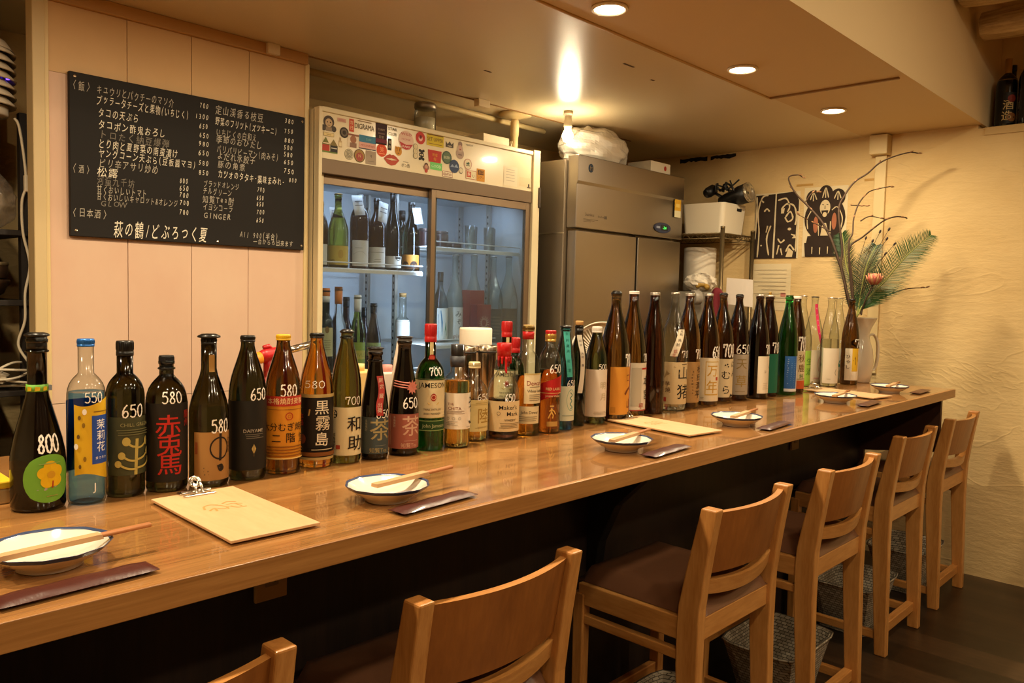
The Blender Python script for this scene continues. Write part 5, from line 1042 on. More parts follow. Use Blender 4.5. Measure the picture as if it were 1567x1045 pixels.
def clipboard(label, burn):
    t = empty('clipboard', (0, 0, 0), label=label, cat='clipboard', group='plywood menu clipboards')
    a = MB(); a.box((-.078, -.160, .004), (.078, .160, .0085), ply); a.build('board', t, bevel=.0008)
    a = MB(); a.box((-.030, .128, .0087), (.030, .1345, .012), chrome); a.box((-.030, .150, .003), (.030, .166, .0115), chrome)
    a.tube([(-.006, .131, .012), (-.006, .142, .026), (-.006, .150, .030)], .003, chrome, 8); a.tube([(.006, .131, .012), (.006, .142, .026), (.006, .150, .030)], .003, chrome, 8)
    a.tube([(-.028, .150, .011), (.028, .150, .011)], .0055, chrome, 12)
    a.build('clip', t, bevel=.001)
    a = MB(); a.X = Matrix.Translation((0, .154, .030)) @ Matrix.Rotation(radians(55), 4, 'X'); a.lathe([(.004, -.002), (.0115, -.002), (.0125, 0), (.0115, .002), (.004, .002), (.004, -.002)], chrome, 24); a.build('clip_ring', t)
    a = MB(); br = ink('b58a50')
    for pts, w in burn:
        q = catmull([(p[0], p[1], 0) for p in pts], 5); vs = []
        for i, p in enumerate(q):
            dd = (q[min(i+1, len(q)-1)] - q[max(i-1, 0)]).normalized(); nn = Vector((-dd.y, dd.x, 0)) * w / 2; vs += [(p.x + nn.x, p.y + nn.y, .0088), (p.x - nn.x, p.y - nn.y, .0088)]
        a.add(vs, [(2*i, 2*i+1, 2*i+3, 2*i+2) for i in range(len(q) - 1)], br)
    a.build('burnt_mark', t); return t
BURN = [([(-.035, .03), (-.028, .05), (-.015, .055), (-.004, .048)], .004), ([(-.032, .018), (-.018, .03), (-.022, .01)], .004), ([(-.008, .05), (.002, .03), (.0, .012)], .003), ([(.005, .05), (.018, .058), (.030, .048)], .004), ([(.008, .04), (.022, .040), (.034, .030)], .003), ([(.010, .028), (.016, .012), (.032, .010)], .004), ([(-.015, .025), (-.004, .018), (.006, .026)], .003), ([(.024, .035), (.026, .016)], .003)]
cb = clipboard('plywood clipboard with chrome clip near the left end, a burnt mark on it', BURN); cb.location = (.658, 1.292, 1.0); cb.rotation_euler = (0, 0, radians(-1.5))
q = copy_thing(cb, (2.067, 1.325, 1.0), radians(-7), 'plywood clipboard with chrome clip in the middle of the bar'); 
q = copy_thing(cb, (3.44, 1.30, 1.0), radians(-8), 'plywood clipboard at the far end, chrome clip against the clear bottles')
# ================================================================== menu board
slate = mat('chalkboard', '1d1916', .6, spec=.25, bump=((20, 20, 20), .05, .001, 2))
t = empty('menu_board', (1.29, 2.79, 1.55), label='large dark chalkboard menu written in white, screwed to the pale boarded wall', cat='menu board')
a = MB(); a.box((-.424, -.020, -.006), (.416, -.001, .508), slate); bo = a.build('board', t, bevel=.002)
a = MB()
for x, z in ((-.408, .494), (.404, .49), (-.408, .012), (.404, .010), (.062, .004)): a.lathe([(.0045, 0), (.004, .002), (.0001, .0025)], chrome, 12)
a = MB()
for x, z in ((-.408, .494), (.404, .49), (-.408, .012), (.404, .010), (.062, .006)):
    a.X = Matrix.Translation((x, -.0202, z)) @ Matrix.Rotation(radians(90), 4, 'X'); a.lathe([(.0052, 0), (.0045, .002), (.0001, .0025)], chrome, 14)
a.X = None; a.build('screw', t)
a = MB(); rr = random.Random(3)
for s, x, z, w, sz, br in BOARD_TEXT:
    c = ink({True: 'e4dcc8'}.get(br > .85, 'b4ac9c' if br > .65 else '7e776c')); n = sum(1.0 if ord(ch) > 255 else .62 for ch in s); cx = x
    for ch in s:
        cw = w / n * (1.0 if ord(ch) > 255 else .62); rz = rr.uniform(-.06, .06); dz = rr.uniform(-.0012, .0012); sh = rr.uniform(.04, .14); kk = rr.uniform(.92, 1.06)
        f = min(1.1, cw / sz * .98) if ord(ch) > 255 else cw / sz * 1.35
        px = cx + cw / 2 - 1.29
        write(a, ch, 0, 0, sz * .80 * kk, c, lambda u, v: (px + u * cos(rz) - v * sin(rz) + v * sh, -.0206, z - 1.55 + dz + v * cos(rz) + u * sin(rz)), wf=f)
        cx += cw
a.build('chalk_lettering', t)
# ================================================================== glass-door fridge
FX0, FX1, FY = 1.743, 3.037, 2.74
enam = mat('cream enamel', 'd8c9a4', .28, coat=.3); rail = mat('grey brown rail', '6e5a44', .45, .3); steelg = mat('brushed frame', '8a7660', .35, .7); liner = mat('fridge liner', 'c2c6c8', .5)
fr = empty('display_fridge', (0, 0, 0), label='tall cream fridge with two sliding glass doors, stickers over them and bottles inside', cat='fridge')
a = MB()
a.box((FX0, FY + .02, .05), (FX0 + .045, 3.40, 2.10), enam); a.box((FX1 - .015, FY + .02, .05), (FX1, 3.40, 2.10), enam)
a.box((FX0 + .045, FY + .05, 1.875), (FX1 - .015, 3.40, 2.10), enam); a.box((FX0 + .045, FY + .05, .05), (FX1 - .015, 3.40, .30), enam); a.box((FX0 + .045, 3.36, .30), (FX1 - .015, 3.40, 1.875), enam)
a.build('body', fr, bevel=.003)
a = MB(); x0, x1 = FX0 + .046, FX1 - .016
a.box((x0, 3.33, .30), (x1, 3.359, 1.874), liner); a.box((x0, FY + .06, .30), (x0 + .012, 3.33, 1.874), liner); a.box((x1 - .012, FY + .06, .30), (x1, 3.33, 1.874), liner); a.box((x0, FY + .06, 1.862), (x1, 3.33, 1.874), liner); a.box((x0, FY + .06, .30), (x1, 3.33, .312), liner)
a.build('liner', fr)
a = MB(); a.box((FX0, FY - .012, .05), (FX0 + .016, FY + .03, 2.105), enam); a.box((FX1 - .05, FY - .012, .05), (FX1, FY + .03, 2.115), enam); a.box((FX0 + .016, FY - .008, 2.088), (FX1 - .05, FY + .03, 2.108), enam); a.build('front_frame', fr, bevel=.003)
a = MB(); a.box((FX0 + .016, FY, 1.907), (FX1 - .05, FY + .03, 2.09), mat('sticker panel', 'dccdaa', .22, coat=.4)); a.build('sign_panel', fr, bevel=.002)
a = MB(); a.box((FX0 + .016, FY - .004, 1.850), (FX1 - .05, FY + .05, 1.908), rail); a.build('top_rail', fr, bevel=.002)
a = MB(); a.box((FX1 - .012, FY - .02, 1.83), (FX1 + .002, FY - .01, 1.93), mat('hinge dark', '4a4038', .4, .6)); a.build('hinge', fr, bevel=.002)
paneL = thin_glass('fridge pane', 'e6ecf0', 1.5, haze=.025, hazecol='8fa0b4', noise=6)
paneR = thin_glass('misted fridge pane', 'dfe8ee', 1.5, haze=.07, hazecol='b8c8d4', noise=5)
def slide_door(x0, x1, y, pane, name='door'):
    a = MB(); zt, zb, w = 1.849, .32, .024
    a.box((x0, y, zb), (x0 + w, y + .022, zt), steelg); a.box((x1 - w * 1.6, y, zb), (x1, y + .022, zt), steelg); a.box((x0 + w, y, zt - .036), (x1 - w * 1.6, y + .022, zt), steelg); a.box((x0 + w, y, zb), (x1 - w * 1.6, y + .022, zb + .05), steelg)
    d = a.build(name, fr, bevel=.0015)
    a = MB(); a.box((x0 + w, y + .009, zb + .05), (x1 - w * 1.6, y + .013, zt - .036), pane); a.build('glass_pane', d); return d
slide_door(FX0 + .012, 2.388, FY + .028, paneL); slide_door(2.335, FX1 - .045, FY + .003, paneR)
wire = mat('white wire', 'd8d4cc', .4)
def shelf(x0, x1, z):
    a = MB()
    for y in (2.84, 3.07, 3.30): a.tube([(x0, y, z - .006), (x1, y, z - .006)], .004, wire, 6)
    n = int((x1 - x0) / .022)
    for i in range(n + 1): x = x0 + (x1 - x0) * i / n; a.tube([(x, 2.835, z - .002), (x, 3.30, z - .002)], .002, wire, 5)
    a.box((x0, 2.828, z - .020), (x1, 2.834, z - .006), wire); a.tube([(x0, 2.83, z + .022), (x1, 2.83, z + .022)], .003, wire, 6)
    a.build('shelf', fr)
shelf(FX0 + .06, 2.36, 1.485); shelf(2.40, FX1 - .03, 1.605); shelf(FX0 + .06, 2.36, 1.02); shelf(2.40, FX1 - .03, 1.145)
a = MB()
for x in (FX0 + .07, 2.375, FX1 - .042):
    for y in ((2.86, 3.27) if x < 2.0 else (3.05, 3.27)):
        a.box((x - .008, y - .012, .32), (x + .008, y + .012, 1.86), mat('shelf post', 'a8a49c', .4, .4))
        for k in range(40): a.box((x - .0085, y - .004, .5 + k * .033), (x + .0085, y + .004, .512 + k * .033), darkm)
a.build('shelf_post', fr)
# stickers on the sign panel ------------------------------------------------
def sticker(k, cx, cz, w, h):
    a = MB(); y0 = FY - .0012; col = ink
    def P(off): return lambda u, v: (cx + (u - .5) * w, y0 - off, cz + (v - .5) * h)
    def poly(pts, c, off=0): a.add([P(off)(*p) for p in pts], [tuple(range(len(pts)))], col(c))
    def disc(u, v, r, c, off=0, sq=None):
        n = 20; q = (sq or (w / h)); a.add([P(off)(u + r * cos(2*pi*i/n), v + r * q * sin(2*pi*i/n)) for i in range(n)], [tuple(range(n))], col(c))
    def txt(s, u, v, sz, c, off=.0006, wf=1.0, width=None): write(a, s, 0, 0, sz * h, col(c), lambda x, z: (cx + (u - .5) * w + x, y0 - off, cz + (v - .5) * h + z), wf=wf, width=width * w if width else None)
    sq = [(0, 0), (1, 0), (1, 1), (0, 1)]; box = lambda u0, u1, v0, v1, c, off=0: poly([(u0, v0), (u1, v0), (u1, v1), (u0, v1)], c, off)
    if k == 'monkey': disc(.5, .62, .36, '4a3e34'); disc(.5, .56, .24, 'b89c78', .0004); disc(.4, .60, .04, '2a2018', .0008); disc(.6, .60, .04, '2a2018', .0008); disc(.16, .22, .17, '4a4036', .0002); disc(.84, .22, .17, '4a4036', .0002); box(.3, .7, .05, .3, '8a7860', .0003); box(.42, .58, .40, .43, '4a3428', .0008)
    elif k == 'pinktag': box(0, 1, 0, 1, 'c89a88'); txt('SODA', .5, .5, .6, 'a86a5a')
    elif k == 'redtall': box(0, 1, 0, 1, 'c04a34'); txt('吉', .5, .72, .3, 'e8c8a0'); txt('日', .5, .3, .3, 'e8c8a0')
    elif k == 'digrama': txt('DIGRAMA', .5, .42, .62, '4a3826', width=.98); box(.15, .85, .84, .92, '8a7458')
    elif k == 'dark': box(0, 1, 0, 1, '33191c'); txt('CURRY', .5, .7, .12, 'a08a74'); box(.2, .8, .48, .55, '6a5048', .0004); txt('日替', .5, .35, .13, 'a08a74'); box(0, 1, .08, .26, '6a2030', .0004)
    elif k == 'script': txt('STAR', .5, .72, .36, '4a4238', width=.9); txt('CLUB', .5, .25, .36, '4a4238', width=.85)
    elif k == 'ring': disc(.5, .5, .5, '3a3028'); disc(.5, .5, .36, '6a5e50', .0004); disc(.5, .5, .2, '3a3028', .0008)
    elif k == 'plate': box(0, 1, 0, 1, '8a6c3c'); box(.03, .97, .08, .92, 'd8c28a', .0004); txt('SHINE', .5, .5, .5, '8a6c3c')
    elif k == 'houses': box(0, 1, 0, .12, '6a7a3c'); box(.05, .5, .1, .5, 'a83a28', .0003); box(.55, 1, .08, .5, '33302a', .0003); poly([(.02, .5), (.52, .5), (.27, .98)], '6a6a34', .0004); poly([(.52, .5), (1, .5), (.75, .9)], '7a6a3c', .0004); box(.1, .45, .56, .62, 'e0c8a8', .0006); box(.6, .95, .3, .36, 'c8c0b0', .0006)
    elif k == 'bottle': box(.3, .7, .6, 1, 'a89068'); box(.1, .9, 0, .65, 'b8a078', .0002); box(.2, .8, .1, .5, 'd8c8a0', .0004)
    elif k == 'photo': box(0, 1, 0, 1, 'd8c8b0'); disc(.5, .6, .28, '9a6a50', .0003); box(.2, .8, .0, .35, '8a6a58', .0003); box(0, 1, .86, 1, '8a5a48', .0005)
    elif k == 'bluepink': box(0, 1, .5, 1, '3f7896'); box(0, 1, .08, .5, 'd2a294'); box(0, 1, 0, .08, '4a4a50'); txt('MOUNTAIN', .5, .28, .2, 'b05a50', width=.8); txt('SURF', .55, .74, .2, '7ab0a8')
    elif k == 'spiral':
        disc(.5, .5, .5, '3a362e'); disc(.5, .5, .46, 'cfc2a0', .0003)
        for r in (.38, .26, .14): disc(.5, .5, r, '3a362e', .0003 + (.4 - r) * .004); disc(.5, .5, r - .06, 'cfc2a0', .0006 + (.4 - r) * .004)
    elif k == 'coin': disc(.5, .5, .5, '5a4028'); disc(.5, .5, .44, '9a7a44', .0003); disc(.5, .42, .32, '9a4a40', .0006); txt('N', .5, .5, .3, 'c8a870', .0009)
    elif k == 'greyq': box(0, 1, 0, 1, '9c8b76'); txt('q', .5, .6, .3, '6a5c4c'); box(.2, .8, .2, .24, '7a6c5c', .0004)
    elif k == 'orangedisc': disc(.5, .5, .5, 'cc4a28'); txt('笑', .5, .55, .4, 'f0a070'); box(.2, .8, .2, .26, 'f0a070', .0005)
    elif k == 'blacktag': box(0, 1, 0, 1, '2c2620'); txt('酒', .5, .7, .24, 'c8bca0'); txt('店', .5, .3, .24, 'c8bca0')
    elif k == 'lips': poly([(0, .55), (.2, .85), (.4, 1), (.5, .92), (.6, 1), (.8, .85), (1, .55), (.75, .12), (.5, 0), (.25, .12)], 'b04a38'); poly([(.15, .55), (.5, .64), (.85, .55), (.5, .46)], 'd8c4a0', .0004)
    elif k == 'tiger': disc(.5, .5, .45, 'c88a30'); box(.1, .25, .75, 1, 'c88a30'); box(.75, .9, .75, 1, 'c88a30'); box(.3, .36, .5, .8, '5a3a1a', .0004); box(.62, .68, .5, .8, '5a3a1a', .0004); box(.4, .6, .25, .32, '5a3a1a', .0004)
    elif k == 'mouth': disc(.5, .5, .5, 'd8b8a4'); txt('WILD', .5, .82, .17, 'b0404c', width=.7); txt('HONK', .5, .55, .12, 'b0606c', width=.6); poly([(.05, .40), (.5, .28), (.95, .34), (.75, .08), (.5, .02), (.25, .08)], 'b03a3c', .0004); txt('KAKE', .5, .18, .14, 'f0d8c8', .0009, width=.5)
    elif k == 'reddisc': disc(.5, .5, .5, 'b8362c'); disc(.5, .46, .22, 'e0b0a0', .0004); disc(.5, .58, .14, '6a2018', .0008)
    elif k == 'grain':
        for v in (.2, .5, .8): disc(.5, v, .4, '5a4a34'); disc(.5, v, .34, 'cdbd96', .0004)
    elif k == 'bones': box(.1, .9, .35, .65, '241e1a'); disc(.2, .85, .2, '241e1a'); disc(.8, .85, .2, '241e1a'); disc(.2, .15, .2, '241e1a'); disc(.8, .15, .2, '241e1a'); box(.3, .7, .1, .9, '241e1a', .0003); disc(.35, .5, .1, 'd8c8a8', .0006); disc(.65, .5, .1, 'd8c8a8', .0006)
    elif k == 'scrawl': txt('ポン酢', .5, .4, .5, '5a5048', width=.95); box(.2, .8, .85, .9, '8a8070')
    elif k == 'yellow': box(0, 1, 0, 1, 'c8b028'); txt('SET UPPER', .5, .52, .36, '5a3418', width=.92); box(.05, .95, .82, .88, '6a4a1c', .0004); box(.1, .9, .14, .19, '8a6a1c', .0004)
    elif k == 'crown': poly([(0, .2), (1, .2), (1, .95), (.75, .6), (.5, 1), (.25, .6), (0, .95)], '4a4038'); txt('M&M', .5, .36, .3, 'd8c8a8')
    elif k == 'figure': disc(.5, .28, .42, 'a89080'); disc(.5, .58, .30, 'b8a08c', .0002); disc(.5, .84, .22, '8a7064', .0003); disc(.5, .66, .18, 'c09a88', .0004); box(.42, .58, .50, .56, '9a3028', .0006); box(.3, .7, .18, .24, '7a6458', .0006)
    elif k == 'tiny': txt('spice', .5, .5, .8, '7a7470', width=.9)
    elif k == 'redtrap': poly([(.06, 0), (.94, 0), (1, 1), (0, 1)], 'b02e20'); txt('熟成', .5, .62, .26, 'd8a040'); txt('鮨', .5, .28, .26, 'd8a040')
    elif k == 'greendisc': disc(.5, .5, .5, '3f5240'); disc(.5, .5, .40, '54684e', .0003); txt('BEER', .5, .5, .24, 'c8c8a8', .0008)
    elif k == 'greentag': box(0, 1, 0, 1, '6fbf68'); txt('GOOD', .5, .5, .45, 'd8f0c8', width=.8)
    elif k == 'portrait': disc(.5, .5, .5, '8a6450', sq=.5); disc(.5, .72, .3, '5a3c30', .0003); disc(.5, .60, .24, 'b88a70', .0005); disc(.5, .2, .25, 'a83c30', .0004)
    elif k == 'navydisc': disc(.5, .5, .5, '33405e'); poly([(.1, .4), (.3, .7), (.5, .45), (.7, .75), (.9, .42)], '8a98b0', .0004)
    elif k == 'ringtrees': disc(.5, .5, .5, 'b88a7c'); disc(.5, .5, .42, 'ddcfb0', .0003); disc(.4, .55, .1, '46604a', .0006); disc(.58, .58, .12, '46604a', .0006); box(.25, .75, .34, .40, '46604a', .0006)
    elif k == 'loop': disc(.5, .6, .42, '7a746c'); disc(.5, .6, .34, 'd0c4a4', .0003); box(.3, .7, 0, .12, '7a746c')
    elif k == 'ibaw': box(0, 1, 0, 1, '7a2a24'); box(.03, .97, .08, .92, 'd8ccb0', .0003); txt('IBAW', .5, .5, .66, '7a2a24', width=.85)
    elif k == 'redbox': box(0, 1, 0, 1, 'a84830'); box(.04, .96, .05, .95, 'd8cca8', .0003); box(.1, .5, .2, .85, 'b84a30', .0006); txt('豚', .3, .55, .4, 'e8d8c0', .0009); txt('U', .72, .4, .4, '4a4034', .0009)
    elif k == 'orangebox': box(0, 1, 0, 1, 'c88a2c'); box(.15, .85, .52, .88, '4a2a18', .0003); txt('赤羽', .5, .70, .26, 'c88a2c', .0008); txt('ンアー', .5, .3, .24, '4a2a18', .0008)
    elif k == 'note1': box(0, 1, 0, 1, 'd8ccb0'); [box(.15, .8, v, v + .025, 'a89c88', .0003) for v in (.25, .4, .55, .7, .82)]
    elif k == 'note2': box(0, 1, .1, 1, 'cfbf98'); box(.78, .9, .1, .4, '3a3028', .0003); box(.7, 1, .0, .12, '5a4a38', .0004)
    a.build('sticker', fr)
for s in STICKERS: sticker(*s)
# bottles inside -------------------------------------------------------------
FB = {d['k']: d for d in FRIDGE_BOTTLES}
for d in FRIDGE_BOTTLES:
    if d['k'].startswith('l '): dz = d['z0'] - 1.02; d['z0'] = 1.02; d['h'] += dz if d['k'] == 'l clear' else 0; 
    elif d['k'].startswith('r '): d['z0'] = 1.145
    else: d['z0'] = 1.485
def fbot(k, name, label, gm, cap, labels=(), **kw): return bottle(FB[k], name, label, 'bottle', gm, cap, labels, **kw)
blk = [('sleeve', 1.05, 0, .045, 'black')]
fbot('cut', 'wine_bottle', 'dark wine bottle inside the fridge at the left edge of its upper shelf', G['darkbrown'], blk, [('d0cabc', [('t', 'S', .5, .6, .3, '8a8478')])])
fbot('yellow', 'wine_bottle', 'yellow-green wine bottle with yellow label on the upper fridge shelf', G['palegreen'], [('crown', 1.0, 0, .008, 'darkgold')], [('c8a848', [('t', 'CABL', .28, .34, .14, '5a4420', .9), ('t', 'AUVEL', .30, .14, .13, '5a4420', .9), ('d', .6, .62, .2, 'b8923c', .6)])])
fbot('bigbrown', 'wine_bottle', 'dark brown wine bottle with wavy white label on the upper fridge shelf', G['darkbrown'], blk, [('d6cec2', [('d', .4, .0, .16, '8a4030', 1.8), ('l', [(.1, .5), (.5, .62), (.9, .45)], .01, 'a09890'), ('p', .2, .7, .7, .76, 1, 'a09890')])])
fbot('amber', 'wine_bottle', 'slender amber wine bottle with plain white label on the upper fridge shelf', G['darkbrown'], blk, [('d6cec2', [('p', .1, .9, .74, .8, 1, '8a8278'), ('p', .3, .7, .2, .5, 3, 'a89f94')])])
fbot('darkwhite', 'wine_bottle', 'black wine bottle whose white label has a black round emblem', G['blackgreen'], blk, [('d8d2c8', [('o', .72, .95, .24, '2a2622', .04, .9), ('r', .55, .9, .82, .95, '2a2622'), ('p', .4, .9, .35, .45, 1, '6a645c')])])
fbot('backdark', 'wine_bottle', 'dark wine bottle behind the others on the upper fridge shelf', G['blackgreen'], blk)
fbot('darkor', 'wine_bottle', 'dark wine bottle with orange and brown label at the shelf end in the fridge', G['blackgreen'], blk, [('b87a34', [('r', 0, 1, 0, .35, '3a2418'), ('d', .3, .4, .2, '3a2418', 1), ('d', .7, .4, .22, '3a2418', 1)])])
fbot('l orange1', 'wine_bottle', 'bottle with orange cap and pale gothic label on the lower fridge shelf', G['darkolive'], [('sleeve', 1.05, 0, .035, 'orange'), ('sleeve', 1.1, .034, .060, 'white')], [('c8bc84', [('d', .5, .93, .12, '8a6a38', .6), ('p', .2, .8, .2, .6, 5, 'a89c68')])])
fbot('l orange2', 'wine_bottle', 'clear bottle with tall orange cap on the lower fridge shelf', G['water'], [('sleeve', 1.05, 0, .075, 'orange')])
fbot('l dark back', 'wine_bottle', 'dark bottle at the back of the lower fridge shelf', G['darkbrown'], blk)
fbot('l white', 'wine_bottle', 'pale bottle with white capsule and green-yellow label on the lower fridge shelf', G['palegreen'], [('sleeve', 1.08, 0, .075, 'white')], [('8a9a3c', [('r', 0, 1, .3, .66, 'b8a84a'), ('t', 'NOVUZ', .5, .48, .22, '8a8a3c', .9)])])
fbot('l back2', 'wine_bottle', 'brown bottle half hidden at the back of the lower fridge shelf', G['darkbrown'], blk)
fbot('l brown', 'wine_bottle', 'purple-brown wine bottle with arched green label on the lower fridge shelf', G['darkbrown'], blk, [('8a9a60', [('d', .4, .0, .8, '33302a', .9)])])
fbot('l clear', 'glass_bottle', 'clear swing-top bottle with white label alone on the lower fridge shelf', None, [('cork', 1.0, -.01, .01, 'cork')], [('d6d0c6', [])], shell=CLEAR)
fbot('r blue', 'sake_bottle', 'blue bottle with blue and white label behind the right fridge door', G['tealblue'], blk, [('d2d0c4', [('q', [(.1, .1), (.4, .2), (.45, .6), (.3, .95), (.1, .8)], '3a7a9a'), ('q', [(.5, .05), (.8, .2), (.7, .6)], '4a8a6a')])])
fbot('r frost', 'sake_bottle', 'frosted white bottle with handwritten label behind the right fridge door', None, [('crown', 1, 0, .008, 'silver')], [('d8d4c6', [('t', 'み', .62, .80, .18, '3a342c'), ('t', 'ぞ', .66, .58, .16, '3a342c'), ('t', 'く', .70, .40, .14, '3a342c'), ('t', 'gin', .55, .16, .2, 'a87a64')])], shell=FROST)
fbot('r pink', 'sake_bottle', 'frosted pinkish bottle behind the red boxes in the fridge', None, [('crown', 1, 0, .008, 'silver')], shell=FROST)
fbot('r clear1', 'sake_bottle', 'clear bottle with dark label, left of a pair behind the right fridge door', None, [('crown', 1, 0, .008, 'silver')], [('4a4238', [('p', .2, .8, .2, .8, 6, '6a5e4c')])], shell=CLEAR)
fbot('r clear2', 'sake_bottle', 'clear bottle with dark label, right of a pair behind the right fridge door', None, [('crown', 1, 0, .008, 'black')], [('3f382e', [('p', .2, .8, .2, .8, 6, '5a5040')])], shell=CLEAR)
a = MB(); a.box((-.05, -.03, 0), (.05, .03, .26), mat('red carton', '8a2c24', .5)); o = tag(a.build('carton', loc=(2.755, 2.905, 1.145), bevel=.002), 'tall plain red carton inside the fridge', 'carton')
t = empty('gift_box', (2.752, 2.845, 1.145), label='red box with a pale sunflower outline inside the fridge', cat='box')
a = MB(); a.box((-.048, -.025, 0), (.048, .025, .19), mat('red carton', '8a2c24')); a.build('box', t, bevel=.002)
a = MB(); m = ink('d0a890')
for i in range(16):
    an = 2*pi*i/16; c, s = cos(an), sin(an); a.tube([(c * .020, -.0258, .10 + s * .020), (c * .034 - s * .004, -.0258, .10 + s * .034 + c * .004)], .0014, m, 5)
a.tube([(.019 * cos(2*pi*i/24), -.0258, .10 + .019 * sin(2*pi*i/24)) for i in range(24)], .0014, m, 5, closed=True); a.build('flower_print', t)
jar = mat('dark jar', '3a2420', .3)
for i, (x, h, l) in enumerate(((2.46, .085, 'small dark jar at the left of the right upper fridge shelf'), (2.56, .08, 'small dark jar in the middle of the right upper fridge shelf'), (2.645, .03, 'shallow dark tub on the right upper fridge shelf'))):
    t = empty('storage_jar', (x, 2.93, 1.605), label=l, cat='jar', group='dark jars in the fridge')
    a = MB(); a.lathe([(.030, 0), (.034, .004), (.034, h * .8), (.031, h * .84), (.0001, h * .84)], jar, 24); a.build('jar', t)
    a = MB(); a.lathe([(.033, h * .84), (.033, h), (.0001, h)], mat('jar lid', '5a4a44', .3, .6), 24); a.build('lid', t)
for i, x in enumerate((2.74, 2.80, 2.87, 2.93)):
    t = empty('drinking_glass', (x, 2.92 + .05 * (i % 2), 1.605), label=['clear drinking glass, first on the right upper fridge shelf', 'clear drinking glass, second on the right upper fridge shelf', 'clear drinking glass, third on the right upper fridge shelf', 'clear drinking glass, last on the right upper fridge shelf'][i], cat='glass', group='clear glasses in the fridge')
    a = MB(); a.lathe([(.0001, .006), (.022, .006), (.026, .12), (.0275, .12), (.024, 0), (.0001, 0)], CLEAR, 24); a.build('tumbler', t)
for i, (k, zf, s, rot) in enumerate((('bigbrown', .84, (.055, .085), .12), ('amber', .80, (.05, .09), -.2), ('darkor', .80, (.05, .075), .1), ('yellow', .74, (.05, .05), 0))):
    d = FB[k]; a = MB(); w, h = s; x0, y0, z0 = d['p'][0] - (.04 if i == 0 else 0), d['p'][1] - .045 + .07 * (i == 3) , d['z0'] + d['h'] * zf
    a.add([(x0 + u * w * cos(rot) - v * h * sin(rot), y0 + .006 * sin(v * 3), z0 + v * h * cos(rot) + u * w * sin(rot)) for v in (-.5, -.17, .17, .5) for u in (-.5, .5)], [(0, 1, 3, 2), (2, 3, 5, 4), (4, 5, 7, 6)], mat('paper tag white', 'd8d6d2', .6), True)
    for v in (-.2, 0, .2): a.add([(x0 + u * w * .7 * cos(rot) - (v + q) * h * sin(rot), y0 - .002, z0 + (v + q) * h * cos(rot) + u * w * .7 * sin(rot)) for q in (-.02, .02) for u in (-.5, .5)], [(0, 1, 3, 2)], ink('8a8a90'))
    tag(a.build('price_tag', solid=.0005), ['white written tag hanging on the neck of the big brown wine bottle', 'white tag at the neck of the amber wine bottle in the fridge', 'white tag on the last bottle of the upper fridge shelf', 'white paper behind the yellow-green wine bottle'][i], 'tag', 'white tags in the fridge')
# ================================================================== steel fridge
SX0, SX1, SY = 3.145, 4.14, 2.58
st = mat('brushed steel', 'a1978a', .34, 1.0, bump=((3, 3, 500), .06, .0006, 2)); std = mat('steel shade side', '7d6f5b', .32, 1.0)
sf = empty('steel_fridge', (0, 0, 0), label='tall stainless steel kitchen fridge with a green display beside the wire rack', cat='fridge')
a = MB(); a.box((SX0 - .02, SY + .06, .06), (SX1, 3.36, 2.08), mat('steel side', '9a8c78', .5, 1.0)); a.build('body', sf, bevel=.004)
a = MB(); a.box((SX0 - .022, SY + .055, 1.705), (SX0 - .0195, 3.36, 1.711), mat('seam steel', 'c8bca8', .3, 1)); a.build('side_seam', sf)
a = MB(); a.prism([(SY - .005, 1.735), (SY + .058, 1.735), (SY + .058, 2.10), (SY - .012, 2.10), (SY - .012, 1.97), (SY - .005, 1.955)], 0, SX0, SX1, st); a.build('header_panel', sf, bevel=.004)
for x0, x1 in ((SX0 + .008, 3.683), (3.703, SX1 - .004)):
    a = MB(); a.box((x0, SY, .62), (x1, SY + .055, 1.722), st); d = a.build('door', sf, bevel=.004)
    hx = x1 - .02 if x0 < 3.3 else x0 + .02
a = MB(); a.box((3.684, SY + .02, .5), (3.702, SY + .058, 1.73), darkm); a.build('door_gap', sf)
a = MB(); hh = Matrix.Translation((SX0 + .78, SY - .0055, 1.79)) @ Matrix.Rotation(radians(90), 4, 'X')
a.X = hh; n = 32; ell = [(.085 * cos(2*pi*i/n), .030 * sin(2*pi*i/n)) for i in range(n)]
a.prism(ell, 2, 0, .006, mat('control navy', '2a2f45', .3)); a.X = None
cp = a.build('control_panel', sf, bevel=.001)
a = MB(); a.box((SX0 + .765, SY - .0125, 1.776), (SX0 + .83, SY - .0115, 1.806), mat('display dark', '101810', .2))
write(a, '-3.4', SX0 + .797, 1.791, .020, mat('green digits', '30e040', .5, emit='50f060', es=1.5), lambda x, z: (x, SY - .0130, z)); a.box((SX0 + .715, SY - .0125, 1.785), (SX0 + .750, SY - .0115, 1.797), mat('control grey', '8a90a0', .4)); a.build('display', cp)
a = MB(); a.X = Matrix.Translation((SX0 + .10, SY - .0125, 2.042)) @ Matrix.Rotation(radians(90), 4, 'X'); a.prism([(.019 * cos(2*pi*i/24), .022 * sin(2*pi*i/24)) for i in range(24)], 2, 0, .002, mat('badge blue', '2f3e50', .3, .4)); a.X = None
a.tube([(SX0 + .091, SY - .0155, 2.030), (SX0 + .091, SY - .0155, 2.054)], .002, chrome, 6); a.tube([(SX0 + .109, SY - .0155, 2.030), (SX0 + .109, SY - .0155, 2.048), (SX0 + .100, SY - .0155, 2.044), (SX0 + .091, SY - .0155, 2.040)], .002, chrome, 6); a.build('badge', sf)
a = MB(); m = ink('54483a')
P_ = lambda x, z: (SX0 + .14 + x, SY - .0056, 1.80 + z)
write(a, 'Stainless', -.03, .008, .020, m, P_); write(a, 'Reach-in', .065, .004, .014, m, P_); a.box((SX0 + .235, SY - .0060, 1.795), (SX0 + .255, SY - .0055, 1.810), m)
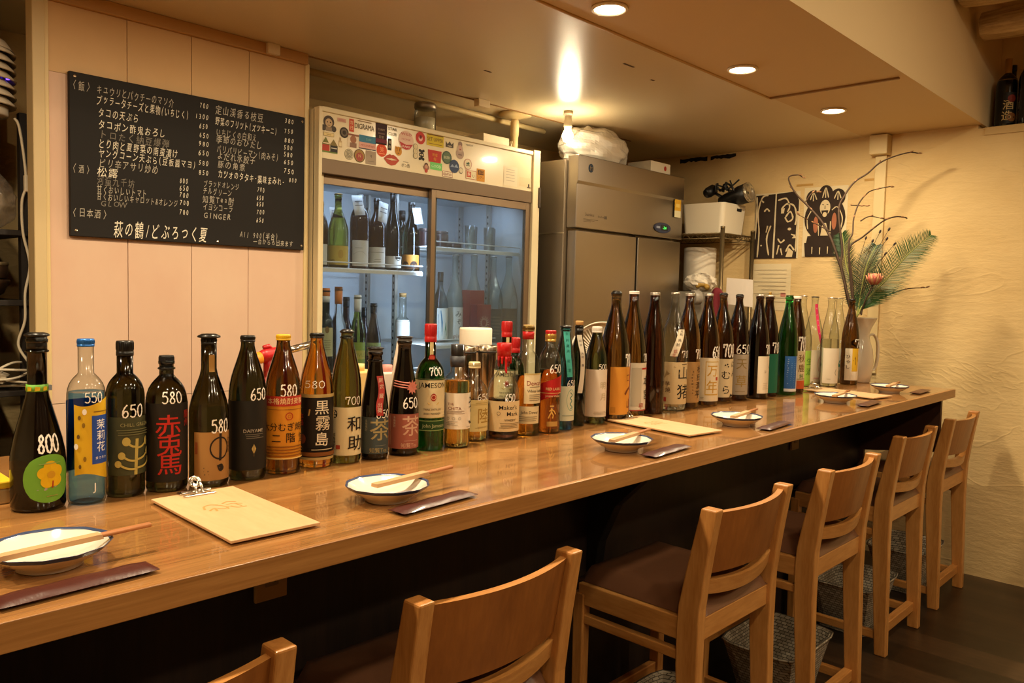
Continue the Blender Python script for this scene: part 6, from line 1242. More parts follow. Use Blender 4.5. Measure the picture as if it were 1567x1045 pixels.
for k in range(3): a.box((SX0 + .06, SY - .0060, 1.782 - k * .006), (SX0 + .06 + .12 - .03 * k, SY - .0055, 1.784 - k * .006), m)
a.build('lettering', sf)
a = MB(); a.box((SX1 - .10, SY - .0140, 1.90), (SX1 - .035, SY - .0122, 1.965), ink('d0a030')); a.box((SX1 - .10, SY - .0140, 1.862), (SX1 - .035, SY - .0122, 1.90), ink('d8cfa8')); a.box((SX1 - .09, SY - .0146, 1.92), (SX1 - .05, SY - .0139, 1.94), ink('e0c060')); a.build('warning_sticker', sf)
# ================================================================== on top of the fridges
def bag(name, label, cat, c, rx, ry, rz, m, seed, loc, n=26, folds=.22):
    """crumpled thin film: a dented closed surface"""
    rr = random.Random(seed); ks = [(rr.uniform(2, 9), rr.uniform(2, 9), rr.uniform(0, 6.3), rr.uniform(0, 6.3), rr.uniform(.3, 1)) for _ in range(9)]
    a = MB(); vs = []; fs = []; q = n * 2
    for i in range(n + 1):
        th = pi * i / n
        for k in range(q):
            ph = 2*pi*k/q; d = 1.0
            for (p1, p2, o1, o2, w) in ks: d += folds * w * .35 * (abs(sin(p1 * th + o1 + round(p2) * 0 )) - .5) * cos(round(p2) * ph + o2)
            d = max(.35, d); x, y, z = rx * d * sin(th) * cos(ph), ry * d * sin(th) * sin(ph), rz * d * cos(th)
            vs.append((c[0] + x, c[1] + y, max(0.0, c[2] + z)))
    for i in range(n):
        for k in range(q): k2 = (k + 1) % q; fs.append((i*q+k, i*q+k2, (i+1)*q+k2, (i+1)*q+k))
    a.add(vs, fs, m, False)
    return tag(a.build(name, loc=loc), label, cat)
def film(name, col, op):
    m = bpy.data.materials.new(name); m.use_nodes = True; t = m.node_tree; t.nodes.remove(t.nodes['Principled BSDF']); out = t.nodes['Material Output']
    tr = nd(t, 'ShaderNodeBsdfTransparent'); df = nd(t, 'ShaderNodeBsdfDiffuse', Color=H(col)); tl = nd(t, 'ShaderNodeBsdfTranslucent', Color=H(col)); gl = nd(t, 'ShaderNodeBsdfGlossy', Roughness=.15)
    m1 = nd(t, 'ShaderNodeMixShader', Fac=.4); t.links.new(df.outputs[0], m1.inputs[1]); t.links.new(tl.outputs[0], m1.inputs[2])
    m2 = nd(t, 'ShaderNodeMixShader', Fac=op); t.links.new(tr.outputs[0], m2.inputs[1]); t.links.new(m1.outputs[0], m2.inputs[2])
    fr_ = one_way_fresnel(t, 1.35); m3 = nd(t, 'ShaderNodeMixShader'); t.links.new(fr_.outputs[0], m3.inputs[0]); t.links.new(m2.outputs[0], m3.inputs[1]); t.links.new(gl.outputs[0], m3.inputs[2])
    t.links.new(m3.outputs[0], out.inputs[0]); return m
bag('plastic_bag', 'crumpled white plastic bag lying on top of the steel fridge under the bulb', 'bag', (0, 0, .08), .25, .14, .115, film('white film', 'f0e8da', .82), 11, (3.46, 2.72, 2.10))
card = mat('cardboard', '9c6a3a', .7)
a = MB(); a.box((-.13, -.12, 0), (.13, .12, .10), card); a.add([(-.13, -.12, .10), (.13, -.12, .10), (.14, -.16, .07), (-.12, -.16, .07)], [(0, 1, 2, 3)], card)
tag(a.build('cardboard_box', loc=(3.80, 2.99, 2.10)), 'brown cardboard box on the steel fridge behind the plastic bag', 'box')
t = empty('white_box', (3.93, 2.68, 2.10), label='flat white box with a red mark on top of the steel fridge', cat='box')
a = MB(); a.box((-.10, -.08, 0), (.10, .08, .065), mat('white card', 'd8ccb4', .6)); a.build('box', t, bevel=.002)
a = MB(); a.X = Matrix.Translation((.045, -.0808, .035)) @ Matrix.Rotation(radians(90), 4, 'X'); a.prism([(.012 * cos(2*pi*i/18), .014 * sin(2*pi*i/18)) for i in range(18)], 2, 0, .001, mat('red mark', 'b02a1c', .5)); a.build('red_mark', t)
a = MB(); a.box((-.10, -.05, 0), (.07, .05, .012), mat('greasy paper', 'b08a60', .6)); a.X = None
tag(a.build('paper_bundle', loc=(4.02, 2.78, 2.17), bevel=.003), 'tan folded paper lying behind the flat white box', 'paper')
t = empty('glass_jar', (2.46, 2.95, 2.10), label='glass jar of white powder with metal lid on the cream fridge', cat='jar')
a = MB(); a.lathe([(.045, 0), (.052, .006), (.052, .135), (.047, .148), (.047, .160)], CLEAR, 32); a.build('glass_body', t)
a = MB(); a.lathe([(.0001, .005), (.048, .006), (.048, .108), (.0001, .112)], mat('white powder', 'd8ccb0', .8), 28); a.build('contents', t)
a = MB(); a.lathe([(.050, .150), (.052, .152), (.052, .172), (.048, .176), (.0001, .176)], mat('tin lid', 'a09484', .35, .8), 32); a.build('lid', t)
a = MB(); a.box((-.11, -.09, 0), (.09, .09, .075), mat('pale box', 'd2c4a4', .6)); a.build('x'); bpy.data.objects.remove(bpy.data.objects['x'])
t = empty('paper_box', (2.87, 2.93, 2.10), 0, label='low pale box lying open on top of the cream fridge beside the ceiling brace', cat='box')
a = MB(); a.box((-.12, -.08, 0), (.06, .08, .075), mat('pale box', 'd2c4a4', .6)); a.build('box', t, bevel=.002)
a = MB(); a.X = Matrix.Translation((.06, 0, 0)) @ Matrix.Rotation(radians(20), 4, 'Y'); a.box((0, -.08, 0), (.003, .08, .07), mat('pale box', 'd2c4a4')); a.build('flap', t)
t = empty('ceiling_brace', (3.0, 2.88, 2.10), label='cream steel brace post between the glass fridge top and the ceiling', cat='brace')
a = MB(); a.lathe([(.028, 0), (.028, .004), (.018, .008), (.018, .10), (.022, .10), (.022, .17), (.016, .19)], cream, 24); a.build('post', t)
a = MB(); a.lathe([(.018, .186), (.055, .198), (.085, .204), (.085, .2155), (.0001, .2155)], cream, 32); a.build('plate', t)
# ================================================================== wire rack by the plaster wall
chr2 = mat('dull wire', '7a6a4c', .35, .8)
rk = empty('wire_rack', (0, 0, 0), label='wire storage rack with round posts beside the steel fridge', cat='rack')
X0, X1, Y0, Y1 = 4.165, 4.53, 2.32, 2.98
for x in (X0, X1):
    for y in (Y0, Y1):
        a = MB(); a.tube([(x, y, 0), (x, y, 1.80)], .0125, chr2, 14); a.lathe([(.0135, 1.795), (.0135, 1.808), (.0001, 1.81)], chr2, 14, o=(x, y, 0)); a.build('post', rk)
for z in (1.77, 1.23, .70):
    a = MB()
    for (p, q) in (((X0, Y0), (X1, Y0)), ((X0, Y1), (X1, Y1)), ((X0, Y0), (X0, Y1)), ((X1, Y0), (X1, Y1))):
        a.tube([(*p, z), (*q, z)], .0035, chr2, 6); a.tube([(*p, z - .028), (*q, z - .028)], .0035, chr2, 6)
        n = int((Vector(q) - Vector(p)).length / .03); zz = []
        for i in range(n + 1): u = i / n; zz.append((p[0] + (q[0] - p[0]) * u, p[1] + (q[1] - p[1]) * u, z - (.028 if i % 2 else 0)))
        a.tube(zz, .002, chr2, 5)
    for i in range(22): y = Y0 + (Y1 - Y0) * (i + .5) / 22; a.tube([(X0, y, z + .003), (X1, y, z + .003)], .0022, chr2, 5)
    a.build('shelf', rk)
tz = 1.776
t = empty('storage_bin', (4.33, 2.475, tz), label='white plastic storage bin with a dark grip slot on the wire rack', cat='bin')
a = MB()
def rrect(w, d, r, n=5): return [(sx * (w - r) + r * cos(an), sy * (d - r) + r * sin(an)) for sx, sy, a0 in ((1, 1, 0), (-1, 1, pi/2), (-1, -1, pi), (1, -1, 3*pi/2)) for an in [a0 + pi/2 * i / n for i in range(n + 1)]]
rings = [(.128, .128, 0), (.140, .142, .175)]; inn = [(.136, .138, .175), (.124, .124, .004)]
vs = []; fs = []
for w, d, z in rings + inn: vs += [(x, y, z) for x, y in rrect(w, d, .025)]
n = len(vs) // 4
for i in range(3):
    for k in range(n): fs.append((i*n+k, i*n+(k+1) % n, (i+1)*n+(k+1) % n, (i+1)*n+k))
fs += [tuple(range(n - 1, -1, -1)), tuple(3*n + k for k in range(n))]
a.add(vs, fs, mat('white bin', 'd6cbb4', .45), False); a.build('tub', t, bevel=.002)
a = MB(); a.box((.02, -.1420, .135), (.075, -.1385, .152), darkm); a.build('grip_slot', t, bevel=.003)
blackp = mat('black plastic', '12100e', .4)
t = empty('stage_lamp', (4.36, 2.40, tz + .178), radians(-20), label='black clamp lamp with tangled cord lying on the white storage bin', cat='lamp')
a = MB(); a.X = Matrix.Translation((.02, -.05, .045)) @ Matrix.Rotation(radians(75), 4, 'X') @ Matrix.Rotation(radians(18), 4, 'Y'); a.lathe([(.0001, -.11), (.03, -.11), (.04, -.07), (.045, -.02), (.056, .02), (.058, .075)], blackp, 28); a.build('housing', t)
a = MB(); a.X = Matrix.Translation((.02, -.05, .045)) @ Matrix.Rotation(radians(75), 4, 'X') @ Matrix.Rotation(radians(18), 4, 'Y'); a.lathe([(.056, .070), (.060, .074), (.060, .088), (.054, .090), (.050, .080), (.0001, .074)], mat('lamp bezel', 'b0a894', .25, .8), 28); a.build('bezel', t)
a = MB(); a.X = Matrix.Translation((-.06, .09, .085)) @ Matrix.Rotation(radians(60), 4, 'Y'); a.lathe([(.0001, -.04), (.026, -.04), (.032, -.02), (.032, .025), (.024, .035), (.0001, .035)], blackp, 22); a.X = None; a.tube([(-.05, .08, .08), (-.02, .04, .05), (0, .0, .03)], .009, blackp, 8); a.build('clamp', t)
a = MB(); rr = random.Random(5)
for k in range(4): a.tube(catmull([(-.05 + rr.uniform(-.02, .02), .08 - .03 * i + rr.uniform(-.03, .03), .06 + .055 * sin(i * 1.3 + k) ** 2 + rr.uniform(0, .02)) for i in range(7)], 5), .005, blackp, 6)
a.build('cord', t)
t = empty('drink_can', (4.47, 2.385, tz), label='small dark can standing beside the white storage bin on the rack', cat='can')
a = MB(); a.lathe([(.020, 0), (.024, .004), (.024, .082), (.021, .09), (.0001, .088)], mat('dark can', '1c1a20', .25, .4), 24); a.build('can', t)
a = MB(); a.box((-.006, -.10, 0), (.006, .05, .11), mat('pale card', 'c8b48c', .6)); tag(a.build('card_file', loc=(4.178, 2.80, tz)), 'thin pale card standing at the left end of the rack shelf', 'card')
# goods on the rack's middle shelf and hanging from it
sz = 1.236
pw = mat('white paper', 'd6cbb8', .7)
a = MB(); a.lathe([(.02, .002), (.095, .002), (.098, .01), (.098, .265), (.095, .27), (.02, .27)], pw, 36)
tag(a.build('paper_roll', loc=(4.40, 2.60, 1.432)), 'tall white paper roll standing on the rack below the storage bin', 'paper roll')
bag('kitchen_paper', 'crumpled white kitchen paper on the rack in front of the paper roll', 'paper', (0, 0, .05), .085, .10, .055, pw, 4, (4.25, 2.50, 1.435), 14, .3)
a = MB(); a.box((-.15, -.16, 0), (.15, .16, .195), mat('grey tub', '9a9080', .5)); tag(a.build('supply_box', loc=(4.345, 2.54, sz), bevel=.006), 'grey box on the rack under the crumpled paper', 'box')
a = MB(); a.tube(catmull([(.0, -.03, 0), (.01, -.005, .02), (.0, .02, .024), (-.01, .045, .01)], 5), [.012] + [.016] * 6 + [.017] * 6 + [.016] * 2 + [.010], mat('yellow rubber', 'a8843a', .5), 10); tag(a.build('ginger_root', loc=(4.19, 2.445, 1.45)), 'small yellowish root on the rack beside the crumpled paper', 'ginger')
a = MB(); a.X = Matrix.Rotation(radians(90), 4, 'Y') @ Matrix.Rotation(radians(25), 4, 'X'); a.lathe([(.026, -.024), (.040, -.024), (.042, -.022), (.042, .022), (.040, .024), (.026, .024), (.026, -.024)], mat('grey tape', '8f887c', .4), 32)
tag(a.build('tape_roll', loc=(4.10, 2.44, 1.396)), 'grey roll of tape with a dark core hanging on the rack post', 'tape roll')
red = mat('dark red cloth', '6a1420', .75, sheen=.3)
a = MB(); vs = []; fs = []; n, m = 16, 12
for i in range(n + 1):
    for j in range(m + 1):
        u, v = i / n, j / m; y = 2.31 - .10 * (u * 2 - 1) * (1 - .45 * (1 - v)); x = 4.128 + .010 * sin(u * 14) * (.3 + v) - .02 * sin(pi * u); z = 1.455 - .42 * v + .02 * sin(u * 9) * v - .06 * abs(u * 2 - 1) ** 2 * (1 - v)
        vs.append((x, y, z))
for i in range(n):
    for j in range(m): k = i * (m + 1) + j; fs.append((k, k + 1, k + m + 2, k + m + 1))
a.add(vs, fs, red, True); tag(a.build('cloth', solid=.004), 'dark red cloth hanging from the rack post behind the sake bottles', 'cloth')
a = MB(); a.box((4.10, 2.12, .98), (4.104, 2.23, 1.36), pw); o = a.build('apron'); bpy.data.objects.remove(o)
def wall_paper(name, y0, y1, z0, z1, label, cat, x=WX - .0025, extra=None):
    t = empty(name, (x, (y0 + y1) / 2, z0), label=label, cat=cat)
    a = MB(); n = 6; vs = []; w, h = (y1 - y0) / 2, z1 - z0
    for j in range(n + 1): vs += [(-.002 * sin(j * .9) ** 2 - .0005, -w, h * j / n), (-.002 * sin(j * .9 + .7) ** 2 - .0005, w, h * j / n)]
    a.add(vs, [(2*i, 2*i+1, 2*i+3, 2*i+2) for i in range(n)], mat('print paper', 'dccba4', .7), True); a.build('sheet', t)
    if extra: a = MB(); extra(a, w, h); a.build('print', t)
    return t
blk_ink = ink('32261f', .8)
def blobs(a, shapes, w, h, c=blk_ink, off=.0042):
    for poly in shapes:
        off += .00008      # (u from the viewer's left 0..1, v 0..1)
        a.add([(-off, w - u * 2 * w, v * h) for u, v in poly], [tuple(range(len(poly)))], c)
def strokes(a, lines, w, h, c, wd, off=.0048):
    for pts in lines:
        q = catmull([(p[0] * 2 * w, p[1] * h, 0) for p in pts], 5) if len(pts) > 2 else [Vector((p[0] * 2 * w, p[1] * h, 0)) for p in pts]; vs = []
        for i, p in enumerate(q):
            dd = (q[min(i+1, len(q)-1)] - q[max(i-1, 0)]); dd = dd.normalized() if dd.length > 1e-9 else Vector((1, 0, 0)); nn = Vector((-dd.y, dd.x, 0)) * wd * h / 2 * (.7 + .5 * abs(sin(i * .9)))
            vs += [(-off, w - (p.x + nn.x), p.y + nn.y), (-off, w - (p.x - nn.x), p.y - nn.y)]
        a.add(vs, [(2*i, 2*i+1, 2*i+3, 2*i+2) for i in range(len(q) - 1)], c)
cut = ink('d2be96', .8)
def ell(cx, cy, rx, ry, n=22): return [(cx + rx * cos(2*pi*i/n), cy + ry * sin(2*pi*i/n)) for i in range(n)]
def print1(a, w, h):
    rr = random.Random(2); top = [(i / 24, .98 + rr.uniform(-.03, .02)) for i in range(25)]
    blobs(a, [[(.02, 0), (.44, .0)] + [(.46, .98)] + [(.02, .97)]], w, h); blobs(a, [[(.48, .0), (.97, .0), (.98, .86), (.9, 1.0), (.49, .98)]], w, h)
    strokes(a, [[(.10, .02), (.12, .4), (.08, .7), (.16, .93), (.30, .97)], [(.03, .3), (.05, .7), (.04, .95)], [(.36, .05), (.30, .3), (.38, .5)], [(.22, .72), (.28, .76), (.34, .72)], [(.14, .9), (.2, .86)], [(.28, .40), (.31, .5)],
                [(.52, .88), (.7, .90), (.78, .78), (.74, .70)], [(.60, .74), (.72, .82), (.88, .78), (.94, .62), (.92, .5)], [(.70, .62), (.80, .70), (.86, .60), (.76, .55), (.69, .62)], [(.55, .3), (.62, .24), (.7, .28)], [(.74, .10), (.82, .2), (.92, .12)], [(.84, .36), (.92, .34)], [(.54, .06), (.58, .2)], [(.66, .05), (.62, .15)], [(.95, .1), (.96, .4), (.97, .7)]], w, h, cut, .022)
    blobs(a, [ell(.18, .20, .02, .012), ell(.80, .44, .04, .02), [(.74, .02), (.80, .16), (.90, .10), (.88, .02)], [(.86, .30), (.95, .30), (.93, .36)], [(.60, .74), (.68, .76), (.66, .68), (.6, .68)]], w, h, cut, .0050)
def print2(a, w, h):
    blobs(a, [ell(.5, .55, .47, .32), [(.08, .0), (.92, .0), (.95, .2), (.05, .2)], ell(.22, .84, .17, .12), ell(.5, .88, .17, .14), ell(.78, .84, .17, .12), [(.12, .3), (.88, .3), (.92, .15), (.08, .15)]], w, h)
    blobs(a, [ell(.5, .70, .12, .11), [(.42, .30), (.46, .48), (.54, .48), (.62, .30)]], w, h, cut, .0048); blobs(a, [ell(.30, .46, .055, .12), ell(.72, .50, .055, .12)], w, h, ink('a8684a', .8), .0048)
    blobs(a, [[(.42, .66), (.58, .66), (.55, .55), (.5, .52), (.45, .55)]], w, h, blk_ink, .0054); blobs(a, [ell(.5, .60, .05, .035)], w, h, cut, .0058)
    strokes(a, [[(.43, .745), (.47, .74)], [(.53, .745), (.57, .74)], [(.5, .73), (.5, .68)], [(.46, .655), (.54, .655)]], w, h, blk_ink, .012, .0054)
    strokes(a, [[(.15, .82), (.22, .92), (.30, .82)], [(.43, .84), (.5, .98), (.57, .84)], [(.70, .82), (.78, .92), (.85, .82)], [(.5, .96), (.5, .84)], [(.22, .92), (.22, .8)], [(.78, .92), (.78, .8)], [(.12, .4), (.10, .55), (.2, .68)], [(.88, .4), (.90, .55), (.78, .70), (.66, .66)], [(.24, .04), (.24, .14)], [(.42, .03), (.42, .13)], [(.6, .04), (.6, .14)], [(.76, .04), (.76, .13)], [(.38, .3), (.36, .48)], [(.64, .3), (.64, .5)]], w, h, cut, .014)
wall_paper('wall_print', 2.052, 2.335, 1.642, 2.035, 'black and pale woodcut print with two upright panels, left one on the plaster wall', 'picture', extra=print1)
wall_paper('wall_print', 1.775, 2.028, 1.650, 2.05, 'black woodcut print of a bearded figure with three pointed hats, behind the branches', 'picture', extra=print2)
def typed(a, w, h):
    gr = ink('c4b698')
    for k in range(9): a.box((-.0048, -w * .8, h * (.86 - k * .085)), (-.0042, w * (.8 - .2 * (k % 3)), h * (.875 - k * .085)), gr)
    a.box((-.0048, -w * .8, h * .30), (-.0042, -w * .55, h * .38), ink('c88070'))
wall_paper('notice_paper', 2.088, 2.345, 1.33, 1.610, 'pale printed notice with a red stamp on the plaster wall below the left print', 'notice', extra=typed)
a = MB(); a.add([(0, 0, 0), (.004, -.165, -.014), (.004, -.16, .14), (0, 0, .15)], [(0, 1, 2, 3)], mat('glossy white paper', 'd8cdc0', .3)); tag(a.build('paper_sheet', loc=(4.168, 2.283, 1.363), solid=.001), 'white sheet of paper hanging from the rack corner above the sake bottles', 'paper')
a = MB(); a.box((4.54, 2.30, 1.16), (WX - .001, 2.35, 1.27), blackp); tag(a.build('wall_switch', bevel=.003), 'small black box on the wall below the hanging white sheet', 'box')
# ================================================================== vase with branches
glaze = mat('pale glaze', 'cfc4ae', .12, coat=.5)
t = empty('jug_vase', (4.02, 1.465, 1.0), radians(-30), label='pale glazed jug vase with a loop handle holding branches and a palm frond', cat='vase')
a = MB(); a.lathe([(.050, 0), (.055, .004), (.062, .05), (.066, .10), (.060, .16), (.046, .205), (.040, .235), (.050, .27), (.074, .315), (.078, .318), (.072, .314), (.046, .272), (.036, .235), (.042, .205), (.055, .16), (.06, .1), (.05, .02), (.0001, .015)], glaze, 40); a.build('body', t)
a = MB(); a.tube(catmull([(.040, 0, .225), (.075, 0, .235), (.102, 0, .20), (.108, 0, .13), (.095, 0, .07), (.060, 0, .05)], 6), .010, glaze, 12, flat=.6); a.build('handle', t)
bark = mat('branch bark', '36220f', .75, bump=((30, 30, 60), .5, .003, 4))
def branch(pts, r0, r1, label, side=()):
    t = empty('branch', pts[0], label=label, cat='branch', group='bare budding branches in the jug vase')
    o = Vector(pts[0]); q = catmull([Vector(p) - o for p in pts], 5); n = len(q)
    a = MB(); a.tube(q, [r0 + (r1 - r0) * i / (n - 1) for i in range(n)], bark, 8); a.build('stem', t)
    for s in side:
        a = MB(); qq = catmull([Vector(p) - o for p in s], 5); a.tube(qq, [r1 * 1.2 + (r1 * .6 - r1 * 1.2) * i / (len(qq) - 1) for i in range(len(qq))], bark, 6); a.build('twig', t)
    rr = random.Random(len(pts)); a = MB()
    for s in [q] + [catmull([Vector(p) - o for p in x], 5) for x in side]:
        k = max(3, len(s) // 5)
        for i in list(range(len(s) // 2, len(s) - 1, k)) + [len(s) - 1]:
            d = (s[i] - s[max(0, i - 1)]).normalized(); p = s[i]; d = (d + Vector((0, rr.uniform(-.6, .6), rr.uniform(-.3, .6)))).normalized()
            a.tube([p, p + d * .006, p + d * .014, p + d * .022], [.0018, .0045, .004, .0008], mat('buds', '7a5634', .6), 7)
    a.build('buds', t); return t
base = (4.02, 1.495, 1.30)
branch([base, (4.05, 1.545, 1.402), (4.065, 1.583, 1.532), (4.08, 1.647, 1.686), (4.095, 1.686, 1.754), (4.11, 1.733, 1.816), (4.125, 1.812, 1.896), (4.14, 1.868, 1.946), (4.155, 1.917, 2.005), (4.17, 1.939, 2.058), (4.185, 1.894, 2.068), (4.2, 1.88, 2.057)], .008, .003, 'thick bare branch curling over at its top in front of the left print',
       [[(4.09, 1.667, 1.75), (4.1, 1.735, 1.786), (4.15, 1.803, 1.815), (4.2, 1.894, 1.858)], [(4.13, 1.822, 1.915), (4.145, 1.799, 1.959), (4.2, 1.785, 1.97)]])
branch([base, (4.05, 1.585, 1.553), (4.083, 1.60, 1.66), (4.117, 1.641, 1.856), (4.15, 1.628, 1.936), (4.183, 1.594, 2.006), (4.217, 1.543, 2.05), (4.25, 1.501, 2.101), (4.283, 1.446, 2.133), (4.317, 1.38, 2.153), (4.35, 1.349, 2.151)], .006, .003, 'tallest bare branch reaching up right towards the junction box')
branch([base, (4.04, 1.535, 1.50), (4.05, 1.556, 1.682), (4.092, 1.556, 1.735), (4.133, 1.569, 1.818), (4.175, 1.563, 1.894), (4.217, 1.545, 1.944), (4.258, 1.526, 1.969), (4.3, 1.456, 1.987)], .005, .0025, 'slim branch with pale tip arching right of the bearded figure print', [[(4.17, 1.563, 1.885), (4.18, 1.60, 1.888), (4.19, 1.535, 1.883)]])
branch([base, (4.04, 1.53, 1.52), (4.05, 1.551, 1.66), (4.1, 1.506, 1.72), (4.15, 1.457, 1.779), (4.2, 1.434, 1.81), (4.25, 1.403, 1.827), (4.3, 1.372, 1.825)], .005, .003, 'slim branch ending in a brown bud cluster above the palm frond', [[(4.12, 1.53, 1.80), (4.16, 1.50, 1.825), (4.2, 1.44, 1.812)]])
branch([(4.03, 1.47, 1.33), (4.05, 1.461, 1.38), (4.112, 1.398, 1.421), (4.175, 1.353, 1.451), (4.237, 1.32, 1.467), (4.3, 1.262, 1.473)], .004, .002, 'low thin branch sticking out to the right under the palm frond')
lm = [mat('cycad green', '24400f', .5, spec=.3), mat('cycad dark green', '1d3616', .5, spec=.3)]
def frond(pts, ln, label, mi, n=92, droop=.25, seed=1):
    o = Vector(pts[0]); q = catmull([Vector(p) - o for p in pts], 12); L = len(q); rr = random.Random(seed)
    t = empty('palm_frond', pts[0], label=label, cat='palm frond', group='palm fronds in the jug vase')
    a = MB(); a.tube(q, [.005 - .0035 * i / (L - 1) for i in range(L)], mat('frond rib', '7a7a34', .5), 6); a.build('rib', t)
    a = MB()
    for i in range(n):
        u = .10 + .9 * i / n; f = u * (L - 1); k = min(L - 2, int(f)); p = q[k].lerp(q[k + 1], f - k); d = (q[k + 1] - q[k]).normalized()
        nv = Vector((1, 0, 0)); s = d.cross(nv).normalized(); l = ln * (sin(pi * min(1, u * .86 + .12)) ** .55) * rr.uniform(.9, 1.08)
        for sg in (-1, 1):
            dir_ = (s * sg * .82 + d * .62 + nv * (-.18 + rr.uniform(-.1, .1))).normalized(); tip = p + dir_ * l + Vector((0, 0, -droop * l * .35)); mid = p + dir_ * l * .55
            w = d * .0022
            a.add([p - w, p + w, mid + w * .9, tip, mid - w * .9], [(0, 1, 2, 4), (2, 3, 4)], lm[mi])
    a.build('leaflets', t); return t
frond([(4.03, 1.485, 1.33), (4.05, 1.474, 1.375), (4.09, 1.446, 1.434), (4.13, 1.401, 1.499), (4.17, 1.345, 1.593), (4.21, 1.295, 1.664), (4.25, 1.235, 1.73)], .125, 'large green palm frond leaning right over the jug vase', 0)
frond([(4.02, 1.50, 1.32), (4.075, 1.541, 1.475), (4.1, 1.584, 1.584), (4.125, 1.61, 1.688), (4.15, 1.63, 1.745)], .085, 'dark green palm frond standing upright in front of the bearded figure print', 1, 70)
frond([(4.03, 1.49, 1.32), (4.07, 1.49, 1.45), (4.10, 1.48, 1.58), (4.16, 1.46, 1.68)], .10, 'short dark palm frond behind the pink flower', 1, 66, seed=3)
t = empty('protea_flower', (4.055, 1.425, 1.515), label='dried pink protea flower head in front of the palm fronds', cat='flower')
a = MB(); pk_ = [mat('petal pink', 'a8584a', .6), mat('petal tan', 'b0805a', .6)]; rr = random.Random(9)
for L, (r, z, h, n) in enumerate(((.020, -.02, .040, 12), (.030, -.028, .050, 14), (.036, -.034, .045, 16))):
    for i in range(n):
        an = 2*pi*i/n + L * .2; c, s = cos(an), sin(an); w = .008; tilt = .35 + .25 * L
        p0 = Vector((c * r * .45, s * r * .45, z)); p1 = Vector((c * r, s * r, z + h * .55)); p2 = Vector((c * r * (.8 + .15 * L), s * r * (.8 + .15 * L), z + h)); sd = Vector((-s, c, 0)) * w
        a.add([p0 - sd * .5, p0 + sd * .5, p1 + sd, p2, p1 - sd], [(0, 1, 2, 4), (2, 3, 4)], pk_[(i + L) % 2], True)
a.build('petals', t, solid=.0012)
a = MB(); a.lathe([(.0001, -.03), (.022, -.02), (.024, .0), (.014, .018), (.0001, .022)], pk_[1], 16); a.tube([(-.02, .05, -.18), (-.012, .03, -.10), (0, 0, -.025)], .004, bark, 8); a.build('core', t)
t = empty('seed_sprig', (4.05, 1.50, 1.35), label='thin dry sprig with small dark seed heads above the pink flower', cat='sprig')
a = MB(); b2 = MB(); o = Vector((4.05, 1.50, 1.35))
for e in ((4.1, 1.384, 1.752), (4.1, 1.426, 1.742), (4.1, 1.392, 1.706), (4.1, 1.354, 1.68), (4.1, 1.395, 1.633), (4.1, 1.492, 1.713), (4.1, 1.459, 1.697)):
    e = Vector(e); md = (o + e) / 2 + Vector((0, .02, .02)); q = catmull([Vector((0, 0, 0)), md - o, e - o], 6); a.tube(q, .0012, bark, 5)
    d = (q[-1] - q[-2]).normalized(); b2.tube([e - o - d * .010, e - o - d * .004, e - o + d * .005, e - o + d * .010], [.001, .005, .005, .001], mat('seed head', '2a1a14', .7), 8)
a.build('stems', t); b2.build('seed_heads', t)
# ================================================================== behind the bottles on the bar
ssm = mat('shaker steel', 'b8ac9a', .2, 1.0, bump=((2, 2, 200), .05, .0005, 2))
for x, y, l in ((1.735, 1.86, 'brushed steel tumbler with dark band behind the slate-stoppered bottle'), (1.815, 1.845, 'brushed steel tumbler with dark band beside the kitchen roll')):
    t = empty('steel_tumbler', (x, y, 1.0), label=l, cat='tumbler', group='steel tumblers behind the whiskies')
    a = MB(); a.lathe([(.028, 0), (.030, .003), (.035, .19), (.036, .222), (.034, .225), (.032, .222), (.030, .19), (.0001, .185)], ssm, 32); a.build('cup', t)
    a = MB(); a.lathe([(.0357, .203), (.0364, .203), (.0364, .208), (.0357, .208), (.0357, .203)], blackp, 32); a.build('band', t)
t = empty('kitchen_roll', (1.885, 1.97, 1.0), label='white kitchen roll standing behind the steel tumblers', cat='kitchen roll')
a = MB(); a.lathe([(.018, .01), (.055, .01), (.056, .27), (.054, .275), (.018, .275)], mat('roll paper', 'e2d8c4', .8), 36); a.build('roll', t)
a = MB(); a.lathe([(.06, 0), (.06, .008), (.015, .01), (.015, .26), (.0001, .262)], blackp, 24); a.build('stand', t)
for x, y, w, h, c, l in ((1.34, 1.88, .05, .165, 'd8b878', 'cream milk carton behind the grey-blue labelled bottle'), (1.455, 1.90, .035, .155, 'd8cfc4', 'white tub behind the pink labelled bottle')):
    t = empty('drink_carton', (x, y, 1.0), label=l, cat='carton'); a = MB(); a.box((-w, -.035, 0), (w, .035, h), mat('carton ' + c, c, .5)); a.build('box', t, bevel=.004)
    a = MB(); a.lathe([(.016, h - .002), (.016, h + .02), (.0001, h + .021)], mat('pink cap', 'c88a80', .5) if w < .05 else mat('carton ' + c, c), 18); a.build('cap', t)
t = empty('squeeze_bottle', (1.265, 1.87, 1.0), label='yellow squeeze bottle beside the cream milk carton', cat='squeeze bottle')
a = MB(); a.lathe([(.025, 0), (.028, .005), (.028, .11), (.012, .13), (.005, .165), (.0001, .166)], mat('yellow squeeze', 'd8a81c', .4), 24); a.build('body', t)
t = empty('sauce_bottle', (1.43, 1.80, 1.0), label='white bottle with dark pattern rising behind the pink labelled bottle', cat='bottle')
a = MB(); a.lathe([(.024, 0), (.026, .005), (.026, .16), (.022, .20), (.016, .235), (.014, .25), (.0001, .251)], mat('white bottle', 'd8cfc0', .4), 24); a.build('body', t)
a = MB(); rr = random.Random(8)
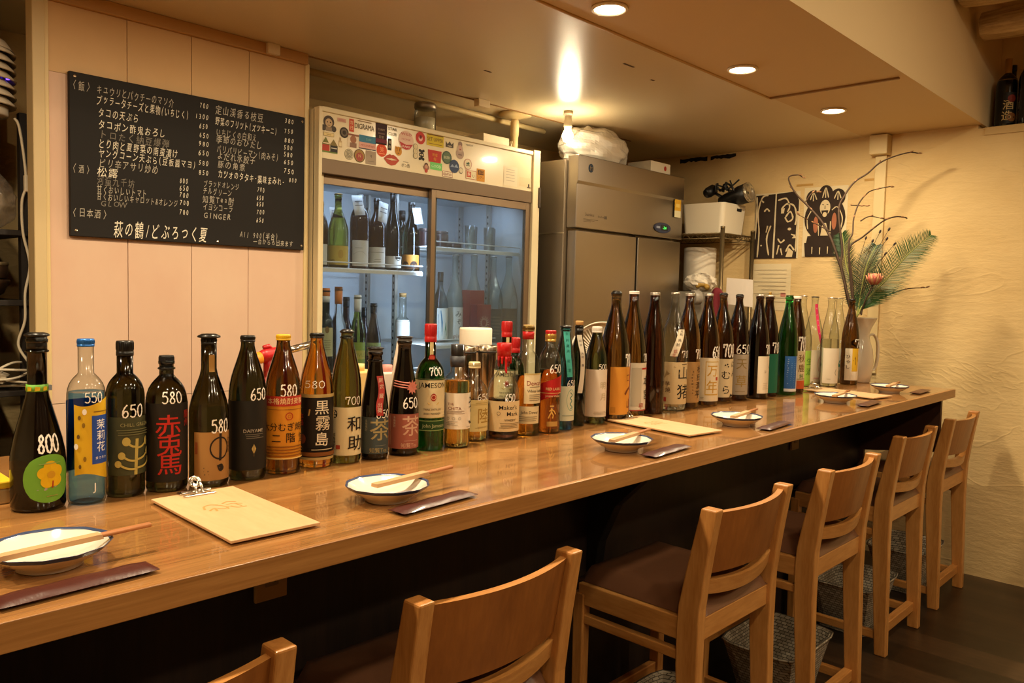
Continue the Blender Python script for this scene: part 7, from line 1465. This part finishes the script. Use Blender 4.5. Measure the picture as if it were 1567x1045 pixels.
for k in range(9): an = -1.2 + .2 * (k % 3); z = .12 + .008 * k; a.add([(.0264 * cos(an + q), .0264 * sin(an + q), z + zz) for q, zz in ((0, 0), (.25, .002), (.2, .007), (.03, .006))], [(0, 1, 2, 3)], ink('1f1a18'))
a.build('print', t)
# gas torch
t = empty('gas_torch', (1.085, 1.93, 1.0), label='red gas torch with orange knob and steel nozzle behind the yellow-capped bottle', cat='torch')
a = MB(); a.lathe([(.030, 0), (.033, .005), (.033, .12), (.028, .145), (.014, .160), (.014, .175)], mat('gas can', '8a2418', .35, .2), 28); a.build('gas_can', t)
rp = mat('red torch plastic', 'b01c20', .35)
a = MB(); a.tube([(-.025, -.005, .212), (-.01, 0, .215), (.035, .0, .222), (.055, .0, .225)], [.016, .019, .017, .012], rp, 14); a.tube([(0, 0, .165), (0, 0, .21)], .014, rp, 14); a.tube([(.01, .0, .228), (.0, .0, .240), (-.015, 0, .236)], .007, rp, 8); a.build('head', t)
a = MB(); a.tube([(-.062, -.01, .204), (-.028, -.005, .211)], [.0155, .0165], mat('orange knob', 'd88a20', .45), 16); a.build('knob', t)
a = MB(); a.tube([(.05, 0, .2245), (.07, 0, .229), (.135, .0, .243)], [.007, .010, .0105], chrome, 16); a.build('nozzle', t)
# white slotted colander on edge
t = empty('colander', (2.66, 2.02, 1.142), label='white slotted plastic colander standing on edge behind the brown sake bottles', cat='colander')
wp = mat('white plastic', 'd6cdba', .4)
a = MB(); Xm = Matrix.Rotation(radians(-38), 4, 'Z') @ Matrix.Rotation(radians(80), 4, 'X') @ Matrix.Scale(1.16, 4); a.X = Xm
n = 56
for r0, r1 in ((.040, .048), (.108, .118)): a.lathe([(r0, -.003), (r1, -.003), (r1, .003), (r0, .003), (r0, -.003)], wp, n)
a.lathe([(.040, .0), (.0001, .002)], wp, n)
for i in range(n):
    an = 2*pi*i/n; c, s = cos(an), sin(an); w = .0018; p0, p1 = .046, .110
    a.add([(c*p0 - s*w, s*p0 + c*w, -.002), (c*p0 + s*w, s*p0 - c*w, -.002), (c*p1 + s*w, s*p1 - c*w, -.002), (c*p1 - s*w, s*p1 + c*w, -.002), (c*p0 - s*w, s*p0 + c*w, .002), (c*p0 + s*w, s*p0 - c*w, .002), (c*p1 + s*w, s*p1 - c*w, .002), (c*p1 - s*w, s*p1 + c*w, .002)], [(3,2,1,0),(4,5,6,7),(0,1,5,4),(1,2,6,5),(2,3,7,6),(3,0,4,7)], wp)
a.lathe([(.118, .0), (.122, .004), (.122, .03), (.118, .03), (.118, .0)], wp, n); a.X = None; a.build('bowl', t)
t = empty('plastic_tub', (.36, 1.665, 1.0), label='clear tub with yellow lid at the left edge behind the first black bottle', cat='tub')
a = MB(); a.box((-.045, -.05, 0), (.045, .05, .028), mat('tub clear', 'b09a70', .3)); a.build('tub', t, bevel=.004); a = MB(); a.box((-.047, -.052, .028), (.047, .052, .042), mat('yellow lid', 'd8b828', .4)); a.build('lid', t, bevel=.003)
# ================================================================== dark kitchen shelving at the left
dsh = mat('dark shelf', '1f1711', .6)
t = empty('kitchen_shelf', (0, 0, 0), label='dark kitchen shelving at the left edge beside the boarded wall', cat='shelf')
for z in (1.045, 1.335, 1.558):
    a = MB(); a.box((.05, 2.90, z - .018), (.79, 3.35, z), dsh); a.build('board', t, bevel=.002)
for x in (.05, .765):
    for y in (2.93, 3.33): a = MB(); a.box((x, y - .015, 0), (x + .025, y + .015, 1.93), dsh); a.build('post', t)
a = MB(); a.box((.05, 3.35, .0), (.79, 3.36, 2.3), mat('dark backing', '1a120c', .8)); a.build('back_panel', t)
wpl = mat('louvre plastic', 'c8bca8', .45)
t = empty('insect_trap', (.645, 2.92, 1.905), label='white louvred insect lamp with purple glow and dangling cord at the left edge', cat='insect lamp')
a = MB()
for k in range(7): z = .04 + .026 * k; a.lathe([(.086, z + .010), (.110, z - .012), (.112, z - .007), (.088, z + .016)], wpl, 36)
a.lathe([(.0001, .232), (.05, .236), (.085, .228), (.105, .20), (.102, .20), (.082, .222)], wpl, 36); a.build('louvres', t)
a = MB(); a.lathe([(.0001, 0), (.088, 0), (.090, .005), (.090, .03), (.078, .032)], wpl, 36); a.build('base', t)
a = MB(); a.lathe([(.074, .03), (.074, .215)], mat('trap core', '2a2430', .5), 24); a.lathe([(.0001, .0), (.0055, .002), (.0055, .006), (.0001, .008)], mat('purple glow', '5a30ff', .5, emit='5030ff', es=5), 12, o=(.088, -.012, .118)); a.build('lamp_core', t)
a = MB(); a.tube([(0, 0, .232), (0, 0, .392)], .004, blackp, 6); a.build('hanger', t)
wc = mat('white cord', 'd8ccb4', .5)
_trap = bpy.data.objects['insect_trap']; t = empty('power_cord', (.111, -.035, -.005)); t.parent = _trap
o = Vector((.756, 2.885, 1.9))
a = MB(); a.tube(catmull([Vector(p) - o for p in ((.745, 2.89, 1.905), (.756, 2.885, 1.88), (.768, 2.88, 1.78), (.772, 2.88, 1.70), (.760, 2.88, 1.645), (.762, 2.88, 1.55), (.780, 2.88, 1.449), (.766, 2.88, 1.36), (.764, 2.88, 1.271), (.746, 2.885, 1.195), (.772, 2.87, 1.134), (.79, 2.85, 1.08))], 8), .0042, wc, 8); a.build('cable', t)
a = MB(); a.box((.010, -.012, -.222), (.030, .004, -.168), wc); a.build('switch', t, bevel=.004)
bag('plastic_bag', 'crumpled clear plastic bag on the upper dark shelf behind the white cord', 'bag', (0, 0, .09), .09, .10, .095, film('clear film', 'd8c8b8', .34), 21, (.68, 3.0, 1.559), 18, .3)
t = empty('mixing_bowl', (.655, 3.0, 1.336), label='stacked dark bowls with pale rims on the middle dark shelf', cat='bowl')
bw = mat('dark bowl', '3a2a1e', .35); 
a = MB(); a.lathe([(.05, 0), (.08, .02), (.092, .05), (.098, .062), (.096, .064), (.088, .05), (.075, .022), (.0001, .01)], bw, 36); a.build('lower_bowl', t)
a = MB(); a.lathe([(.085, .065), (.092, .07), (.092, .115), (.0001, .118)], bw, 36); a.build('pot', t)
a = MB(); a.lathe([(.0925, .108), (.094, .112), (.094, .120), (.0001, .123)], mat('pot lid', '8a7a5c', .4, .4), 36); a.build('lid', t)
t = empty('power_strip', (.66, 2.96, 1.046), radians(-25), label='white power strip with plugs on the lowest dark shelf at the left edge', cat='power strip')
a = MB(); a.X = Matrix.Rotation(radians(25), 4, 'Y'); a.box((-.10, -.03, .045), (.05, .03, .075), wc); a.build('body', t, bevel=.005)
a = MB(); a.X = Matrix.Rotation(radians(25), 4, 'Y')
for x in (-.08, -.045, -.01, .025): a.box((x - .006, -.008, .0752), (x - .003, .008, .0758), darkm); a.box((x + .003, -.008, .0752), (x + .006, .008, .0758), darkm)
a.build('sockets', t)
t = empty('extension_cable', (.74, 2.93, 1.046), label='loose pale cable loops lying over the lowest dark shelf', cat='cable')
a = MB(); 
for k in range(4): a.tube(catmull([(-.12 + .06 * i, -.01 + .03 * sin(i * 1.4 + k), .012 + .02 * k * abs(sin(i * .8 + k)) + .006 * k) for i in range(5)], 6), .004, wc, 7)
a.build('loops', t)
a = MB(); a.tube([(-.10, -.04, .075), (.04, -.06, .065)], .0042, wc, 7); a.build('lead', t)
a = MB(); a.lathe([(.10, 0), (.11, .004), (.11, .012), (.0001, .014)], mat('round tray', '3a2a1c', .4), 36); tag(a.build('tray', loc=(.62, 3.14, 1.046)), 'dark round tray at the back of the lowest dark shelf', 'tray')
# ================================================================== high ledge and beams at the right
def lb(x, y, R, h, gm, label, cap, labels=(), f=pi):
    d = dict(k='x', p=[x, y], R=R, h=h, rn=.0145, zs=h * .58, zn=h * .80, t='round', f=f, L=[[h * .06, h * .50, f - .1, f + 1.3]] if labels else [], M=[])
    return bottle(d, 'ledge_bottle', label, 'bottle', gm, cap, labels, z=2.287)
lb(4.685, 1.045, .050, .35, G['blackgreen'], 'dark bottle with gold foil neck and painted writing on the high ledge', ['plainneck', ('sleeve', 1.1, 0, .11, 'gold')], [('1c1814', [('t', '酒', .35, .6, .3, 'c8b078'), ('t', '造', .3, .25, .3, 'c8b078'), ('d', .55, .8, .12, '7a2a20'), ('d', .6, .2, .14, '8a5a30')])])
lb(4.79, 1.045, .042, .34, G['blackgreen'], 'thin dark bottle with black cap behind the gold-necked ledge bottle', ['plainneck', ('sleeve', 1.1, 0, .03, 'black')])
lb(4.66, .940, .050, .37, G['black'], 'black bottle on the high ledge cut by the right edge of the picture', blk)
logm = wood('weathered beam', '8a6c46', 'ccb080', axis=1, rough=.8, rings=16, stretch=.12)
def beam(x, z, r, y1, label):
    n = 20; a = MB(); rr = random.Random(int(x * 100)); prof = [(cos(2*pi*i/n) * r * (1 + rr.uniform(-.05, .05)) * 1.15, max(-r * .85, sin(2*pi*i/n) * r * (1 + rr.uniform(-.05, .05)))) for i in range(n)]
    vs = []; fs = []; m = 24
    for j in range(m + 1):
        y = -2.15 + (y1 + 2.15) * j / m; k = 1 - (.12 if j == m else 0)
        for px, pz in prof: vs.append((x + px * k + .004 * sin(y * 7), y, z + pz * k + .004 * sin(y * 5 + 1)))
    for j in range(m):
        for i in range(n): i2 = (i + 1) % n; fs.append((j*n+i, j*n+i2, (j+1)*n+i2, (j+1)*n+i))
    fs += [tuple(range(n - 1, -1, -1)), tuple(m*n + i for i in range(n))]
    a.add(vs, fs, logm, False); return tag(a.build('wooden_beam'), label, 'beam')
beam(4.02, 2.80, .085, 1.10, 'weathered wooden beam at the top right corner, the higher one')
beam(4.33, 2.715, .072, 1.085, 'weathered wooden beam at the top right corner, lower and behind the first')
